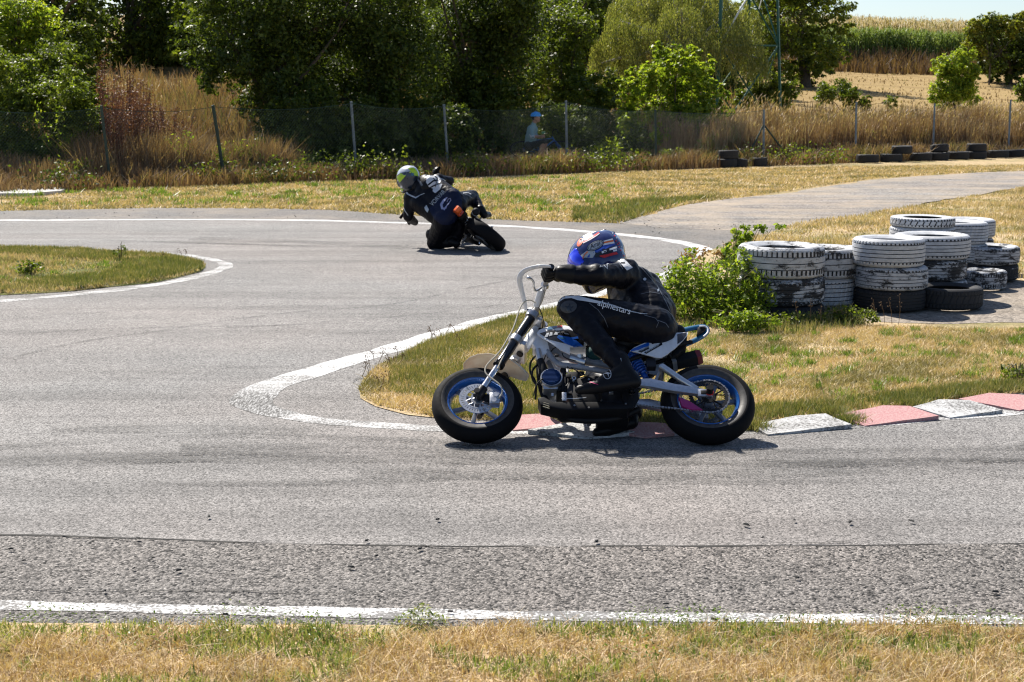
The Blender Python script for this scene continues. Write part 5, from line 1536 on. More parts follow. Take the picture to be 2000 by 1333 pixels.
def wheel(parent, loc, kind, rimm=None, spokes=6):
    """tyre, rim, spokes, hub as parts of one wheel turning on the local y axis"""
    w = bpy.data.objects.new('front_wheel' if kind == 'front' else 'rear_wheel', None); COL.objects.link(w); w.parent = parent; w.location = loc
    p = tyre_profile()
    inner = [(.165, -.030), (.19, -.045), (.225, -.035), (.238, 0), (.225, .035), (.19, .045), (.165, .030)]
    b = MB(); n = len(p)
    b.lathe(p + inner[0:], 96, 'y', closed=True, mif=[1, 1, 1, 0, 0, 0, 0, 0, 0, 0, 0, 0, 0, 1, 1, 1] + [0] * 8)
    b.build('tyre', [M_RUB, M_RUBW], w, 1.2)
    b = MB()
    rp = [(.168, -.046), (.160, -.048), (.153, -.040), (.149, -.022), (.143, -.012), (.143, .012), (.149, .022), (.153, .040), (.160, .048), (.168, .046), (.165, .030), (.156, .018), (.156, -.018), (.165, -.030)]
    b.lathe(rp, 96, 'y', closed=True); b.build('rim', rimm or M_BLUE, w, .9)
    for k in range(spokes):
        a = 2 * math.pi * k / spokes + (.35 if kind == 'front' else .12)
        Mx = Matrix.Rotation(-a, 4, 'Y')
        b = MB()
        b.prism([(.028, -.016), (.075, -.011), (.146, -.013), (.146, .013), (.075, .011), (.028, .016)], -.011, .011, Mx, bev=.004)
        b.build('spoke', M_SPOKE, w, .6)
    b = MB(); b.lathe([(0.0001, -.052), (.018, -.052), (.02, -.046), (.034, -.040), (.036, -.018), (.030, -.01), (.030, .01), (.036, .018), (.034, .04), (.02, .046), (.0001, .05)], 32, 'y'); b.build('hub', M_SPOKE, w)
    return w
M_SPOKE = paint('grey cast spokes', (.17, .19, .23), .4, .5)

def disc(w, y, ro, ri, mat, name='brake_disc', slots=36, carrier=True):
    b = MB()
    # friction ring with real slots, built from segments
    seg = slots * 4
    for k in range(seg):
        a0 = 2 * math.pi * k / seg; a1 = 2 * math.pi * (k + 1) / seg
        rings = [(ri, ro)] if k % 4 else [(ri, ri + (ro - ri) * .28), (ri + (ro - ri) * .72, ro)]
        for (q0, q1) in rings:
            vs = []
            for yy in (y - .002, y + .002):
                for r, a in ((q0, a0), (q1, a0), (q1, a1), (q0, a1)): vs.append((r * math.cos(a), yy, r * math.sin(a)))
            b.add(vs, [(0, 1, 2, 3), (7, 6, 5, 4), (0, 4, 5, 1), (2, 6, 7, 3), (1, 5, 6, 2), (0, 3, 7, 4)])
    b.build(name, mat, w, .5)
    if carrier:
        b = MB()
        for k in range(6):
            a = 2 * math.pi * k / 6
            for s in (-1, 1):
                p0 = (.032 * math.cos(a), y, .032 * math.sin(a)); p1 = (ri * 1.02 * math.cos(a + s * .3), y, ri * 1.02 * math.sin(a + s * .3))
                b.tube([p0, p1], .0035, 6)
        b.lathe([(.026, y - .004), (.038, y - .004), (.038, y + .004), (.026, y + .004)], 32, 'y', closed=True)
        b.lathe([(ri - .004, y - .003), (ri + .003, y - .003), (ri + .003, y + .003), (ri - .004, y + .003)], 48, 'y', closed=True)
        b.build('disc_carrier', M_ALU, w)

bike = thing('motorbike', 'near white and blue small motorbike with blue-rimmed wheels leaning away through the bend', 'motorbike', mat=BM)
xr = K(1384, 784, .046).x; xf = K(932, 788, .046).x
RW = wheel(bike, (xr, 0, ZAX), 'rear'); FW = wheel(bike, (xf, 0, ZAX - .006), 'front'); FW.scale = (.965, .92, .965); FW.rotation_euler = (math.radians(-1.5), 0, math.radians(2))
disc(FW, -.062, .102, .066, M_ALU)
# rear sprocket with teeth, chain round it
def sprocket():
    b = MB(); n = 41; R0 = .098
    out = []
    for k in range(n):
        for f, rr_ in ((0, .100), (.3, .107), (.6, .107), (.9, .100)):
            a = 2 * math.pi * (k + f) / n; out.append((rr_ * math.cos(a), rr_ * math.sin(a)))
    m = len(out)
    vs = []
    for yy in (-.072, -.068):
        vs += [(x, yy, z) for x, z in out] + [(x * .80, yy, z * .80) for x, z in out]
    fs = []
    for k in range(m):
        k2 = (k + 1) % m
        fs += [(k, k2, m + k2, m + k), (2 * m + k, 3 * m + k, 3 * m + k2, 2 * m + k2), (k, 2 * m + k, 2 * m + k2, k2), (m + k, m + k2, 3 * m + k2, 3 * m + k)]
    b.add(vs, fs)
    for k in range(5):
        a = 2 * math.pi * k / 5 + .3
        b.tube([(.03 * math.cos(a), -.07, .03 * math.sin(a)), (.083 * math.cos(a + .2), -.07, .083 * math.sin(a + .2))], .008, 6, sy=.4)
        b.tube([(.03 * math.cos(a), -.07, .03 * math.sin(a)), (.083 * math.cos(a - .2), -.07, .083 * math.sin(a - .2))], .006, 6, sy=.4)
    b.lathe([(.02, -.074), (.04, -.074), (.04, -.066), (.02, -.066)], 24, 'y', closed=True)
    b.build('sprocket', M_DKST, RW, .5)
    # chain: links round the sprocket and along to the engine
    path = []
    cx = K(1235, 770, .09).x - xr; zz = -.02
    top = []; 
    for k in range(26): a = math.radians(95 - k * 7.6); path.append((.107 * math.cos(a), .107 * math.sin(a)))
    end = path[-1]; st = path[0]
    L = 24
    low = [(end[0] + (cx - end[0]) * i / L, end[1] + (zz - .03 - end[1]) * i / L) for i in range(1, L + 1)]
    up = [(st[0] + (cx - st[0]) * i / L, st[1] + (zz + .03 - st[1]) * i / L) for i in range(L, 0, -1)]
    pts = up + path + low
    b = MB()
    for i in range(len(pts) - 1):
        p, q = Vector((pts[i][0], -.07, pts[i][1])), Vector((pts[i + 1][0], -.07, pts[i + 1][1]))
        if (q - p).length < 1e-4: continue
        d = q - p; mid = (p + q) / 2
        Mx = Matrix.Translation(mid) @ d.to_track_quat('X', 'Y').to_matrix().to_4x4()
        b.box((0, 0, 0), (d.length * .82, .010 if i % 2 else .006, .0085), Mx)
    b.build('chain', M_STEEL, RW, None)
sprocket()
disc(RW, .055, .085, .06, M_STEEL, 'rear_brake_disc', 24, False)
# axle ends
def cyl(name, p, q, r, m, par=bike, n=20, sm=.6, **k):
    b = MB(); b.tube([p, q], r, n, **k); return b.build(name, m, par, sm)
ax = Vector((xr, 0, ZAX))
cyl('rear_axle_slider', ax + Vector((0, -.10, 0)), ax + Vector((0, -.150, 0)), .018, M_BLK)
cyl('rear_axle_collar', ax + Vector((0, -.095, 0)), ax + Vector((0, -.108, 0)), .022, M_RED)
# swingarm: lower beams both sides, brace, pivots
def beam(name, pts, h, t, m, par=bike, bev=.004):
    """flat-sided beam along pts (local), height h, thickness t across the bike"""
    out = []; L = []; R = []
    for i, p in enumerate(pts):
        a = pts[max(0, i - 1)]; c = pts[min(len(pts) - 1, i + 1)]; tt = Vector((c[0] - a[0], c[2] - a[2])).normalized(); hh = (h[i] if isinstance(h, (list, tuple)) else h) / 2
        L.append((p[0] - tt.y * hh, p[2] + tt.x * hh)); R.append((p[0] + tt.y * hh, p[2] - tt.x * hh))
    b = MB(); y = pts[0][1]
    b.prism(L + R[::-1], y - t / 2, y + t / 2, bev=bev); return b.build(name, m, par, .6)
for s in (1, -1):
    w_ = .088 * s
    P0, P1, P2, P3 = K(1238, 749, .088), K(1270, 750, .088), K(1318, 760, .088), K(1372, 768, .088)
    pts = [Vector((p.x, -w_, p.z)) for p in (P0, P1, P2, P3)]
    beam('swingarm_beam', pts, [.040, .056, .048, .040], .026, M_ALU)
    Q = [K(1292, 716, .075), K(1330, 741, .085), K(1362, 760, .09)]
    b = MB(); b.tube([Vector((p.x, -s * (.075 + .006 * i), p.z)) for i, p in enumerate(Q)], [.019, .018, .015], 16); b.build('swingarm_brace', M_ALU, bike)
    b = MB(); e = K(1372, 768, .1); b.box((e.x + .012, -s * .098, e.z), (.075, .014, .046), bev=.004); b.build('axle_plate', M_ALU, bike)
    b = MB(); b.box((e.x + .008, -s * .106, e.z), (.034, .006, .024), bev=.002); b.build('chain_adjuster', M_BLK, bike)
q = K(1292, 716, .075)
cyl('swingarm_crossbar', (q.x + .004, -.075, q.z), (q.x + .004, .075, q.z), .018, M_ALU)
# chain guide, purple pink
b = MB(); g0 = [K(x, y, .07) for x, y in [(1325, 778), (1345, 785), (1368, 800), (1372, 803), (1352, 803), (1332, 796)]]
b.prism([(p.x, p.z) for p in g0], -.082, -.058, bev=.003); b.build('chain_guide', paint('magenta plastic', (.25, .015, .12), .4), bike)

# fork, steering stem and clamps
F0, F1, F2, F3 = K(941, 757, .095), K(982, 700, .095), K(1015, 661, .095), K(1041, 615, .095)
fdir = (F3 - F0); fdir.y = 0; fdir.normalize()
for s in (1, -1):
    Y = -.095 * s
    A = Vector((xf + .010, Y * .86, ZAX + .005)); T = Vector((F3.x, Y, F3.z)); d = (T - A).normalized(); L = (T - A).length
    cyl('fork_slider', A, A + d * L * .40, .0185, M_CHR)
    cyl('fork_foot', A - d * .02, A + d * .045, .026, M_DKST)
    b = MB(); b.tube([A + d * L * .36, A + d * L * .40, A + d * L * .98], [.030, .026, .027], 20); b.build('fork_tube', M_BLKG, bike)
    cyl('dust_seal', A + d * L * .345, A + d * L * .38, .031, M_BLK)
    for f, nm in ((.67, 'lower_clamp'), (.985, 'upper_clamp')):
        c = A + d * L * f
        b = MB(); b.tube([c - d * .018, c + d * .018], .036, 20); b.build(nm, M_ALU, bike)
    globals()['FT%d' % s] = (A, d, L)
A, d, L = FT1
for f, hgt in ((.67, .03), (.985, .024)):
    c1 = A + d * L * f; c2 = Vector((c1.x, -c1.y, c1.z))
    b = MB(); Mx = Matrix.Translation((c1 + c2) / 2 + Vector((.022, 0, 0))) @ Matrix.Rotation(math.atan2(d.x, d.z), 4, 'Y'); b.box((0, 0, 0), (.075, .17, hgt), Mx, bev=.006); b.build('triple_clamp', M_ALU, bike)
c1 = A + d * L * .62; c2 = A + d * L * 1.02
cyl('steering_stem', (c1.x + .035, 0, c1.z), (c2.x + .035, 0, c2.z), .019, M_DKST)
cyl('head_tube', Vector(((A + d * L * .70).x + .037, 0, (A + d * L * .70).z)), Vector(((A + d * L * .95).x + .037, 0, (A + d * L * .95).z)), .028, M_WPL)
# front brake caliper and bracket
c = K(966, 777, .1)
b = MB(); b.box((c.x, -.078, c.z), (.055, .045, .075), Matrix.Identity(4), bev=.010); b.tube([(c.x + .006, -.098, c.z + .018), (c.x + .006, -.108, c.z + .018)], .015, 16); b.tube([(c.x - .004, -.098, c.z - .018), (c.x - .004, -.108, c.z - .018)], .015, 16)
b.build('brake_caliper', M_ALU, bike)
b = MB(); c3 = K(948, 768, .09); b.prism([(xf, ZAX + .02), (c.x + .01, c.z + .035), (c.x + .02, c.z - .03), (xf + .01, ZAX - .02)], -.075, -.066, bev=.002); b.build('caliper_bracket', M_BLKM, bike)
cyl('front_axle', (xf, -.115, ZAX), (xf, .115, ZAX), .011, M_STEEL)
cyl('front_axle_nut', (xf, -.112, ZAX), (xf, -.124, ZAX), .017, M_DKST, n=6)

# front mudguard: a curved shell over the wheel
def shell(name, centre, half, sag, m, thick=.004, par=bike, wy=0.0):
    """centre: side-view points, half: half widths, sag: how far the edges drop"""
    V = []; n = len(centre); k = 9
    for i, p in enumerate(centre):
        a = centre[max(0, i - 1)]; c = centre[min(n - 1, i + 1)]; t = Vector((c.x - a.x, 0, c.z - a.z)).normalized(); nn = Vector((-t.z, 0, t.x))
        if nn.z < 0: nn = -nn
        for lay in (0, 1):
            for j in range(k):
                u = -1 + 2 * j / (k - 1)
                q = Vector((p.x, wy + u * half[i], p.z)) - nn * (sag[i] * u * u + lay * thick)
                V.append(q)
    F = []
    for i in range(n - 1):
        for j in range(k - 1):
            a = i * 2 * k + j; F.append((a, a + 1, a + 2 * k + 1, a + 2 * k)); a += k; F.append((a, a + 2 * k, a + 2 * k + 1, a + 1))
        for j in (0, k - 1):
            a = i * 2 * k + j; F.append((a, a + 2 * k, a + 3 * k, a + k))
    for i in (0, n - 1):
        for j in range(k - 1): a = i * 2 * k + j; F.append((a, a + k, a + k + 1, a + 1))
    b = MB(); b.add(V, F); return b.build(name, m, par, .8)
mc = [K(x, y, 0) for x, y in [(905, 716), (915, 709), (932, 703), (958, 701), (985, 704), (1008, 712), (1022, 722), (1034, 733)]]
shell('front_mudguard', mc, [.030, .058, .072, .078, .078, .070, .058, .035], [.002, .010, .018, .026, .034, .036, .03, .02], M_CREAM)

# handlebar, grips, levers and the white hand guard
bz = K(1077, 521, .35); bl = K(1064, 558, .17); bc = K(1048, 606, .0)
def mir(p): return Vector((p.x, -p.y, p.z))
hb = [bz, bl.lerp(bz, .5), bl, Vector(((bl.x + bc.x) / 2, -.075, (bl.z + bc.z) / 2 - .01)), Vector((bc.x, -.035, bc.z - .012)), Vector((bc.x, .035, bc.z - .012))]
hb = hb + [mir(hb[3]), mir(bl), mir(bz)]
b = MB(); b.tube(smooth_open(hb, 2), .0135, 14); b.build('handlebar', M_STEEL, bike)
b = MB(); b.tube([K(1047, 598, .06), K(1056, 566, .15)], [.0165, .0155], 14); b.build('bar_sleeve', M_WPL, bike)
for s in (1, -1):
    p, q2 = (bz, bl.lerp(bz, .38)) if s > 0 else (mir(bz), mir(bl.lerp(bz, .38)))
    b = MB(); b.tube([p, q2], .0175, 14); b.build('grip', M_RUB, bike)
    b = MB(); pp = bl if s > 0 else mir(bl); b.tube([pp + Vector((0, -.012, 0)), pp + Vector((0, .012, 0))], .022, 14); b.build('lever_clamp', M_ALU, bike)
lv = [K(1058, 562, .18), K(1046, 570, .19), K(1042, 560, .22), K(1043, 552, .25), K(1038, 545, .28), K(1032, 543, .30)]
b = MB(); b.tube(smooth_open(lv, 2), [.0065] * len(smooth_open(lv, 2)), 8); b.ell(lv[-1], (.010, .010, .010)); b.build('brake_lever', M_ALU, bike)
lv = [mir(p) for p in lv]
b = MB(); b.tube(smooth_open(lv, 2), .006, 8); b.build('clutch_lever', M_ALU, bike)
hg = [K(1076, 521, .37), K(1058, 520, .36), K(1040, 523, .33), K(1022, 530, .29), K(1014, 542, .25), K(1016, 558, .19), K(1022, 580, .12), K(1026, 598, .07), K(1027, 606, .045)]
def strap_tube(name, pts, wid, m, par=bike, flat=.45):
    pp = smooth_open(pts, 2); n = len(pp); r = [wid[0] + (wid[1] - wid[0]) * abs(math.sin(math.pi * min(1, i / (n - 1) * 1.1))) for i in range(n)]
    b = MB(); b.tube(pp, r, 12, sy=flat); return b.build(name, m, par, 1.2)
strap_tube('hand_guard', hg, (.009, .0155), M_WPL)
strap_tube('hand_guard', [mir(p) for p in hg], (.010, .020), M_WPL)
b = MB(); b.tube([K(1026, 604, .05), K(1050, 611, .02)], .006, 8); b.build('guard_bolt', M_DKST, bike)
# cables
def cable(name, pts, r, m):
    b = MB(); b.tube(smooth_open(pts, 3), r, 7); return b.build(name, m, bike)
M_CAB = paint('pale brake hose', (.42, .38, .3), .5)
cable('brake_hose', [K(1046, 592, .12), K(1036, 585, .12), K(1022, 590, .12), K(1014, 605, .12), K(1004, 640, .12), K(990, 665, .12), K(975, 690, .12), K(950, 712, .12), K(946, 728, .12), K(958, 738, .12), K(978, 752, .12), K(982, 768, .11), K(974, 778, .10)], .0042, M_CAB)
cable('throttle_cable', [K(1042, 600, -.05), K(1030, 612, 0), K(1018, 640, .06), K(996, 672, .1), K(978, 706, .12), K(972, 720, .12)], .0038, M_CAB)
cable('clutch_cable', [K(1052, 600, .05), K(1062, 622, .06), K(1058, 650, .05), K(1070, 700, .03)], .003, M_BLK)
cable('engine_hose', [K(1060, 706, .05), K(1040, 720, .05), K(1038, 740, .05), K(1050, 755, .05), K(1060, 742, .04)], .006, M_BLK)
cable('engine_hose', [K(1052, 690, .02), K(1036, 705, .02), K(1034, 728, .03), K(1048, 746, .02), K(1046, 780, .02)], .0055, M_BLK)

M_SHADEF = paint('white frame paint with painted shade', (.26, .27, .30), .4, wear=.35, scale=18)
# white frame tubes, the shade on them put into the grey colour
def ftube(pts, r, name='frame_tube', m=None):
    b = MB(); b.tube(smooth_open(pts, 2), r, 12); return b.build(name, m or M_WPL, bike)
hd = K(1056, 668, 0)
ftube([hd, K(1095, 694, 0), K(1145, 706, 0), K(1200, 716, 0), K(1245, 735, 0)], .022, 'frame_tube', M_SHADEF)
for s in (1, -1):
    ftube([Vector((hd.x + .01, -s * .02, hd.z - .03)), *[Vector((p.x, -s * .06, p.z)) for p in (K(1085, 712, .06), K(1118, 716, .06), K(1160, 722, .06), K(1225, 735, .06), K(1245, 775, .06))]], .016, 'cradle_tube', M_SHADEF)
    ftube([Vector((p.x, -s * .05, p.z)) for p in (K(1225, 705, .05), K(1270, 690, .05), K(1330, 672, .05), K(1352, 668, .05))], .011, 'subframe_tube', M_BLKM)
ftube([Vector((hd.x + .005, 0, hd.z - .02)), K(1052, 712, 0), K(1056, 760, 0), K(1072, 800, 0), K(1110, 822, 0), K(1200, 822, 0), K(1248, 800, 0)], .017, 'down_tube', M_BLKM)
b = MB(); b.tube([K(1050, 684, .05), K(1055, 704, .05)], .018, 14); b.build('oil_cooler_tube', M_ALU, bike)
b = MB(); b.tube([K(1055, 704, .05), K(1062, 724, .05), K(1060, 735, .04)], [.020, .026, .022], 12); b.build('intake_boot', M_BLK, bike)
b = MB(); b.prism([(p.x, p.z) for p in (K(1040, 676, .03), K(1052, 652, .03), K(1066, 660, .03), K(1074, 690, .03), K(1058, 700, .03))], -.05, .05, bev=.004); b.build('frame_gusset', M_WPL, bike)

# engine
eng = bpy.data.objects.new('engine', None); COL.objects.link(eng); eng.parent = bike
def ebox(name, pxs, y0, y1, m, bev=.006, w=.06, par=eng):
    b = MB(); b.prism([(p.x, p.z) for p in (K(x, y, w) for x, y in pxs)], -y1, -y0, bev=bev); return b.build(name, m, par, .6)
ebox('crankcase', [(1110, 738), (1160, 735), (1215, 742), (1240, 765), (1222, 792), (1170, 798), (1120, 794), (1105, 775)], -.03, .07, M_DKST, .012)
ebox('gearbox_cover', [(1120, 746), (1150, 740), (1172, 752), (1176, 785), (1150, 800), (1118, 796)], .06, .085, M_BLKM, .008)
b = MB()
ec = K(1077, 737, .085); cd = Vector((1, 0, -.12)).normalized()
for k in range(9):
    q0 = Vector((ec.x + .03 + k * .0145, 0, ec.z - .01 - k * .0016)); b.box(tuple(q0), (.0055, .135 - .003 * abs(k - 4), .135 - .003 * abs(k - 4)), bev=.002)
b.box((ec.x + .09, 0, ec.z - .015), (.13, .10, .10)); b.build('cylinder_fins', M_DKST, eng)
b = MB()
b.box((ec.x - .005, 0, ec.z - .006), (.085, .14, .125), bev=.018); b.build('cylinder_head', M_ALU, eng)
b = MB()
Mx = Matrix.Translation((ec.x, 0, ec.z))
b.lathe([(.0001, -.098), (.035, -.097), (.046, -.090), (.050, -.075), (.050, -.06)], 40, 'y', Mx)
for k in range(-5, 6):
    hh = k * .0085; L2 = math.sqrt(max(0, .046 ** 2 - hh * hh)); b.box((0, -.098, hh), (L2 * 2, .008, .0035), Mx)
b.build('head_cover', paint('deep blue fin cover', (.004, .035, .14), .35, .3), eng)
b = MB(); Mx = Matrix.Translation((ec.x, 0, ec.z)); b.lathe([(.052, -.085), (.058, -.085), (.06, -.07), (.06, -.05)], 40, 'y', Mx); b.build('head_collar', M_ALU, eng)
b = MB(); c = K(1125, 700, .06); b.tube([c + Vector((-.03, 0, .0)), c + Vector((.05, 0, -.03))], .024, 14); b.tube([c + Vector((.02, -.02, .01)), c + Vector((.02, .03, -.06))], .018, 12); b.build('carburettor', M_ALU, eng)
b = MB(); c = K(1100, 722, .03); b.tube([c, c + Vector((.0, .0, -.05)), c + Vector((-.03, 0, -.09))], .017, 12); b.build('inlet_pipe', M_DKST, eng)
b = MB(); c = K(1160, 690, .02); b.ell((c.x, -.01, c.z), (.045, .05, .05)); b.build('air_filter', paint('dark teal filter foam', (.004, .05, .05), .8), eng)
ebox('flywheel_cover', [(1108, 730), (1140, 728), (1146, 745), (1112, 752)], .02, .075, M_BLKM, .004)
c = K(1102, 775, .09)
b = MB(); b.box((c.x, -.09, c.z), (.024, .006, .055), Matrix.Identity(4), bev=.002)
for k in (-1, 0, 1): b.tube([(c.x, -.092, c.z + k * .016), (c.x, -.0955, c.z + k * .016)], .004, 8)
b.build('engine_bracket', M_ALU, eng)
# small things on the engine: bolts, spark plug cap
for (x, y) in [(1120, 745), (1150, 742), (1172, 756), (1174, 782), (1150, 797), (1122, 793), (1212, 752), (1222, 790), (1128, 770)]:
    c = K(x, y, .087); b = MB(); b.tube([(c.x, -.082, c.z), (c.x, -.092, c.z)], .006, 6); b.build('bolt', M_STEEL, eng)
b = MB(); c = K(1121, 741, .09); b.lathe([(.0075, -.005), (.011, -.005), (.011, .005), (.0075, .005)], 18, 'y', Matrix.Translation((c.x, -.094, c.z)), closed=True); b.build('clutch_eye', M_CHR, eng)
b = MB(); c = K(1133, 738, .09); b.tube([c, c + Vector((.035, 0, .015))], .004, 8); b.build('gear_shaft', paint('brass', (.5, .35, .1), .35, .7), eng)
# skid plate with slots
ebox('skid_plate', [(1050, 778), (1062, 776), (1080, 786), (1200, 786), (1232, 792), (1226, 800), (1110, 802), (1092, 800), (1056, 792)], .0, .09, M_BLK, .006, .085, bike)
for k in range(3):
    p, q2 = K(1061 - k * .3, 786 + k * 4, .09), K(1073, 790 + k * 4, .09)
    b = MB(); b.tube([Vector((p.x, -.0885, p.z)), Vector((q2.x, -.0885, q2.z))], .0022, 6); b.build('plate_slot', paint('pale slot edge', (.4, .36, .25), .5), bike)
b = MB(); b.tube([K(1097, 779, .09), K(1125, 779, .09), K(1145, 777, .09)], .0022, 6); b.build('plate_rod', M_ALU, bike)
# sump and exhaust bulge under the engine
b = MB(); b.ell(K(1105, 812, 0), (.05, .05, .032)); b.build('exhaust_bend', M_BLKM, bike)
b = MB(); b.tube(smooth_open([K(1070, 760, -.03), K(1062, 790, -.05), K(1090, 812, -.05), K(1150, 812, -.07), K(1220, 790, -.1), K(1270, 730, -.1), K(1310, 712, -.1)], 2), .018, 12); b.build('exhaust_pipe', M_DKST, bike)
b = MB(); b.box((K(1196, 812, -.05).x, .06, K(1196, 812, -.05).z), (.17, .12, .10), bev=.02); b.build('clutch_case', M_BLKM, bike)
b = MB(); c = K(1150, 828, -.12); b.tube(smooth_open([K(1230, 812, -.1), K(1190, 824, -.13), K(1152, 826, -.14)], 1), .008, 8); b.ell((c.x, c.y, c.z), (.014, .022, .01)); b.build('brake_pedal', M_STEEL, bike)
# wiring, clips and small fittings round the engine
rw = random.Random(5)
for i in range(9):
    x0, y0 = rw.uniform(1060, 1150), rw.uniform(672, 735); x1, y1 = x0 + rw.uniform(-30, 40), y0 + rw.uniform(5, 50); wv = rw.uniform(.03, .085)
    cable('cable', [K(x0, y0, wv), K((x0 + x1) / 2 + rw.uniform(-14, 14), (y0 + y1) / 2 + rw.uniform(-10, 14), wv + .01), K(x1, y1, wv)], rw.choice([.0022, .003, .004]), rw.choice([M_BLK, M_BLK, M_DKST, M_CAB]))
for i in range(16):
    p_ = K(rw.uniform(1060, 1230), rw.uniform(690, 790), rw.uniform(.05, .085)); b = MB(); b.box(tuple(p_), (rw.uniform(.008, .03), .012, rw.uniform(.006, .022)), bev=.002); b.build('fitting', rw.choice([M_STEEL, M_DKST, M_ALU, M_BLKM]), eng)
b = MB(); c = K(1055, 650, .03); b.box(tuple(c), (.02, .05, .03), bev=.004); b.build('ignition_switch', M_BLK, bike)
# muffler
def muffler():
    p = K(1302, 713, -.05); q2 = K(1358, 700, -.05); d2 = (q2 - p); d2.y = 0; L2 = d2.length; d2.normalize()
    Mx = Matrix.Translation((p.x, .05, p.z)) @ Matrix.Rotation(-math.atan2(d2.z, d2.x), 4, 'Y')
    hx = [(.045 * math.cos(math.radians(a)), .05 * math.sin(math.radians(a))) for a in (30, 90, 150, 210, 270, 330)]
    def seg(name, x0, x1, m, s0=1.0, s1=1.0):
        vs = [(x0, y * s0, z * s0) for y, z in hx] + [(x1, y * s1, z * s1) for y, z in hx]
        b = MB(); b.add(vs, [tuple(range(6)), tuple(range(6, 12))[::-1]] + [(k, (k + 1) % 6, 6 + (k + 1) % 6, 6 + k) for k in range(6)], 0, Mx); b.build(name, m, bike, .4)
    seg('muffler', 0, L2, M_BLKM, .9, 1.0); seg('muffler_end', L2, L2 + .030, paint('dark red end cap', (.16, .008, .012), .4), 1.02, .9)
    b = MB(); b.lathe([(.056, .02), (.056, .045)], 6, 'x', Mx, a0=math.radians(30), a1=math.radians(390)); b.build('muffler_strap', M_ALU, bike, None)
muffler()
# shock absorber with its coil
p, q2 = K(1232, 690, .0), K(1262, 740, .0)
cyl('shock_body', p, q2, .016, M_BPL)
b = MB(); dd = (q2 - p); n = 120; u = dd.normalized().orthogonal().normalized(); v = dd.normalized().cross(u)
b.tube([p + dd * (.1 + .75 * i / n) + (u * math.cos(i * .42) + v * math.sin(i * .42)) * .029 for i in range(n)], .0055, 6); b.build('shock_spring', M_BPL, bike)
c = K(1272, 708, .07); b = MB(); b.box((c.x, -.05, c.z), (.05, .04, .06), bev=.006); b.build('shock_mount', M_DKST, bike)
b = MB(); p = K(1287, 728, .06); q2 = K(1280, 748, .06); b.tube([p, q2], .010, 8); b.build('linkage', M_STEEL, bike)
# pivot ring and footpegs
b = MB(); c = K(1234, 766, .1); b.lathe([(.0115, -.006), (.0175, -.006), (.0175, .006), (.0115, .006)], 28, 'y', Matrix.Translation((c.x, -.098, c.z)), closed=True); b.build('pivot_ring', M_CHR, bike)
cyl('pivot_cap', (c.x, -.08, c.z), (c.x, -.097, c.z), .011, M_DKST)
ebox('rearset_plate', [(1222, 752), (1246, 754), (1248, 780), (1236, 800), (1222, 800), (1214, 770)], .07, .088, M_BLKM, .004, .08, bike)
for s in (1, -1):
    c = K(1172, 772, .12); cyl('footpeg', (c.x, -s * .08, c.z), (c.x, -s * .19, c.z), .012, M_DKST)
b = MB(); c = K(1190, 800, -.02); b.box((c.x, -.02, c.z), (.018, .01, .07), bev=.002); b.build('stand_bracket', M_STEEL, bike)
ebox('centre_block', [(1195, 790), (1215, 788), (1218, 812), (1198, 815)], -.03, .05, M_BLKM, .004, .02, bike)

# tank, shrouds, seat and tail: bodywork grown as smooth shells
def plate(name, pxs, y, th, m, par=bike, bulge=.012, w=None, bev=.0035, label=None):
    """moulded side panel: outline in photo pixels at lateral offset y"""
    w = y if w is None else w
    pts = [K(a, b_, w) for a, b_ in pxs]
    bm = bmesh.new(); vs = [bm.verts.new((p.x, p.z, 0)) for p in pts]; bm.faces.new(vs); bmesh.ops.triangulate(bm, faces=bm.faces[:])
    _grid_cut(bm, .016)
    xs = [p.x for p in pts]; zs = [p.z for p in pts]; cx, cz = (min(xs) + max(xs)) / 2, (min(zs) + max(zs)) / 2; rx, rz = (max(xs) - min(xs)) / 2, (max(zs) - min(zs)) / 2
    for v in bm.verts:
        u = ((v.co.x - cx) / rx) ** 2 * .6 + ((v.co.y - cz) / rz) ** 2
        v.co = Vector((v.co.x, -(y + bulge * (1 - u)), v.co.y))
    r = bmesh.ops.extrude_face_region(bm, geom=bm.faces[:])
    for g_ in r['geom']:
        if isinstance(g_, bmesh.types.BMVert): g_.co.y += th
    bmesh.ops.recalc_face_normals(bm, faces=bm.faces[:])
    me = bpy.data.meshes.new(name); bm.to_mesh(me); bm.free()
    o = link_mesh(name, me, m, par, .7)
    if label: o['label'] = label
    return o
def mirror_y(o):
    c = o.copy(); COL.objects.link(c); c.parent = o.parent; c.scale = (1, -1, 1); return c
tank = blob('fuel_tank', [ell_prim(K(1120, 672, .0), (.13, .07, .055)), ell_prim(K(1085, 662, .0), (.07, .055, .035)), cap_prim(K(1160, 678, 0), K(1215, 684, 0), .055, .045, 1)], .008, [M_WPL, M_BLK], bike, 8)
shr = plate('tank_shroud', [(1048, 652), (1053, 645), (1066, 640), (1082, 637), (1104, 636), (1130, 645), (1150, 655), (1140, 678), (1113, 681), (1113, 692), (1095, 686), (1075, 673), (1060, 664)], .085, .006, M_WPL, bulge=.02)
mirror_y(shr)
bs = bvh_of(shr)
decal('shroud_graphic', FR, bs, [(1054, 652), (1072, 646), (1110, 644), (1146, 655), (1142, 677), (1120, 677), (1104, 672), (1072, 664)], M_BLKG, shr)
decal('shroud_graphic', FR, bs, [(1104, 672), (1088, 660), (1096, 657), (1126, 666), (1139, 677), (1120, 678)], M_BPL, shr, off=.0028)
decal('shroud_graphic', FR, bs, [(1088, 659), (1091, 656), (1118, 660), (1128, 658), (1130, 662), (1118, 664)], M_BPL, shr, off=.003)
decal('shroud_graphic', FR, bs, [(1087, 657), (1104, 661), (1106, 664), (1096, 663)], M_LBPL, shr, off=.0036)
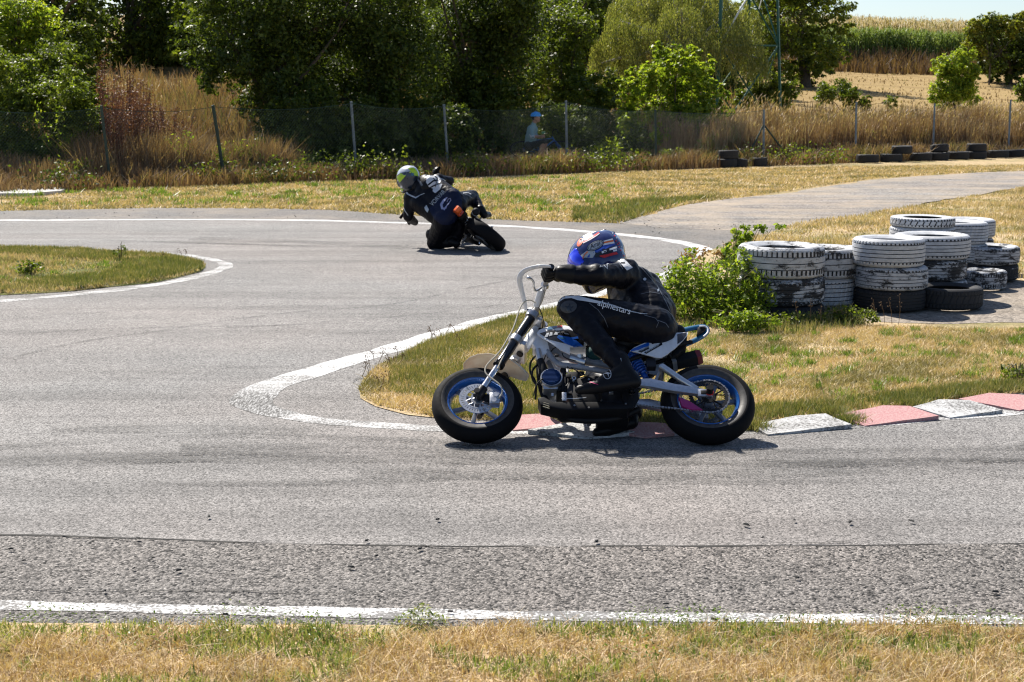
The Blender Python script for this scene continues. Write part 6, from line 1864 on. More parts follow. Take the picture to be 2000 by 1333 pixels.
decal('shroud_graphic', FR, bs, [(1067, 645), (1071, 640), (1088, 637), (1087, 642), (1072, 645)], M_LBPL, shr, off=.0028)
decal('shroud_graphic', FR, bs, [(1088, 641), (1089, 637), (1098, 636.5), (1098, 640)], M_RED, shr, off=.0028)
decal('shroud_graphic', FR, bs, [(1085, 647), (1085, 643), (1099, 642), (1099, 646)], M_WHT, shr, off=.0029)
# the slanted letters
decal('shroud_lettering', FR, bs, [[(1063, 660), (1068, 652), (1073, 651), (1070, 659)], [(1072, 658), (1075, 650), (1079, 650.5), (1079, 656)], [(1081, 655), (1085, 649.5), (1094, 649.5), (1089, 652.5), (1089, 655), (1086, 655)], [(1101, 651), (1108, 652), (1112, 655), (1104, 654)]], M_SILV, shr, off=.0036)

seat = blob('seat', [cap_prim(K(1215, 672, .0), K(1270, 662, .0), .06, .062), cap_prim(K(1270, 662, .0), K(1325, 648, .0), .062, .04), ell_prim(K(1275, 658, .0), (.12, .085, .035))], .008, M_BLK, bike, 8)
tail = plate('tail_panel', [(1230, 686), (1240, 680), (1258, 673), (1268, 668), (1290, 661), (1312, 653), (1322, 650), (1338, 648), (1344, 648), (1342, 656), (1333, 668), (1318, 683), (1302, 694), (1292, 699), (1282, 699), (1262, 694)], .075, .006, M_WPL, bulge=.014)
mirror_y(tail)
bt = bvh_of(tail)
decal('tail_graphic', FR, bt, [(1231, 685), (1240, 680), (1258, 673), (1268, 668.5), (1268, 676), (1256, 680), (1248, 684), (1232, 687)], M_BPL, tail)
decal('tail_graphic', FR, bt, [(1323, 653), (1341, 650), (1341, 655), (1333, 666), (1323, 673)], M_BLKG, tail)
decal('tail_graphic', FR, bt, band([(1247, 687), (1267, 678), (1268, 681), (1252, 689)], 1.5) + [[(1247, 687), (1266, 676.5), (1267, 681), (1251, 689)]], M_BLKG, tail, off=.0018)
decal('tail_graphic', FR, bt, [(1258, 689), (1292, 670), (1294, 674), (1262, 692)], M_BLKG, tail, off=.0020)
decal('tail_print', FR, bt, [[(1251 + i * 2.4, 686.6 - i * 1.15), (1252.6 + i * 2.4, 685.8 - i * 1.15), (1253.4 + i * 2.4, 683.2 - i * 1.15), (1251.8 + i * 2.4, 684 - i * 1.15)] for i in range(6)], M_SILV, tail, off=.003)
decal('tail_print', FR, bt, [[(1262 + i * 2.9, 689.4 - i * 1.62), (1264 + i * 2.9, 688.3 - i * 1.62), (1264.4 + i * 2.9, 685.6 - i * 1.62), (1262.4 + i * 2.9, 686.7 - i * 1.62)] for i in range(9)], M_SILV, tail, off=.0032)
decal('tail_graphic', FR, bt, [(1290, 661), (1300, 656), (1299, 659), (1292, 661.5)], M_RED, tail, off=.002)
decal('tail_graphic', FR, bt, [(1272, 671), (1290, 664), (1288, 668), (1282, 671), (1274, 673)], M_BLKG, tail, off=.0022)
# grab loop at the tip of the tail
tl = [K(1322, 650, 0), K(1340, 644, 0), K(1360, 640, 0), K(1374, 638, 0), K(1381, 642, 0), K(1381, 649, 0), K(1372, 657, 0), K(1358, 665, 0), K(1342, 672, 0), K(1330, 676, 0)]
b = MB(); pp = smooth_open(tl, 2); b.tube(pp, [.0085] * len(pp), 10, sy=1.9); b.build('tail_loop', M_LBPL, bike)
b = MB(); pp = smooth_open([K(1366, 638, .035), K(1376, 637, .035), K(1383, 642, .035), K(1383, 650, .035), K(1374, 658, .035)], 2); b.tube(pp, .005, 8); b.build('tail_trim', M_WPL, bike)
b = MB(); b.prism([(p.x, p.z) for p in (K(1362, 646, 0), K(1374, 643, 0), K(1379, 647, 0), K(1372, 654, 0), K(1360, 660, 0))], -.03, .03, bev=.003); b.build('tail_fill', M_BLK, bike)
b = MB(); b.prism([(p.x, p.z) for p in (K(1318, 662, 0), K(1342, 655, 0), K(1340, 682, 0), K(1322, 700, 0), K(1310, 702, 0))], -.03, .03, bev=.004); b.build('under_tray', M_BLK, bike)
# ------------------------------------------------------------------ the near rider
def hand_prims(palm, grip_a, grip_b, knuck, wrist, s=1.0, m=0):
    """a gloved hand closed round a bar from grip_a to grip_b; knuck: direction from the bar to the knuckles"""
    P = []
    axis = (grip_b - grip_a).normalized(); k = knuck.normalized(); down = axis.cross(k).normalized()
    P.append(cap_prim(wrist, palm, .030 * s, .030 * s, m))
    lens = [.92, 1.0, .95, .8]
    for i in range(4):
        c = grip_a.lerp(grip_b, .14 + .24 * i)
        r = .0115 * s * (1.0 if i < 3 else .88)
        kn = c + k * .030 * s + (palm - c) * .35
        a = c + k * .034 * s * lens[i] - down * .012
        b2 = c + k * .012 * s + down * .034 * s * lens[i]
        t = c - k * .022 * s + down * .026 * s * lens[i]
        P += [cap_prim(palm.lerp(kn, .2), kn, .016 * s, .014 * s, m), cap_prim(kn, a, .0135 * s, r * 1.05, m), cap_prim(a, b2, r * 1.05, r, m), cap_prim(b2, t, r, r * .85, m)]
    th0 = palm + axis * .0 - k * .004
    c = grip_a.lerp(grip_b, .02)
    P += [cap_prim(palm, c - k * .020 * s - axis * .004, .018 * s, .014 * s, m), cap_prim(c - k * .020 * s - axis * .004, c + down * .024 - k * .010, .014 * s, .011 * s, m)]
    return P

def make_helmet(name, label, fr_parent, C, fwd, up, s, mats, visor_mat, group=None):
    """full-face helmet as its own thing: shell, visor, chin vent, spoiler"""
    f = fwd.normalized(); u = (up - f * up.dot(f)).normalized(); l = u.cross(f)
    R = Matrix((f, l, u)).transposed()
    Mx = fr_parent @ Matrix.Translation(C) @ R.to_4x4() @ Matrix.Scale(s, 4)
    h = thing(name, label, 'helmet', mat=Mx, group=group)
    I = Matrix.Identity(3)
    pr = [ell_prim((-.012, 0, .012), (.158, .128, .132)), ell_prim((-.02, 0, -.055), (.128, .118, .105)), cap_prim((.085, -.035, -.112), (.085, .035, -.112), .050, .050), ell_prim((.045, 0, -.105), (.095, .098, .066)),
          ell_prim((.075, 0, -.02), (.075, .108, .10)), ell_prim((-.075, 0, .045), (.095, .095, .085))]
    sh = blob('shell', pr, .0065, mats, h, 10)
    # visor: the front band of the shell, lifted a little
    def lift(nm, test, off, mt, sub=True):
        bm = bmesh.new(); bm.from_mesh(sh.data)
        bm.verts.ensure_lookup_table(); bm.normal_update()
        nrm = {v.index: v.normal.copy() for v in bm.verts}
        kill = [fc for fc in bm.faces if not test(fc.calc_center_median(), fc.normal)]
        bmesh.ops.delete(bm, geom=kill, context='FACES')
        for v in bm.verts: v.co += v.normal * off
        r = bmesh.ops.extrude_face_region(bm, geom=bm.faces[:])
        for g_ in r['geom']:
            if isinstance(g_, bmesh.types.BMVert): g_.co += g_.normal * .0015
        bmesh.ops.recalc_face_normals(bm, faces=bm.faces[:])
        me = bpy.data.meshes.new(nm); bm.to_mesh(me); bm.free()
        for p in me.polygons: p.material_index = 0
        o = link_mesh(nm, me, mt, h); me.shade_smooth(); return o
    lift('visor', lambda c, n: c.x > .078 and -.070 + .10 * (.15 - c.x) < c.z < .052 - .35 * (.15 - c.x) * .3, .003, visor_mat)
    lift('base_trim', lambda c, n: c.z < -.135 and c.z > -.150, .002, M_BLK)
    return h, sh, Mx

rider = thing('person', 'rider in black leathers and a blue helmet leaning over the near motorbike, facing left', 'person', mat=BM)
B = []
# pelvis, belly, chest, upper back
B += [cap_prim(K(1282, 643, .08), K(1290, 652, -.14), .112, .112), ell_prim(K(1272, 628, -.03), (.13, .15, .10))]
B += [cap_prim(K(1268, 615, .02), K(1240, 580, .0), .135, .135), cap_prim(K(1278, 610, -.10), K(1258, 580, -.14), .125, .125)]
B += [ell_prim(K(1238, 574, -.04), (.135, .185, .13)), ell_prim(K(1222, 560, -.06), (.11, .18, .10)), ell_prim(K(1262, 566, -.16), (.10, .11, .10))]
# neck and shoulders
B += [cap_prim(K(1215, 548, -.07), K(1180, 535, -.09), .075, .065), cap_prim(K(1232, 546, .06), K(1222, 540, .12), .085, .080), cap_prim(K(1250, 560, -.2), K(1262, 572, -.27), .085, .08)]
# near arm: shoulder, elbow, wrist
SH, EL, WR = K(1226, 538, .125), K(1164, 540, .285), K(1096, 534, .31)
B += [cap_prim(SH, EL, .074, .058), cap_prim(EL, EL.lerp(WR, .35), .058, .055), cap_prim(EL.lerp(WR, .3), WR, .055, .040)]
# far arm
SH2, EL2, WR2 = K(1262, 578, -.27), K(1178, 640, -.40), K(1098, 652, -.31)
B += [cap_prim(SH2, EL2, .068, .052), cap_prim(EL2, WR2, .052, .038)]
# near leg
HP, KN, AN = K(1278, 640, .09), K(1116, 603, .215), K(1212, 716, .175)
B += [cap_prim(HP, HP.lerp(KN, .55), .114, .102), cap_prim(HP.lerp(KN, .5), KN, .104, .075), ell_prim(K(1112, 602, .225), (.072, .062, .078)),
      cap_prim(KN, KN.lerp(AN, .4), .070, .068), cap_prim(KN.lerp(AN, .35), AN, .068, .048)]
# far leg, its knee out on the inside of the bend
HP2, KN2, AN2 = K(1290, 660, -.12), K(1166, 735, -.36), K(1236, 806, -.15)
B += [cap_prim(HP2, KN2, .105, .068), cap_prim(KN2, AN2, .068, .052)]
# armour cups and folds where the suit bunches
B += [ell_prim(SH + Vector((-.01, -.02, .03)), (.075, .06, .06)), ell_prim(EL + Vector((0, -.02, .0)), (.060, .052, .062))]
for f_, r_ in ((.30, .077), (.42, .072), (.56, .068), (.70, .065)): p_ = SH.lerp(EL, f_); B.append(cap_prim(p_, p_ + (EL - SH) * .05, r_, r_ * .94))
for f_, r_ in ((.25, .058), (.45, .057), (.62, .053), (.78, .048)): p_ = EL.lerp(WR, f_); B.append(cap_prim(p_, p_ + (WR - EL) * .06, r_ + .001, r_ * .92))
for f_, r_ in ((.72, .084), (.80, .081), (.88, .079)): p_ = HP.lerp(KN, f_); B.append(cap_prim(p_, p_ + (KN - HP) * .03, r_ + .004, r_ * .95))
for f_, r_ in ((.18, .074), (.30, .073), (.66, .064), (.80, .057)): p_ = KN.lerp(AN, f_); B.append(cap_prim(p_, p_ + (AN - KN) * .04, r_ + .002, r_ * .93))
body = blob('body', B, .0105, [M_LBLK], rider, 3, .0062, 17)
# boots: ankle, instep, toe, heel, sole
def boot(an, heel, toe, ball, side, nm='boot', up=None):
    P = [cap_prim(an + (an - heel) * .35 + Vector((0, 0, .04)), an, .052, .046), cap_prim(an, heel, .044, .036), cap_prim(an.lerp(ball, .25), ball, .042, .036), cap_prim(ball, toe, .036, .026), cap_prim(heel, ball, .034, .036), cap_prim(ball + Vector((0, .02, 0)), toe, .028, .024)]
    return blob(nm, P, .007, [M_LBLK2], rider, 5)
M_LBLK2 = leather('scuffed black boot leather', (.008, .008, .009), .42, .3)
bt1 = boot(K(1218, 722, .175), K(1240, 746, .165), K(1132, 762, .175), K(1166, 756, .175), 1)
bt2 = boot(K(1234, 806, -.15), K(1234, 826, -.145), K(1166, 845, -.14), K(1186, 840, -.14), -1)
# gloves
ga, gb2 = bl.lerp(bz, .46), bz.lerp(bl, .03)
gl = blob('glove', hand_prims(K(1090, 541, .255), bl.lerp(bz, .42), bz.lerp(bl, .03), Vector((-1, 0, .12)), WR), .0052, [M_LBLK2], rider, 3)
gl2 = blob('glove', hand_prims(mir(K(1090, 541, .255)), mir(bl.lerp(bz, .42)), mir(bz.lerp(bl, .03)), Vector((-1, 0, .12)), WR2), .0065, [M_LBLK2], rider, 3)
cuff = blob('cuff', [cap_prim(WR + (EL - WR) * .02, WR + (EL - WR) * .28, .047, .055)], .007, [M_LBLK2], rider, 2)
bb = bvh_of(body)
# printed panels and lettering on the leathers
def suit(name, polys, m, off=.002, src=None, bv=None): return decal(name, FR, bv or bb, polys, m, body, off, 3.0, None, src)
suit('knee_panel', [(1086, 590), (1090, 582), (1100, 576), (1112, 573.5), (1124, 576), (1134, 580), (1150, 584), (1175, 590), (1172, 594), (1148, 590), (1128, 587), (1116, 583), (1102, 584), (1093, 590), (1088, 598)], M_LWHT)
suit('knee_slider', ellipse(1111, 600, 16, 12, 8, 24), paint('dull knee cup', (.035, .036, .04), .45, bump=.4, scale=50), .003)
suit('knee_emblem', [star(1112, 602, 9, 4, .42)], M_BLKG, .0042)
suit('thigh_stripe', band([(1172, 590), (1200, 598), (1228, 608), (1252, 613), (1264, 614)], [2.0, 2.2, 2.0, 1.6, 1.0]), M_SILV, .002)
suit('thigh_lettering', None, M_WHT, .0034, text_bm('alpinestars', 1166, 597, 17, -15.5, .92, bold=.0))
suit('thigh_seam', band([(1150, 592), (1168, 606), (1180, 622), (1188, 640)], 1.0), M_LGRY)
suit('thigh_seam', band([(1258, 616), (1280, 622), (1286, 630), (1282, 640)], 1.0), M_LGRY)
suit('thigh_seam', band([(1284, 626), (1300, 632), (1306, 640)], 1.3), M_LGRY)
suit('arm_emblem', outline(star(1181, 514.5, 12.5, 14, .42), 2.0), M_SILV, .003)
suit('shoulder_stripe', [(1199, 504), (1206, 501.5), (1216, 505), (1224, 511), (1230, 518), (1236, 523), (1224, 529), (1217, 521), (1209, 512)], M_LWHT)
suit('shoulder_stripe', band([(1186, 506), (1200, 507), (1210, 516), (1216, 526)], 1.4), M_LGRY)

suit('back_patch', ellipse(1259, 546, 3.2, 3.0, 0, 12), M_SILV)
suit('back_patch', [(1283, 567), (1287, 563), (1287, 569), (1284, 571)], M_SILV)
suit('back_seam', band([(1250, 521), (1262, 534), (1284, 560), (1300, 590), (1312, 616), (1320, 632)], 1.2), M_LGRY)
suit('back_seam', band([(1252, 575), (1270, 571), (1288, 574)], .9), M_LGRY)
suit('shin_print', band([(1212, 700), (1216, 712), (1222, 726)], 1.4), M_SILV)
b1 = bvh_of(bt1)
decal('ankle_ring', FR, b1, ring(1186, 731, 8.0, 10.5, 1.3, 0), M_SILV, bt1, .003, 3)
decal('ankle_emblem', FR, b1, [(1179, 731), (1187, 728), (1194, 731), (1189, 731.5), (1189, 738), (1186, 731.5)], M_SILV, bt1, .003, 3)
decal('boot_stripe', FR, b1, band([(1128, 745), (1142, 745), (1156, 748), (1168, 752)], [1.8, 2.2, 1.6, .8]), paint('pink print', (.6, .04, .16), .4), bt1, .003, 3)

# helmet
HC = K(1163, 506, -.06)
hel, hsh, HM = make_helmet('race_helmet', 'blue race helmet with white, orange and red graphics on the near rider', BM, HC, Vector((-1, .22, -.46)), Vector((-.3, 0, 1)), 1.10, [M_NAVY], None or paint('iridescent blue visor', (.01, .04, .75), .12, .5, coat=1.0))
HFR = Frame(HM); hb_ = bvh_of(hsh)
def hd_(name, polys, m, off=.0012, src=None): return decal(name, HFR, hb_, polys, m, hsh, off, 3.0, None, src)
M_BLU2 = paint('bright blue print', (.012, .06, .38), .25, coat=.6)
hd_('helmet_band', band([(1150, 492), (1168, 487), (1186, 478), (1200, 474)], [10, 13, 13, 10]), M_BLU2)
hd_('helmet_band', [(1176, 472), (1196, 466.5), (1200, 476), (1178, 480)], M_WHT, .002)
hd_('helmet_band', [(1178, 473.5), (1197, 469.5), (1198.5, 472.5), (1179, 476.5)], M_ORG, .0028)
hd_('logo_plate', ellipse(1163, 480.5, 17.6, 8.6, 25, 32), M_BLKG, .003)
hd_('logo_plate', ellipse(1163, 480.5, 16.2, 7.4, 25, 32), M_SILV, .0036)
hd_('logo_plate', ring(1163, 480.5, 15.0, 6.4, .9, 25, 32), M_BLKG, .0042)
hd_('logo_lettering', None, M_BLKG, .0048, text_bm('Arai', 1153.5, 488.2, 13.2, 25, .95, .3, bold=.035))
hd_('helmet_band', band([(1138, 474.5), (1152, 467), (1164, 459), (1170, 454.5)], [2.2, 3, 3, 2.2]), M_RED, .002)
hd_('helmet_band', band([(1139, 476), (1153, 469), (1165, 461.5), (1171, 457)], 1.3), M_WHT, .0028)
hd_('helmet_band', band([(1139, 464), (1150, 458), (1162, 452), (1171, 449.5)], [3.5, 4, 4, 3]), M_WHT, .002)
hd_('helmet_band', band([(1146, 459.5), (1158, 453.5), (1166, 450.5)], 1.1), M_ORG, .0028)
hd_('helmet_check', [(1151, 461), (1156, 458.5), (1157.5, 462), (1153, 464)], M_WHT, .0024)
hd_('helmet_band', ring(1133, 474, 4.5, 9, 1.6, -28, 24), M_ORG, .0022)
hd_('helmet_band', ellipse(1131, 475.5, 3.2, 6.0, -28, 18), paint('salmon print', (.6, .12, .10), .35), .0018)
hd_('helmet_band', [(1128, 506), (1136, 498), (1145, 491), (1161, 489), (1163, 496), (1158, 504), (1143, 504)], M_SILV, .0014)
hd_('helmet_band', band([(1148, 492), (1143, 497), (1139, 503), (1138.5, 506)], [2.4, 2.0, 1.8, 1.6]), M_ORG, .0022)
hd_('helmet_band', [(1146, 503.5), (1152, 496), (1152, 503.5)], M_BLU2, .0022)
hd_('helmet_band', [(1162, 494), (1178, 487), (1196, 484), (1196, 500), (1180, 504), (1162, 503)], M_BLKG, .0012)
for k_, (x, y) in enumerate([(1176, 492), (1186, 488.5), (1196, 485)]):
    hd_('helmet_check', [(x - 1, y), (x + 8, y - 3), (x + 8.6, y + .8), (x - .4, y + 3.8)] if k_ != 1 else [(x + 4, y - 1.6), (x + 10, y - 3.6), (x + 10.6, y - .2), (x + 4.6, y + 1.6)], M_WHT, .002)
hd_('helmet_print', [(1179, 492), (1183, 490.6), (1183.6, 492.6), (1179.6, 494)], M_BLKG, .0026)
hd_('helmet_band', [(1171, 500), (1186, 497), (1204, 492.5), (1207, 497), (1190, 501), (1180, 504.5), (1172, 502)], M_RED, .0022)
hd_('helmet_check', [(1197, 489), (1204, 487.5), (1204.6, 491), (1198, 492.4)], M_WHT, .0022)
for (x, y) in [(1196, 456), (1200, 461), (1204, 465), (1203, 471), (1206, 478), (1209, 483), (1212, 489), (1216, 495), (1209, 475), (1200, 455), (1213, 482), (1218, 500)]:
    hd_('helmet_fleck', [(x - 1.6, y), (x, y - 1.6), (x + 1.8, y), (x, y + 2)], M_SILV if x % 3 else M_RED, .0016)
hd_('helmet_band', band([(1185, 448.8), (1192, 451), (1198, 452)], [1.2, 2.4, 1.2]), M_BLKG, .004)
hd_('helmet_band', [(1121, 545), (1128, 543), (1136, 545), (1140, 560), (1138, 570), (1129, 561)], M_ORG, .002)
hd_('helmet_band', band([(1131, 546), (1135, 556), (1138, 566)], 1.4), M_WHT, .003)
# spoiler at the back of the crown
sp = blob('spoiler', [cap_prim((-.115, -.045, .105), (-.115, .045, .105), .012, .012), cap_prim((-.10, -.04, .112), (-.155, -.03, .078), .012, .008), cap_prim((-.10, .04, .112), (-.155, .03, .078), .012, .008)], .005, [M_BLKG], hel, 2)
# ------------------------------------------------------------------ the far motorbike, seen from behind and leaned to its left
LEAN2 = math.radians(50)
_o2 = G(984, 489)
BM2 = Matrix.Translation(_o2) @ Matrix.Rotation(math.radians(-70), 4, 'Z') @ Matrix.Rotation(LEAN2, 4, 'X')
FR2 = Frame(BM2)
def X2(px, py, x): return FR2.pix(px, py, 0, x)
ZAX2 = max(r + y * math.tan(LEAN2) for r, y in TYP) - .002
M_OPL = paint('orange plastic', (.62, .10, .015), .35, coat=.4)
bike2 = thing('motorbike', 'black and orange motorbike leaned hard left on the far bend, seen from behind', 'motorbike', mat=BM2)
RW2 = wheel(bike2, (0, 0, ZAX2), 'rear', M_BLKM, 5); RW2.scale = (1.05, 1.25, 1.05)
FW2 = wheel(bike2, (-1.16, 0, ZAX2), 'front', M_BLKM, 5)
disc(RW2, .052, .09, .06, M_STEEL, 'rear_brake_disc', 20, False)
def c2(name, pts, r, m, n=12, sm=.6):
    b = MB(); b.tube(smooth_open([Vector(p) for p in pts], 1), r, n); return b.build(name, m, bike2, sm)
for s in (1, -1):
    c2('swingarm_beam', [(0.02, s * .095, ZAX2), (-.2, s * .09, ZAX2 + .01), (-.42, s * .06, ZAX2 + .03)], .021, M_DKST)
    c2('fork_leg', [(-1.16, s * .09, ZAX2), (-1.0, s * .09, .62), (-.88, s * .09, .92)], .025, M_BLKG)
    c2('footpeg', [(-.38, s * .07, .34), (-.38, s * .19, .34)], .012, M_STEEL)
    c2('subframe_tube', [(.0, s * .045, .66), (-.3, s * .05, .62), (-.5, s * .05, .58)], .012, M_BLKM)
c2('rear_axle', [(0, -.13, ZAX2), (0, .13, ZAX2)], .013, M_CHR)
c2('shock_body', [(-.22, 0, .60), (-.28, 0, .36)], .030, M_DKST)
b = MB(); b.tube([Vector((-.22, 0, .58)) + Vector((-.05, 0, -.2)) * (i / 70) + Vector((math.cos(i * .55) * .034, math.sin(i * .55) * .034, 0)) for i in range(71)], .006, 6); b.build('shock_spring', M_WPL, bike2)
b = MB(); b.box((-.52, 0, .36), (.26, .20, .20), bev=.03); b.build('engine_case', M_DKST, bike2)
b = MB()
for k in range(7): b.box((-.70 - .0 * k, 0, .40 + k * .014), (.13, .15, .007))
b.build('cylinder_fins', M_DKST, bike2)
c2('exhaust_pipe', [(-.72, .06, .36), (-.66, .13, .28), (-.45, .14, .30), (-.28, .13, .44), (-.2, .12, .5)], .018, M_STEEL)
b = MB(); b.tube([(-.24, .12, .48), (.02, .13, .56)], [.038, .044], 18); b.tube([(.02, .13, .56), (.035, .13, .565)], [.046, .030], 18); b.build('muffler', M_BLKM, bike2)
c2('muffler_ring', [(-.03, .128, .545), (-.015, .128, .55)], .0475, M_ALU)
b = MB(); b.prism([(.13, .80), (.06, .80), (-.05, .76), (-.30, .68), (-.34, .60), (-.22, .60), (-.02, .66), (.10, .74)], -.036, .036, bev=.012); b.build('tail_fairing', M_OPL, bike2)
b = MB(); b.prism([(.02, .665), (-.22, .60), (-.30, .54), (-.12, .56), (.0, .62)], -.05, .05, bev=.008); b.build('under_tail', M_BLKM, bike2)
b = MB(); b.box((-.45, 0, .26), (.42, .24, .17), bev=.04); b.box((-.62, 0, .34), (.2, .26, .12), bev=.03); b.build('belly', M_BLKM, bike2)
blob('seat', [cap_prim((-.12, 0, .745), (-.5, 0, .72), .05, .07), ell_prim((-.35, 0, .73), (.2, .085, .045))], .008, [M_BLK], bike2, 5)
blob('fuel_tank', [ell_prim((-.66, 0, .74), (.17, .11, .10)), ell_prim((-.60, 0, .66), (.14, .12, .08))], .009, [M_OPL], bike2, 5)
c2('handlebar', [(-.84, -.38, .99), (-.88, -.2, .98), (-.9, 0, .92), (-.88, .2, .98), (-.84, .38, .99)], .013, M_BLKM)
for s in (1, -1): c2('grip', [(-.84, s * .39, .99), (-.86, s * .26, .985)], .018, M_RUB)
blob('rear_mudguard', [cap_prim((-.30, -.05, .50), (-.30, .05, .50), .02, .02), cap_prim((-.2, -.05, .56), (-.2, .05, .56), .016, .016), cap_prim((-.30, 0, .50), (-.05, 0, .60), .03, .02)], .008, [M_BLK], bike2, 3)
b = MB(); b.box((-.36, -.10, .30), (.10, .02, .14), bev=.005); b.build('chain_cover', M_DKST, bike2)
b = MB(); b.lathe([(.030, -.004), (.092, -.004), (.092, .004), (.030, .004)], 40, 'y', Matrix.Translation((0, -.078, ZAX2)), closed=True); b.build('sprocket', M_STEEL, bike2)
b = MB(); b.box((.045, 0, .695), (.012, .07, .03), bev=.004); b.build('tail_light', paint('tail lamp red', (.3, .01, .01), .2), bike2)

rider2 = thing('person', 'rider in black and navy leathers seen from behind, knee down beside the far motorbike', 'person', mat=BM2)
B = []
B += [cap_prim(X2(866, 428, -.16), X2(893, 402, -.16), .125, .115)]
B += [cap_prim(X2(870, 412, -.22), X2(840, 384, -.42), .145, .145), cap_prim(X2(852, 420, -.25), X2(818, 396, -.44), .115, .115), cap_prim(X2(884, 386, -.22), X2(856, 366, -.42), .11, .10)]
B += [ell_prim(X2(836, 374, -.46), (.12, .19, .15)), ell_prim(X2(832, 360, -.50), (.13, .115, .11))]
B += [cap_prim(X2(822, 364, -.52), X2(804, 358, -.62), .075, .07)]
SHL, ELL, WRL = X2(802, 386, -.52), X2(797, 424, -.52), X2(810, 434, -.72)
B += [cap_prim(X2(820, 384, -.48), SHL, .085, .085), cap_prim(SHL, ELL, .078, .062), cap_prim(ELL, WRL, .060, .045)]
SHR, ELR, WRR = X2(856, 352, -.52), X2(878, 354, -.60), X2(866, 372, -.82)
B += [cap_prim(X2(842, 360, -.48), SHR, .08, .078), cap_prim(SHR, ELR, .070, .058), cap_prim(ELR, WRR, .056, .042)]
# left leg folded, knee on the asphalt
HL, KL, AL = X2(866, 436, -.18), X2(849, 474, -.46), X2(884, 474, -.22)
B += [cap_prim(X2(882, 440, -.25), X2(872, 466, -.34), .10, .085), cap_prim(X2(894, 438, -.25), X2(890, 466, -.28), .09, .075), cap_prim(HL, KL, .128, .098), cap_prim(KL, AL, .085, .055), ell_prim(X2(850, 462, -.40), (.10, .10, .12))]
# right leg over the seat
HR, KR, AR = X2(892, 396, -.20), X2(922, 385, -.52), X2(939, 412, -.26)
B += [cap_prim(HR, KR, .118, .085), cap_prim(KR, AR, .078, .055)]
body2 = blob('body', B, .0125, [M_LBLK], rider2, 4, .006, 11)
blob('boot', [cap_prim(X2(882, 472, -.22), X2(892, 476, -.17), .052, .045), cap_prim(X2(892, 476, -.17), X2(890, 480, -.40), .042, .034)], .009, [M_LBLK2], rider2, 3)
blob('boot', [cap_prim(X2(938, 409, -.26), X2(946, 420, -.22), .055, .046), cap_prim(X2(946, 420, -.22), X2(954, 419, -.45), .044, .036), cap_prim(X2(946, 420, -.22), X2(958, 421, -.30), .036, .02)], .009, [M_LBLK2], rider2, 3)
def hand2(g0, g1, wr, kd): return blob('glove', hand_prims(wr.lerp((g0 + g1) / 2, .65), g0, g1, kd, wr, 1.05), .008, [M_LBLK2], rider2, 2)
blob('speed_hump', [ell_prim(X2(838, 364, -.44), (.125, .135, .125)), cap_prim(X2(838, 366, -.42), X2(852, 382, -.38), .10, .06)], .0085, [M_LBLK2], rider2, 4)
hand2(WRL + Vector((-.10, -.05, .02)), WRL + Vector((-.10, .045, .02)), WRL, Vector((-1, 0, .2)))
hand2(Vector((-.845, .28, .985)), Vector((-.84, .375, .99)), WRR, Vector((-1, 0, .1)))
blob('knee_slider', [ell_prim(X2(846, 482, -.46), (.05, .05, .05))], .009, [M_LBLK2], rider2, 2)
hump = [o for o in bpy.data.objects if o.name.startswith('speed_hump')][0]
b2 = bvh_of([body2, hump])
def s2(name, polys, m, off=.003, src=None, step=2.0): return decal(name, FR2, b2, polys, m, body2, off, step, None, src)
s2('navy_panel', [(838, 407), (846, 400), (856, 389), (866, 379), (875, 371), (884, 366), (892, 369), (898, 378), (902, 392), (903, 408), (898, 422), (888, 434), (876, 440), (862, 439), (850, 430), (842, 418)], M_LNAVY, .0025)
s2('white_panel', [(834, 344), (846, 341), (856, 344), (862, 352), (858, 362), (848, 370), (838, 366), (832, 356)], M_LWHT, .0028)
s2('white_panel', [(846, 366), (858, 358), (864, 360), (860, 370), (850, 378), (845, 374)], M_LWHT, .0028)
s2('black_crease', band([(836, 362), (846, 354), (856, 352)], 3.0), M_LBLK, .004); s2('black_crease', band([(838, 368), (849, 362), (862, 358)], 2.4), M_LBLK, .004); s2('black_crease', band([(846, 348), (852, 356), (850, 366)], 1.6), M_LBLK, .004)
s2('back_lettering', None, M_SILV, .0045, text_bm('VORVAR', 845, 403.5, 11.6, 47, .84, bold=.03))
s2('lettering_end', [(829, 406), (833, 401), (838, 410), (835, 416), (831, 411)], M_SILV, .0035)
s2('swirl_emblem', band([(874, 386), (867, 392), (862, 400), (864, 408), (871, 407), (874, 399)], [1.6, 4.5, 5, 5, 3, 1.0]), paint('lavender print', (.25, .28, .45), .45), .0045)
s2('swirl_emblem', band([(864, 408), (868, 411), (871, 404), (876, 399), (881, 392), (880, 388), (876, 389), (873, 395)], [1, 2.2, 2.0, 1.6, 1.2, 1.2, 1.2, 1]), MATS['lavender print'], .0055)
s2('hump_mark', [(815, 351), (818, 349.5), (827, 362), (823.5, 364)], M_LGRY, .0045)
s2('hump_stripe', band([(794, 366), (791, 373), (797, 380), (812, 387), (822, 381), (830, 378)], [2.0, 3.0, 2.8, 2.8, 1.2, .6]), M_SILV, .004)
s2('sleeve_stripe', band([(787, 400), (791, 412), (797, 421)], 1.4), M_SILV, .004)
s2('sleeve_stripe', band([(857, 348), (865, 351), (870, 354)], 1.6), M_SILV, .004)
s2('knee_stripe', band([(908, 380), (916, 383), (922, 388)], 1.4), M_LGRY, .004); s2('knee_stripe', band([(904, 378), (914, 377), (920, 380)], 1.6), M_LWHT, .004)

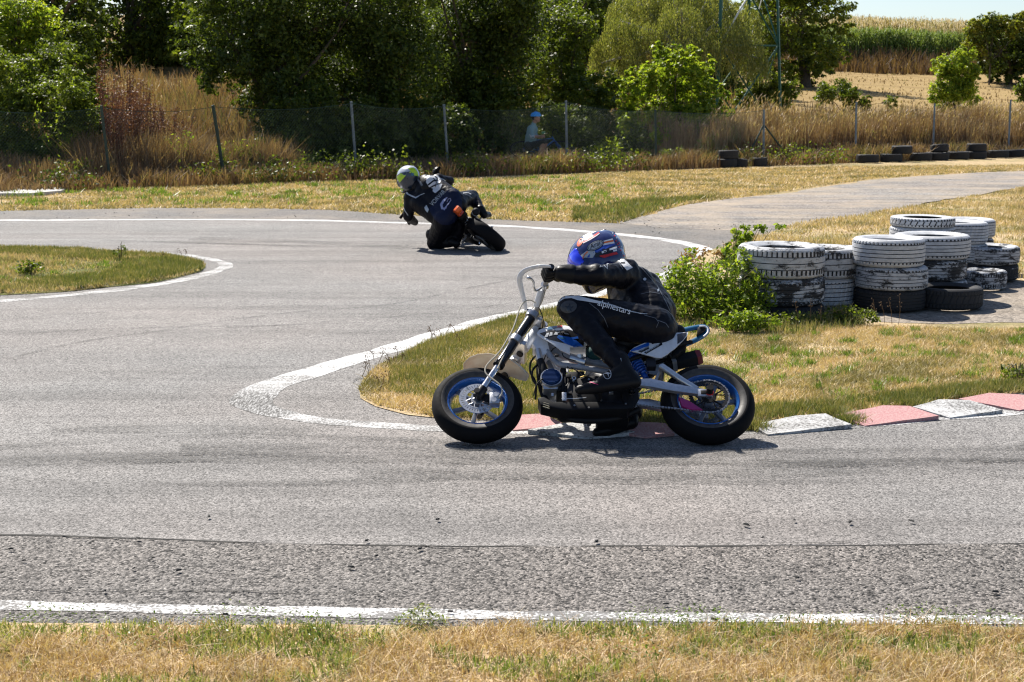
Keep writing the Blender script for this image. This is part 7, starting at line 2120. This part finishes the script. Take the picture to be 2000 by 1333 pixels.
HC2 = X2(797, 348, -.68)
hel2, hs2, HM2 = make_helmet('race_helmet', 'silver white helmet with lime green flashes on the far rider', BM2, HC2, Vector((-1, -.35, .05)), (BM2.to_3x3().inverted() @ Vector((-.28, 0, 1))), 1.02, [paint('pearl white helmet', (.5, .52, .55), .25, .2, coat=.8)], M_BLKG)
H2 = Frame(HM2); hb2 = bvh_of(hs2)
def h2(name, polys, m, off=.0015, src=None): return decal(name, H2, hb2, polys, m, hs2, off, 2.0, None, src)
M_LIME = paint('lime print', (.42, .62, .02), .35)
h2('helmet_band', [(773, 345), (782, 338), (796, 336), (808, 334), (815, 340), (816, 348), (812, 362), (802, 372), (788, 376), (779, 368), (774, 356)], paint('dark blue grey print', (.02, .03, .05), .3, coat=.5))
h2('helmet_flash', [(774, 347), (783, 339), (793, 343), (787, 350), (781, 357)], M_LIME, .0028)
h2('helmet_flash', [(799, 337.5), (804, 334), (806, 335.5), (801, 338.5)], M_LIME, .0028)
h2('helmet_flash', [(797, 329), (808, 328), (815, 335), (817, 345), (809, 343), (804, 337)], M_LIME, .0028)
h2('helmet_flash', [(803, 339), (808, 338), (809, 342), (804, 344)], M_LBPL, .0028)
h2('helmet_ring', ring(791, 339.5, 4.6, 3.2, 1.2, 20, 16), M_LGRY, .003)
h2('helmet_flash', [(783, 368), (788, 370), (787, 374), (783, 372)], M_LIME, .0028)

# ------------------------------------------------------------------ the spectator behind the wire, with a bicycle
def spectator():
    Y = 39.3
    p = AT(1042, 300, Y); gz = TZ(p.x, p.y)
    M = Matrix.Translation((p.x, p.y, gz)) @ Matrix.Rotation(math.radians(-14), 4, 'Z')   # faces +x
    t = thing('person', 'spectator in a blue cycling helmet crouching behind the wire fence, arms folded', 'person', mat=M)
    F = Frame(M)
    V3 = Vector
    cloth = paint('teal grey jersey', (.22, .34, .36), .8); dark = paint('black cycling shorts', (.01, .01, .014), .7); sk = M_SKIN
    hip = V3((-.10, 0, .36)); chest = V3((-.03, 0, .78)); neck = V3((.01, 0, .93)); head = V3((.06, 0, 1.04))
    P = [cap_prim(hip + V3((0, -.09, 0)), hip + V3((0, .09, 0)), .13, .13, 1), cap_prim(hip, V3((-.06, 0, .6)), .14, .15, 0), cap_prim(V3((-.06, -.06, .6)), chest + V3((0, -.09, 0)), .13, .12, 0), cap_prim(V3((-.06, .06, .6)), chest + V3((0, .09, 0)), .13, .12, 0),
         cap_prim(chest, neck, .10, .06, 0), cap_prim(neck, head, .055, .06, 2)]
    for s in (-1, 1):
        P += [cap_prim(chest + V3((0, s * .13, .05)), V3((.02, s * .22, .60)), .062, .048, 0), cap_prim(V3((.02, s * .22, .60)), V3((.20, s * .06 * -1, .60)), .042, .032, 2),
              cap_prim(hip + V3((.02, s * .10, .0)), V3((.30, s * .15, .48)), .095, .07, 1), cap_prim(V3((.30, s * .15, .48)), V3((.16, s * .14, .10)), .06, .04, 2), cap_prim(V3((.15, s * .14, .06)), V3((.33, s * .15, .03)), .045, .032, 1)]
    # head with brow, nose, chin and ears
    P += [ell_prim(head + V3((0, 0, .04)), (.095, .076, .115), 2), ell_prim(head + V3((.055, 0, -.035)), (.05, .05, .05), 2), cap_prim(head + V3((.085, 0, .04)), head + V3((.108, 0, .012)), .012, .015, 2), ell_prim(head + V3((-.005, .078, .02)), (.02, .012, .03), 2), ell_prim(head + V3((-.005, -.078, .02)), (.02, .012, .03), 2)]
    body = blob('body', P, .012, [cloth, dark, sk], t, 2)
    for s in (-1, 1):
        w0 = V3((.20, s * -.06, .60)); pr = [cap_prim(w0, w0 + V3((.03, -s * .05, .0)), .030, .032)]
        for i in range(4): a = w0 + V3((.055 - .0 * i, -s * .06, .026 - .018 * i)); pr += [cap_prim(w0 + V3((.03, -s * .05, .01 - .01 * i)), a, .013, .011), cap_prim(a, a + V3((.0, -s * .035, -.004)), .011, .009)]
        pr += [cap_prim(w0 + V3((.01, -s * .02, .02)), w0 + V3((.05, -s * .03, .045)), .013, .010)]
        blob('hand', pr, .006, [sk], t, 1)
    for s in (-1, 1):
        b = MB(); b.ell(head + V3((.088, s * .030, .040)), (.010, .013, .009)); b.build('eye', paint('eye white', (.7, .7, .68), .3), t)
    b = MB(); b.tube([head + V3((.098, -.022, -.035)), head + V3((.103, 0, -.037)), head + V3((.098, .022, -.035))], .006, 6); b.build('mouth', paint('lips', (.3, .09, .07), .5), t)
    b = MB(); b.ell(head + V3((-.02, 0, .05)), (.095, .084, .10)); b.build('hair', paint('dark hair', (.02, .012, .008), .7), t)
    b = MB(); b.tube([V3((-.02, -.155, .665)), V3((.04, -.235, .585))], .060, 12, sy=.8); b.build('sleeve_band', paint('white hem', (.55, .55, .6), .7), t)
    b = MB(); b.tube([V3((.26, -.10, .70)), V3((.26, .08, .70))], .03, 10); b.build('bottle', paint('green bottle', (.05, .25, .12), .4), t)
    # helmet with ribs
    Mh = M @ Matrix.Translation(head + V3((-.005, 0, .085)))
    h = thing('cycling_helmet', 'bright blue cycling helmet on the spectator behind the fence', 'helmet', mat=Mh)
    bm_ = MB(); mb = paint('sky blue helmet', (.03, .34, .85), .35, coat=.4)
    V = []; 
    b = MB(); b.lathe([(.0001, .095), (.05, .088), (.09, .062), (.112, .02), (.116, -.012), (.108, -.02), (.10, -.01), (.085, .04), (.0001, .07)], 28, 'z', Matrix.Scale(1.16, 4, (1, 0, 0))); b.build('shell', mb, h)
    b = MB()
    for yy in (-.06, -.02, .02, .06):
        z0 = math.sqrt(max(0, 1 - (yy / .118) ** 2))
        b.tube([(-.13 * z0, yy, .0), (-.09 * z0, yy, .062 * z0), (0, yy, .098 * z0), (.09 * z0, yy, .07 * z0), (.135 * z0, yy, .0)], .012, 8)
    b.build('ribs', mb, h)
    b = MB(); b.tube([(0, -.085, -.02), (.03, -.05, -.14), (.03, .05, -.14), (0, .085, -.02)], .005, 6); b.build('chin_strap', M_BLK, h)
    # bicycle laid down beside them
    q = AT(1062, 310, Y + .5); gz = TZ(q.x, q.y)
    Mb = Matrix.Translation((q.x, q.y, gz + .02)) @ Matrix.Rotation(math.radians(6), 4, 'Z') @ Matrix.Rotation(math.radians(-52), 4, 'X')
    k = thing('bicycle', 'blue bicycle laid over in the shade beside the spectator', 'bicycle', mat=Mb)
    mf = paint('blue bicycle frame', (.006, .10, .28), .35, coat=.3)
    for nm, x in (('rear_wheel', -.5), ('front_wheel', .5)):
        wq = bpy.data.objects.new(nm, None); COL.objects.link(wq); wq.parent = k; wq.location = (x, 0, .34)
        b = MB(); b.lathe([(.34 + .014 * math.cos(a), .014 * math.sin(a)) for a in [i * math.pi / 4 for i in range(8)]], 40, 'y', closed=True); b.build('tyre', M_RUB, wq)
        b = MB(); b.lathe([(.325, -.01), (.325, .01), (.310, .008), (.310, -.008)], 40, 'y', closed=True); b.build('rim', M_DKST, wq)
        b = MB()
        for i in range(16): a = i * math.pi / 8; b.tube([(0, .02 * (-1) ** i, 0), (.31 * math.cos(a), 0, .31 * math.sin(a))], .0015, 4)
        b.tube([(0, -.04, 0), (0, .04, 0)], .018, 8); b.build('spokes', M_STEEL, wq)
    for nm, a, c, r in (('seat_tube', (-.08, 0, .28), (-.2, 0, .80), .016), ('top_tube', (-.17, 0, .72), (.32, 0, .80), .016), ('down_tube', (-.08, 0, .28), (.34, 0, .72), .02), ('head_tube', (.35, 0, .68), (.31, 0, .86), .02), ('fork', (.36, -.03, .66), (.5, -.04, .34), .013), ('fork', (.36, .03, .66), (.5, .04, .34), .013), ('chain_stay', (-.08, -.03, .28), (-.5, -.05, .34), .010), ('chain_stay', (-.08, .03, .28), (-.5, .05, .34), .010), ('seat_stay', (-.17, 0, .72), (-.5, -.05, .34), .009), ('seat_stay', (-.17, 0, .72), (-.5, .05, .34), .009)):
        b = MB(); b.tube([a, c], r, 10); b.build(nm, mf, k)
    b = MB(); b.tube(smooth_open([Vector(v) for v in ((.42, -.21, .80), (.44, -.2, .92), (.32, -.16, .94), (.31, 0, .94), (.32, .16, .94), (.44, .2, .92), (.42, .21, .80))], 2), .012, 8); b.build('handlebar', M_BLK, k)
    blob('saddle', [cap_prim((-.30, -.04, .86), (-.30, .04, .86), .03, .03), cap_prim((-.28, 0, .865), (-.08, 0, .865), .03, .016)], .01, [M_BLK], k, 2)
    b = MB(); b.lathe([(.075, -.03), (.085, -.03), (.085, -.024), (.075, -.024)], 30, 'y', Matrix.Translation((-.08, 0, .28)), closed=True); b.tube([(-.08, -.04, .28), (.02, -.045, .15)], .010, 8); b.tube([(-.08, .04, .28), (-.18, .045, .41)], .010, 8); b.build('crank', M_DKST, k)
spectator()
bpy.data.scenes.remove(WS)
bpy.data.batch_remove(BENCH)
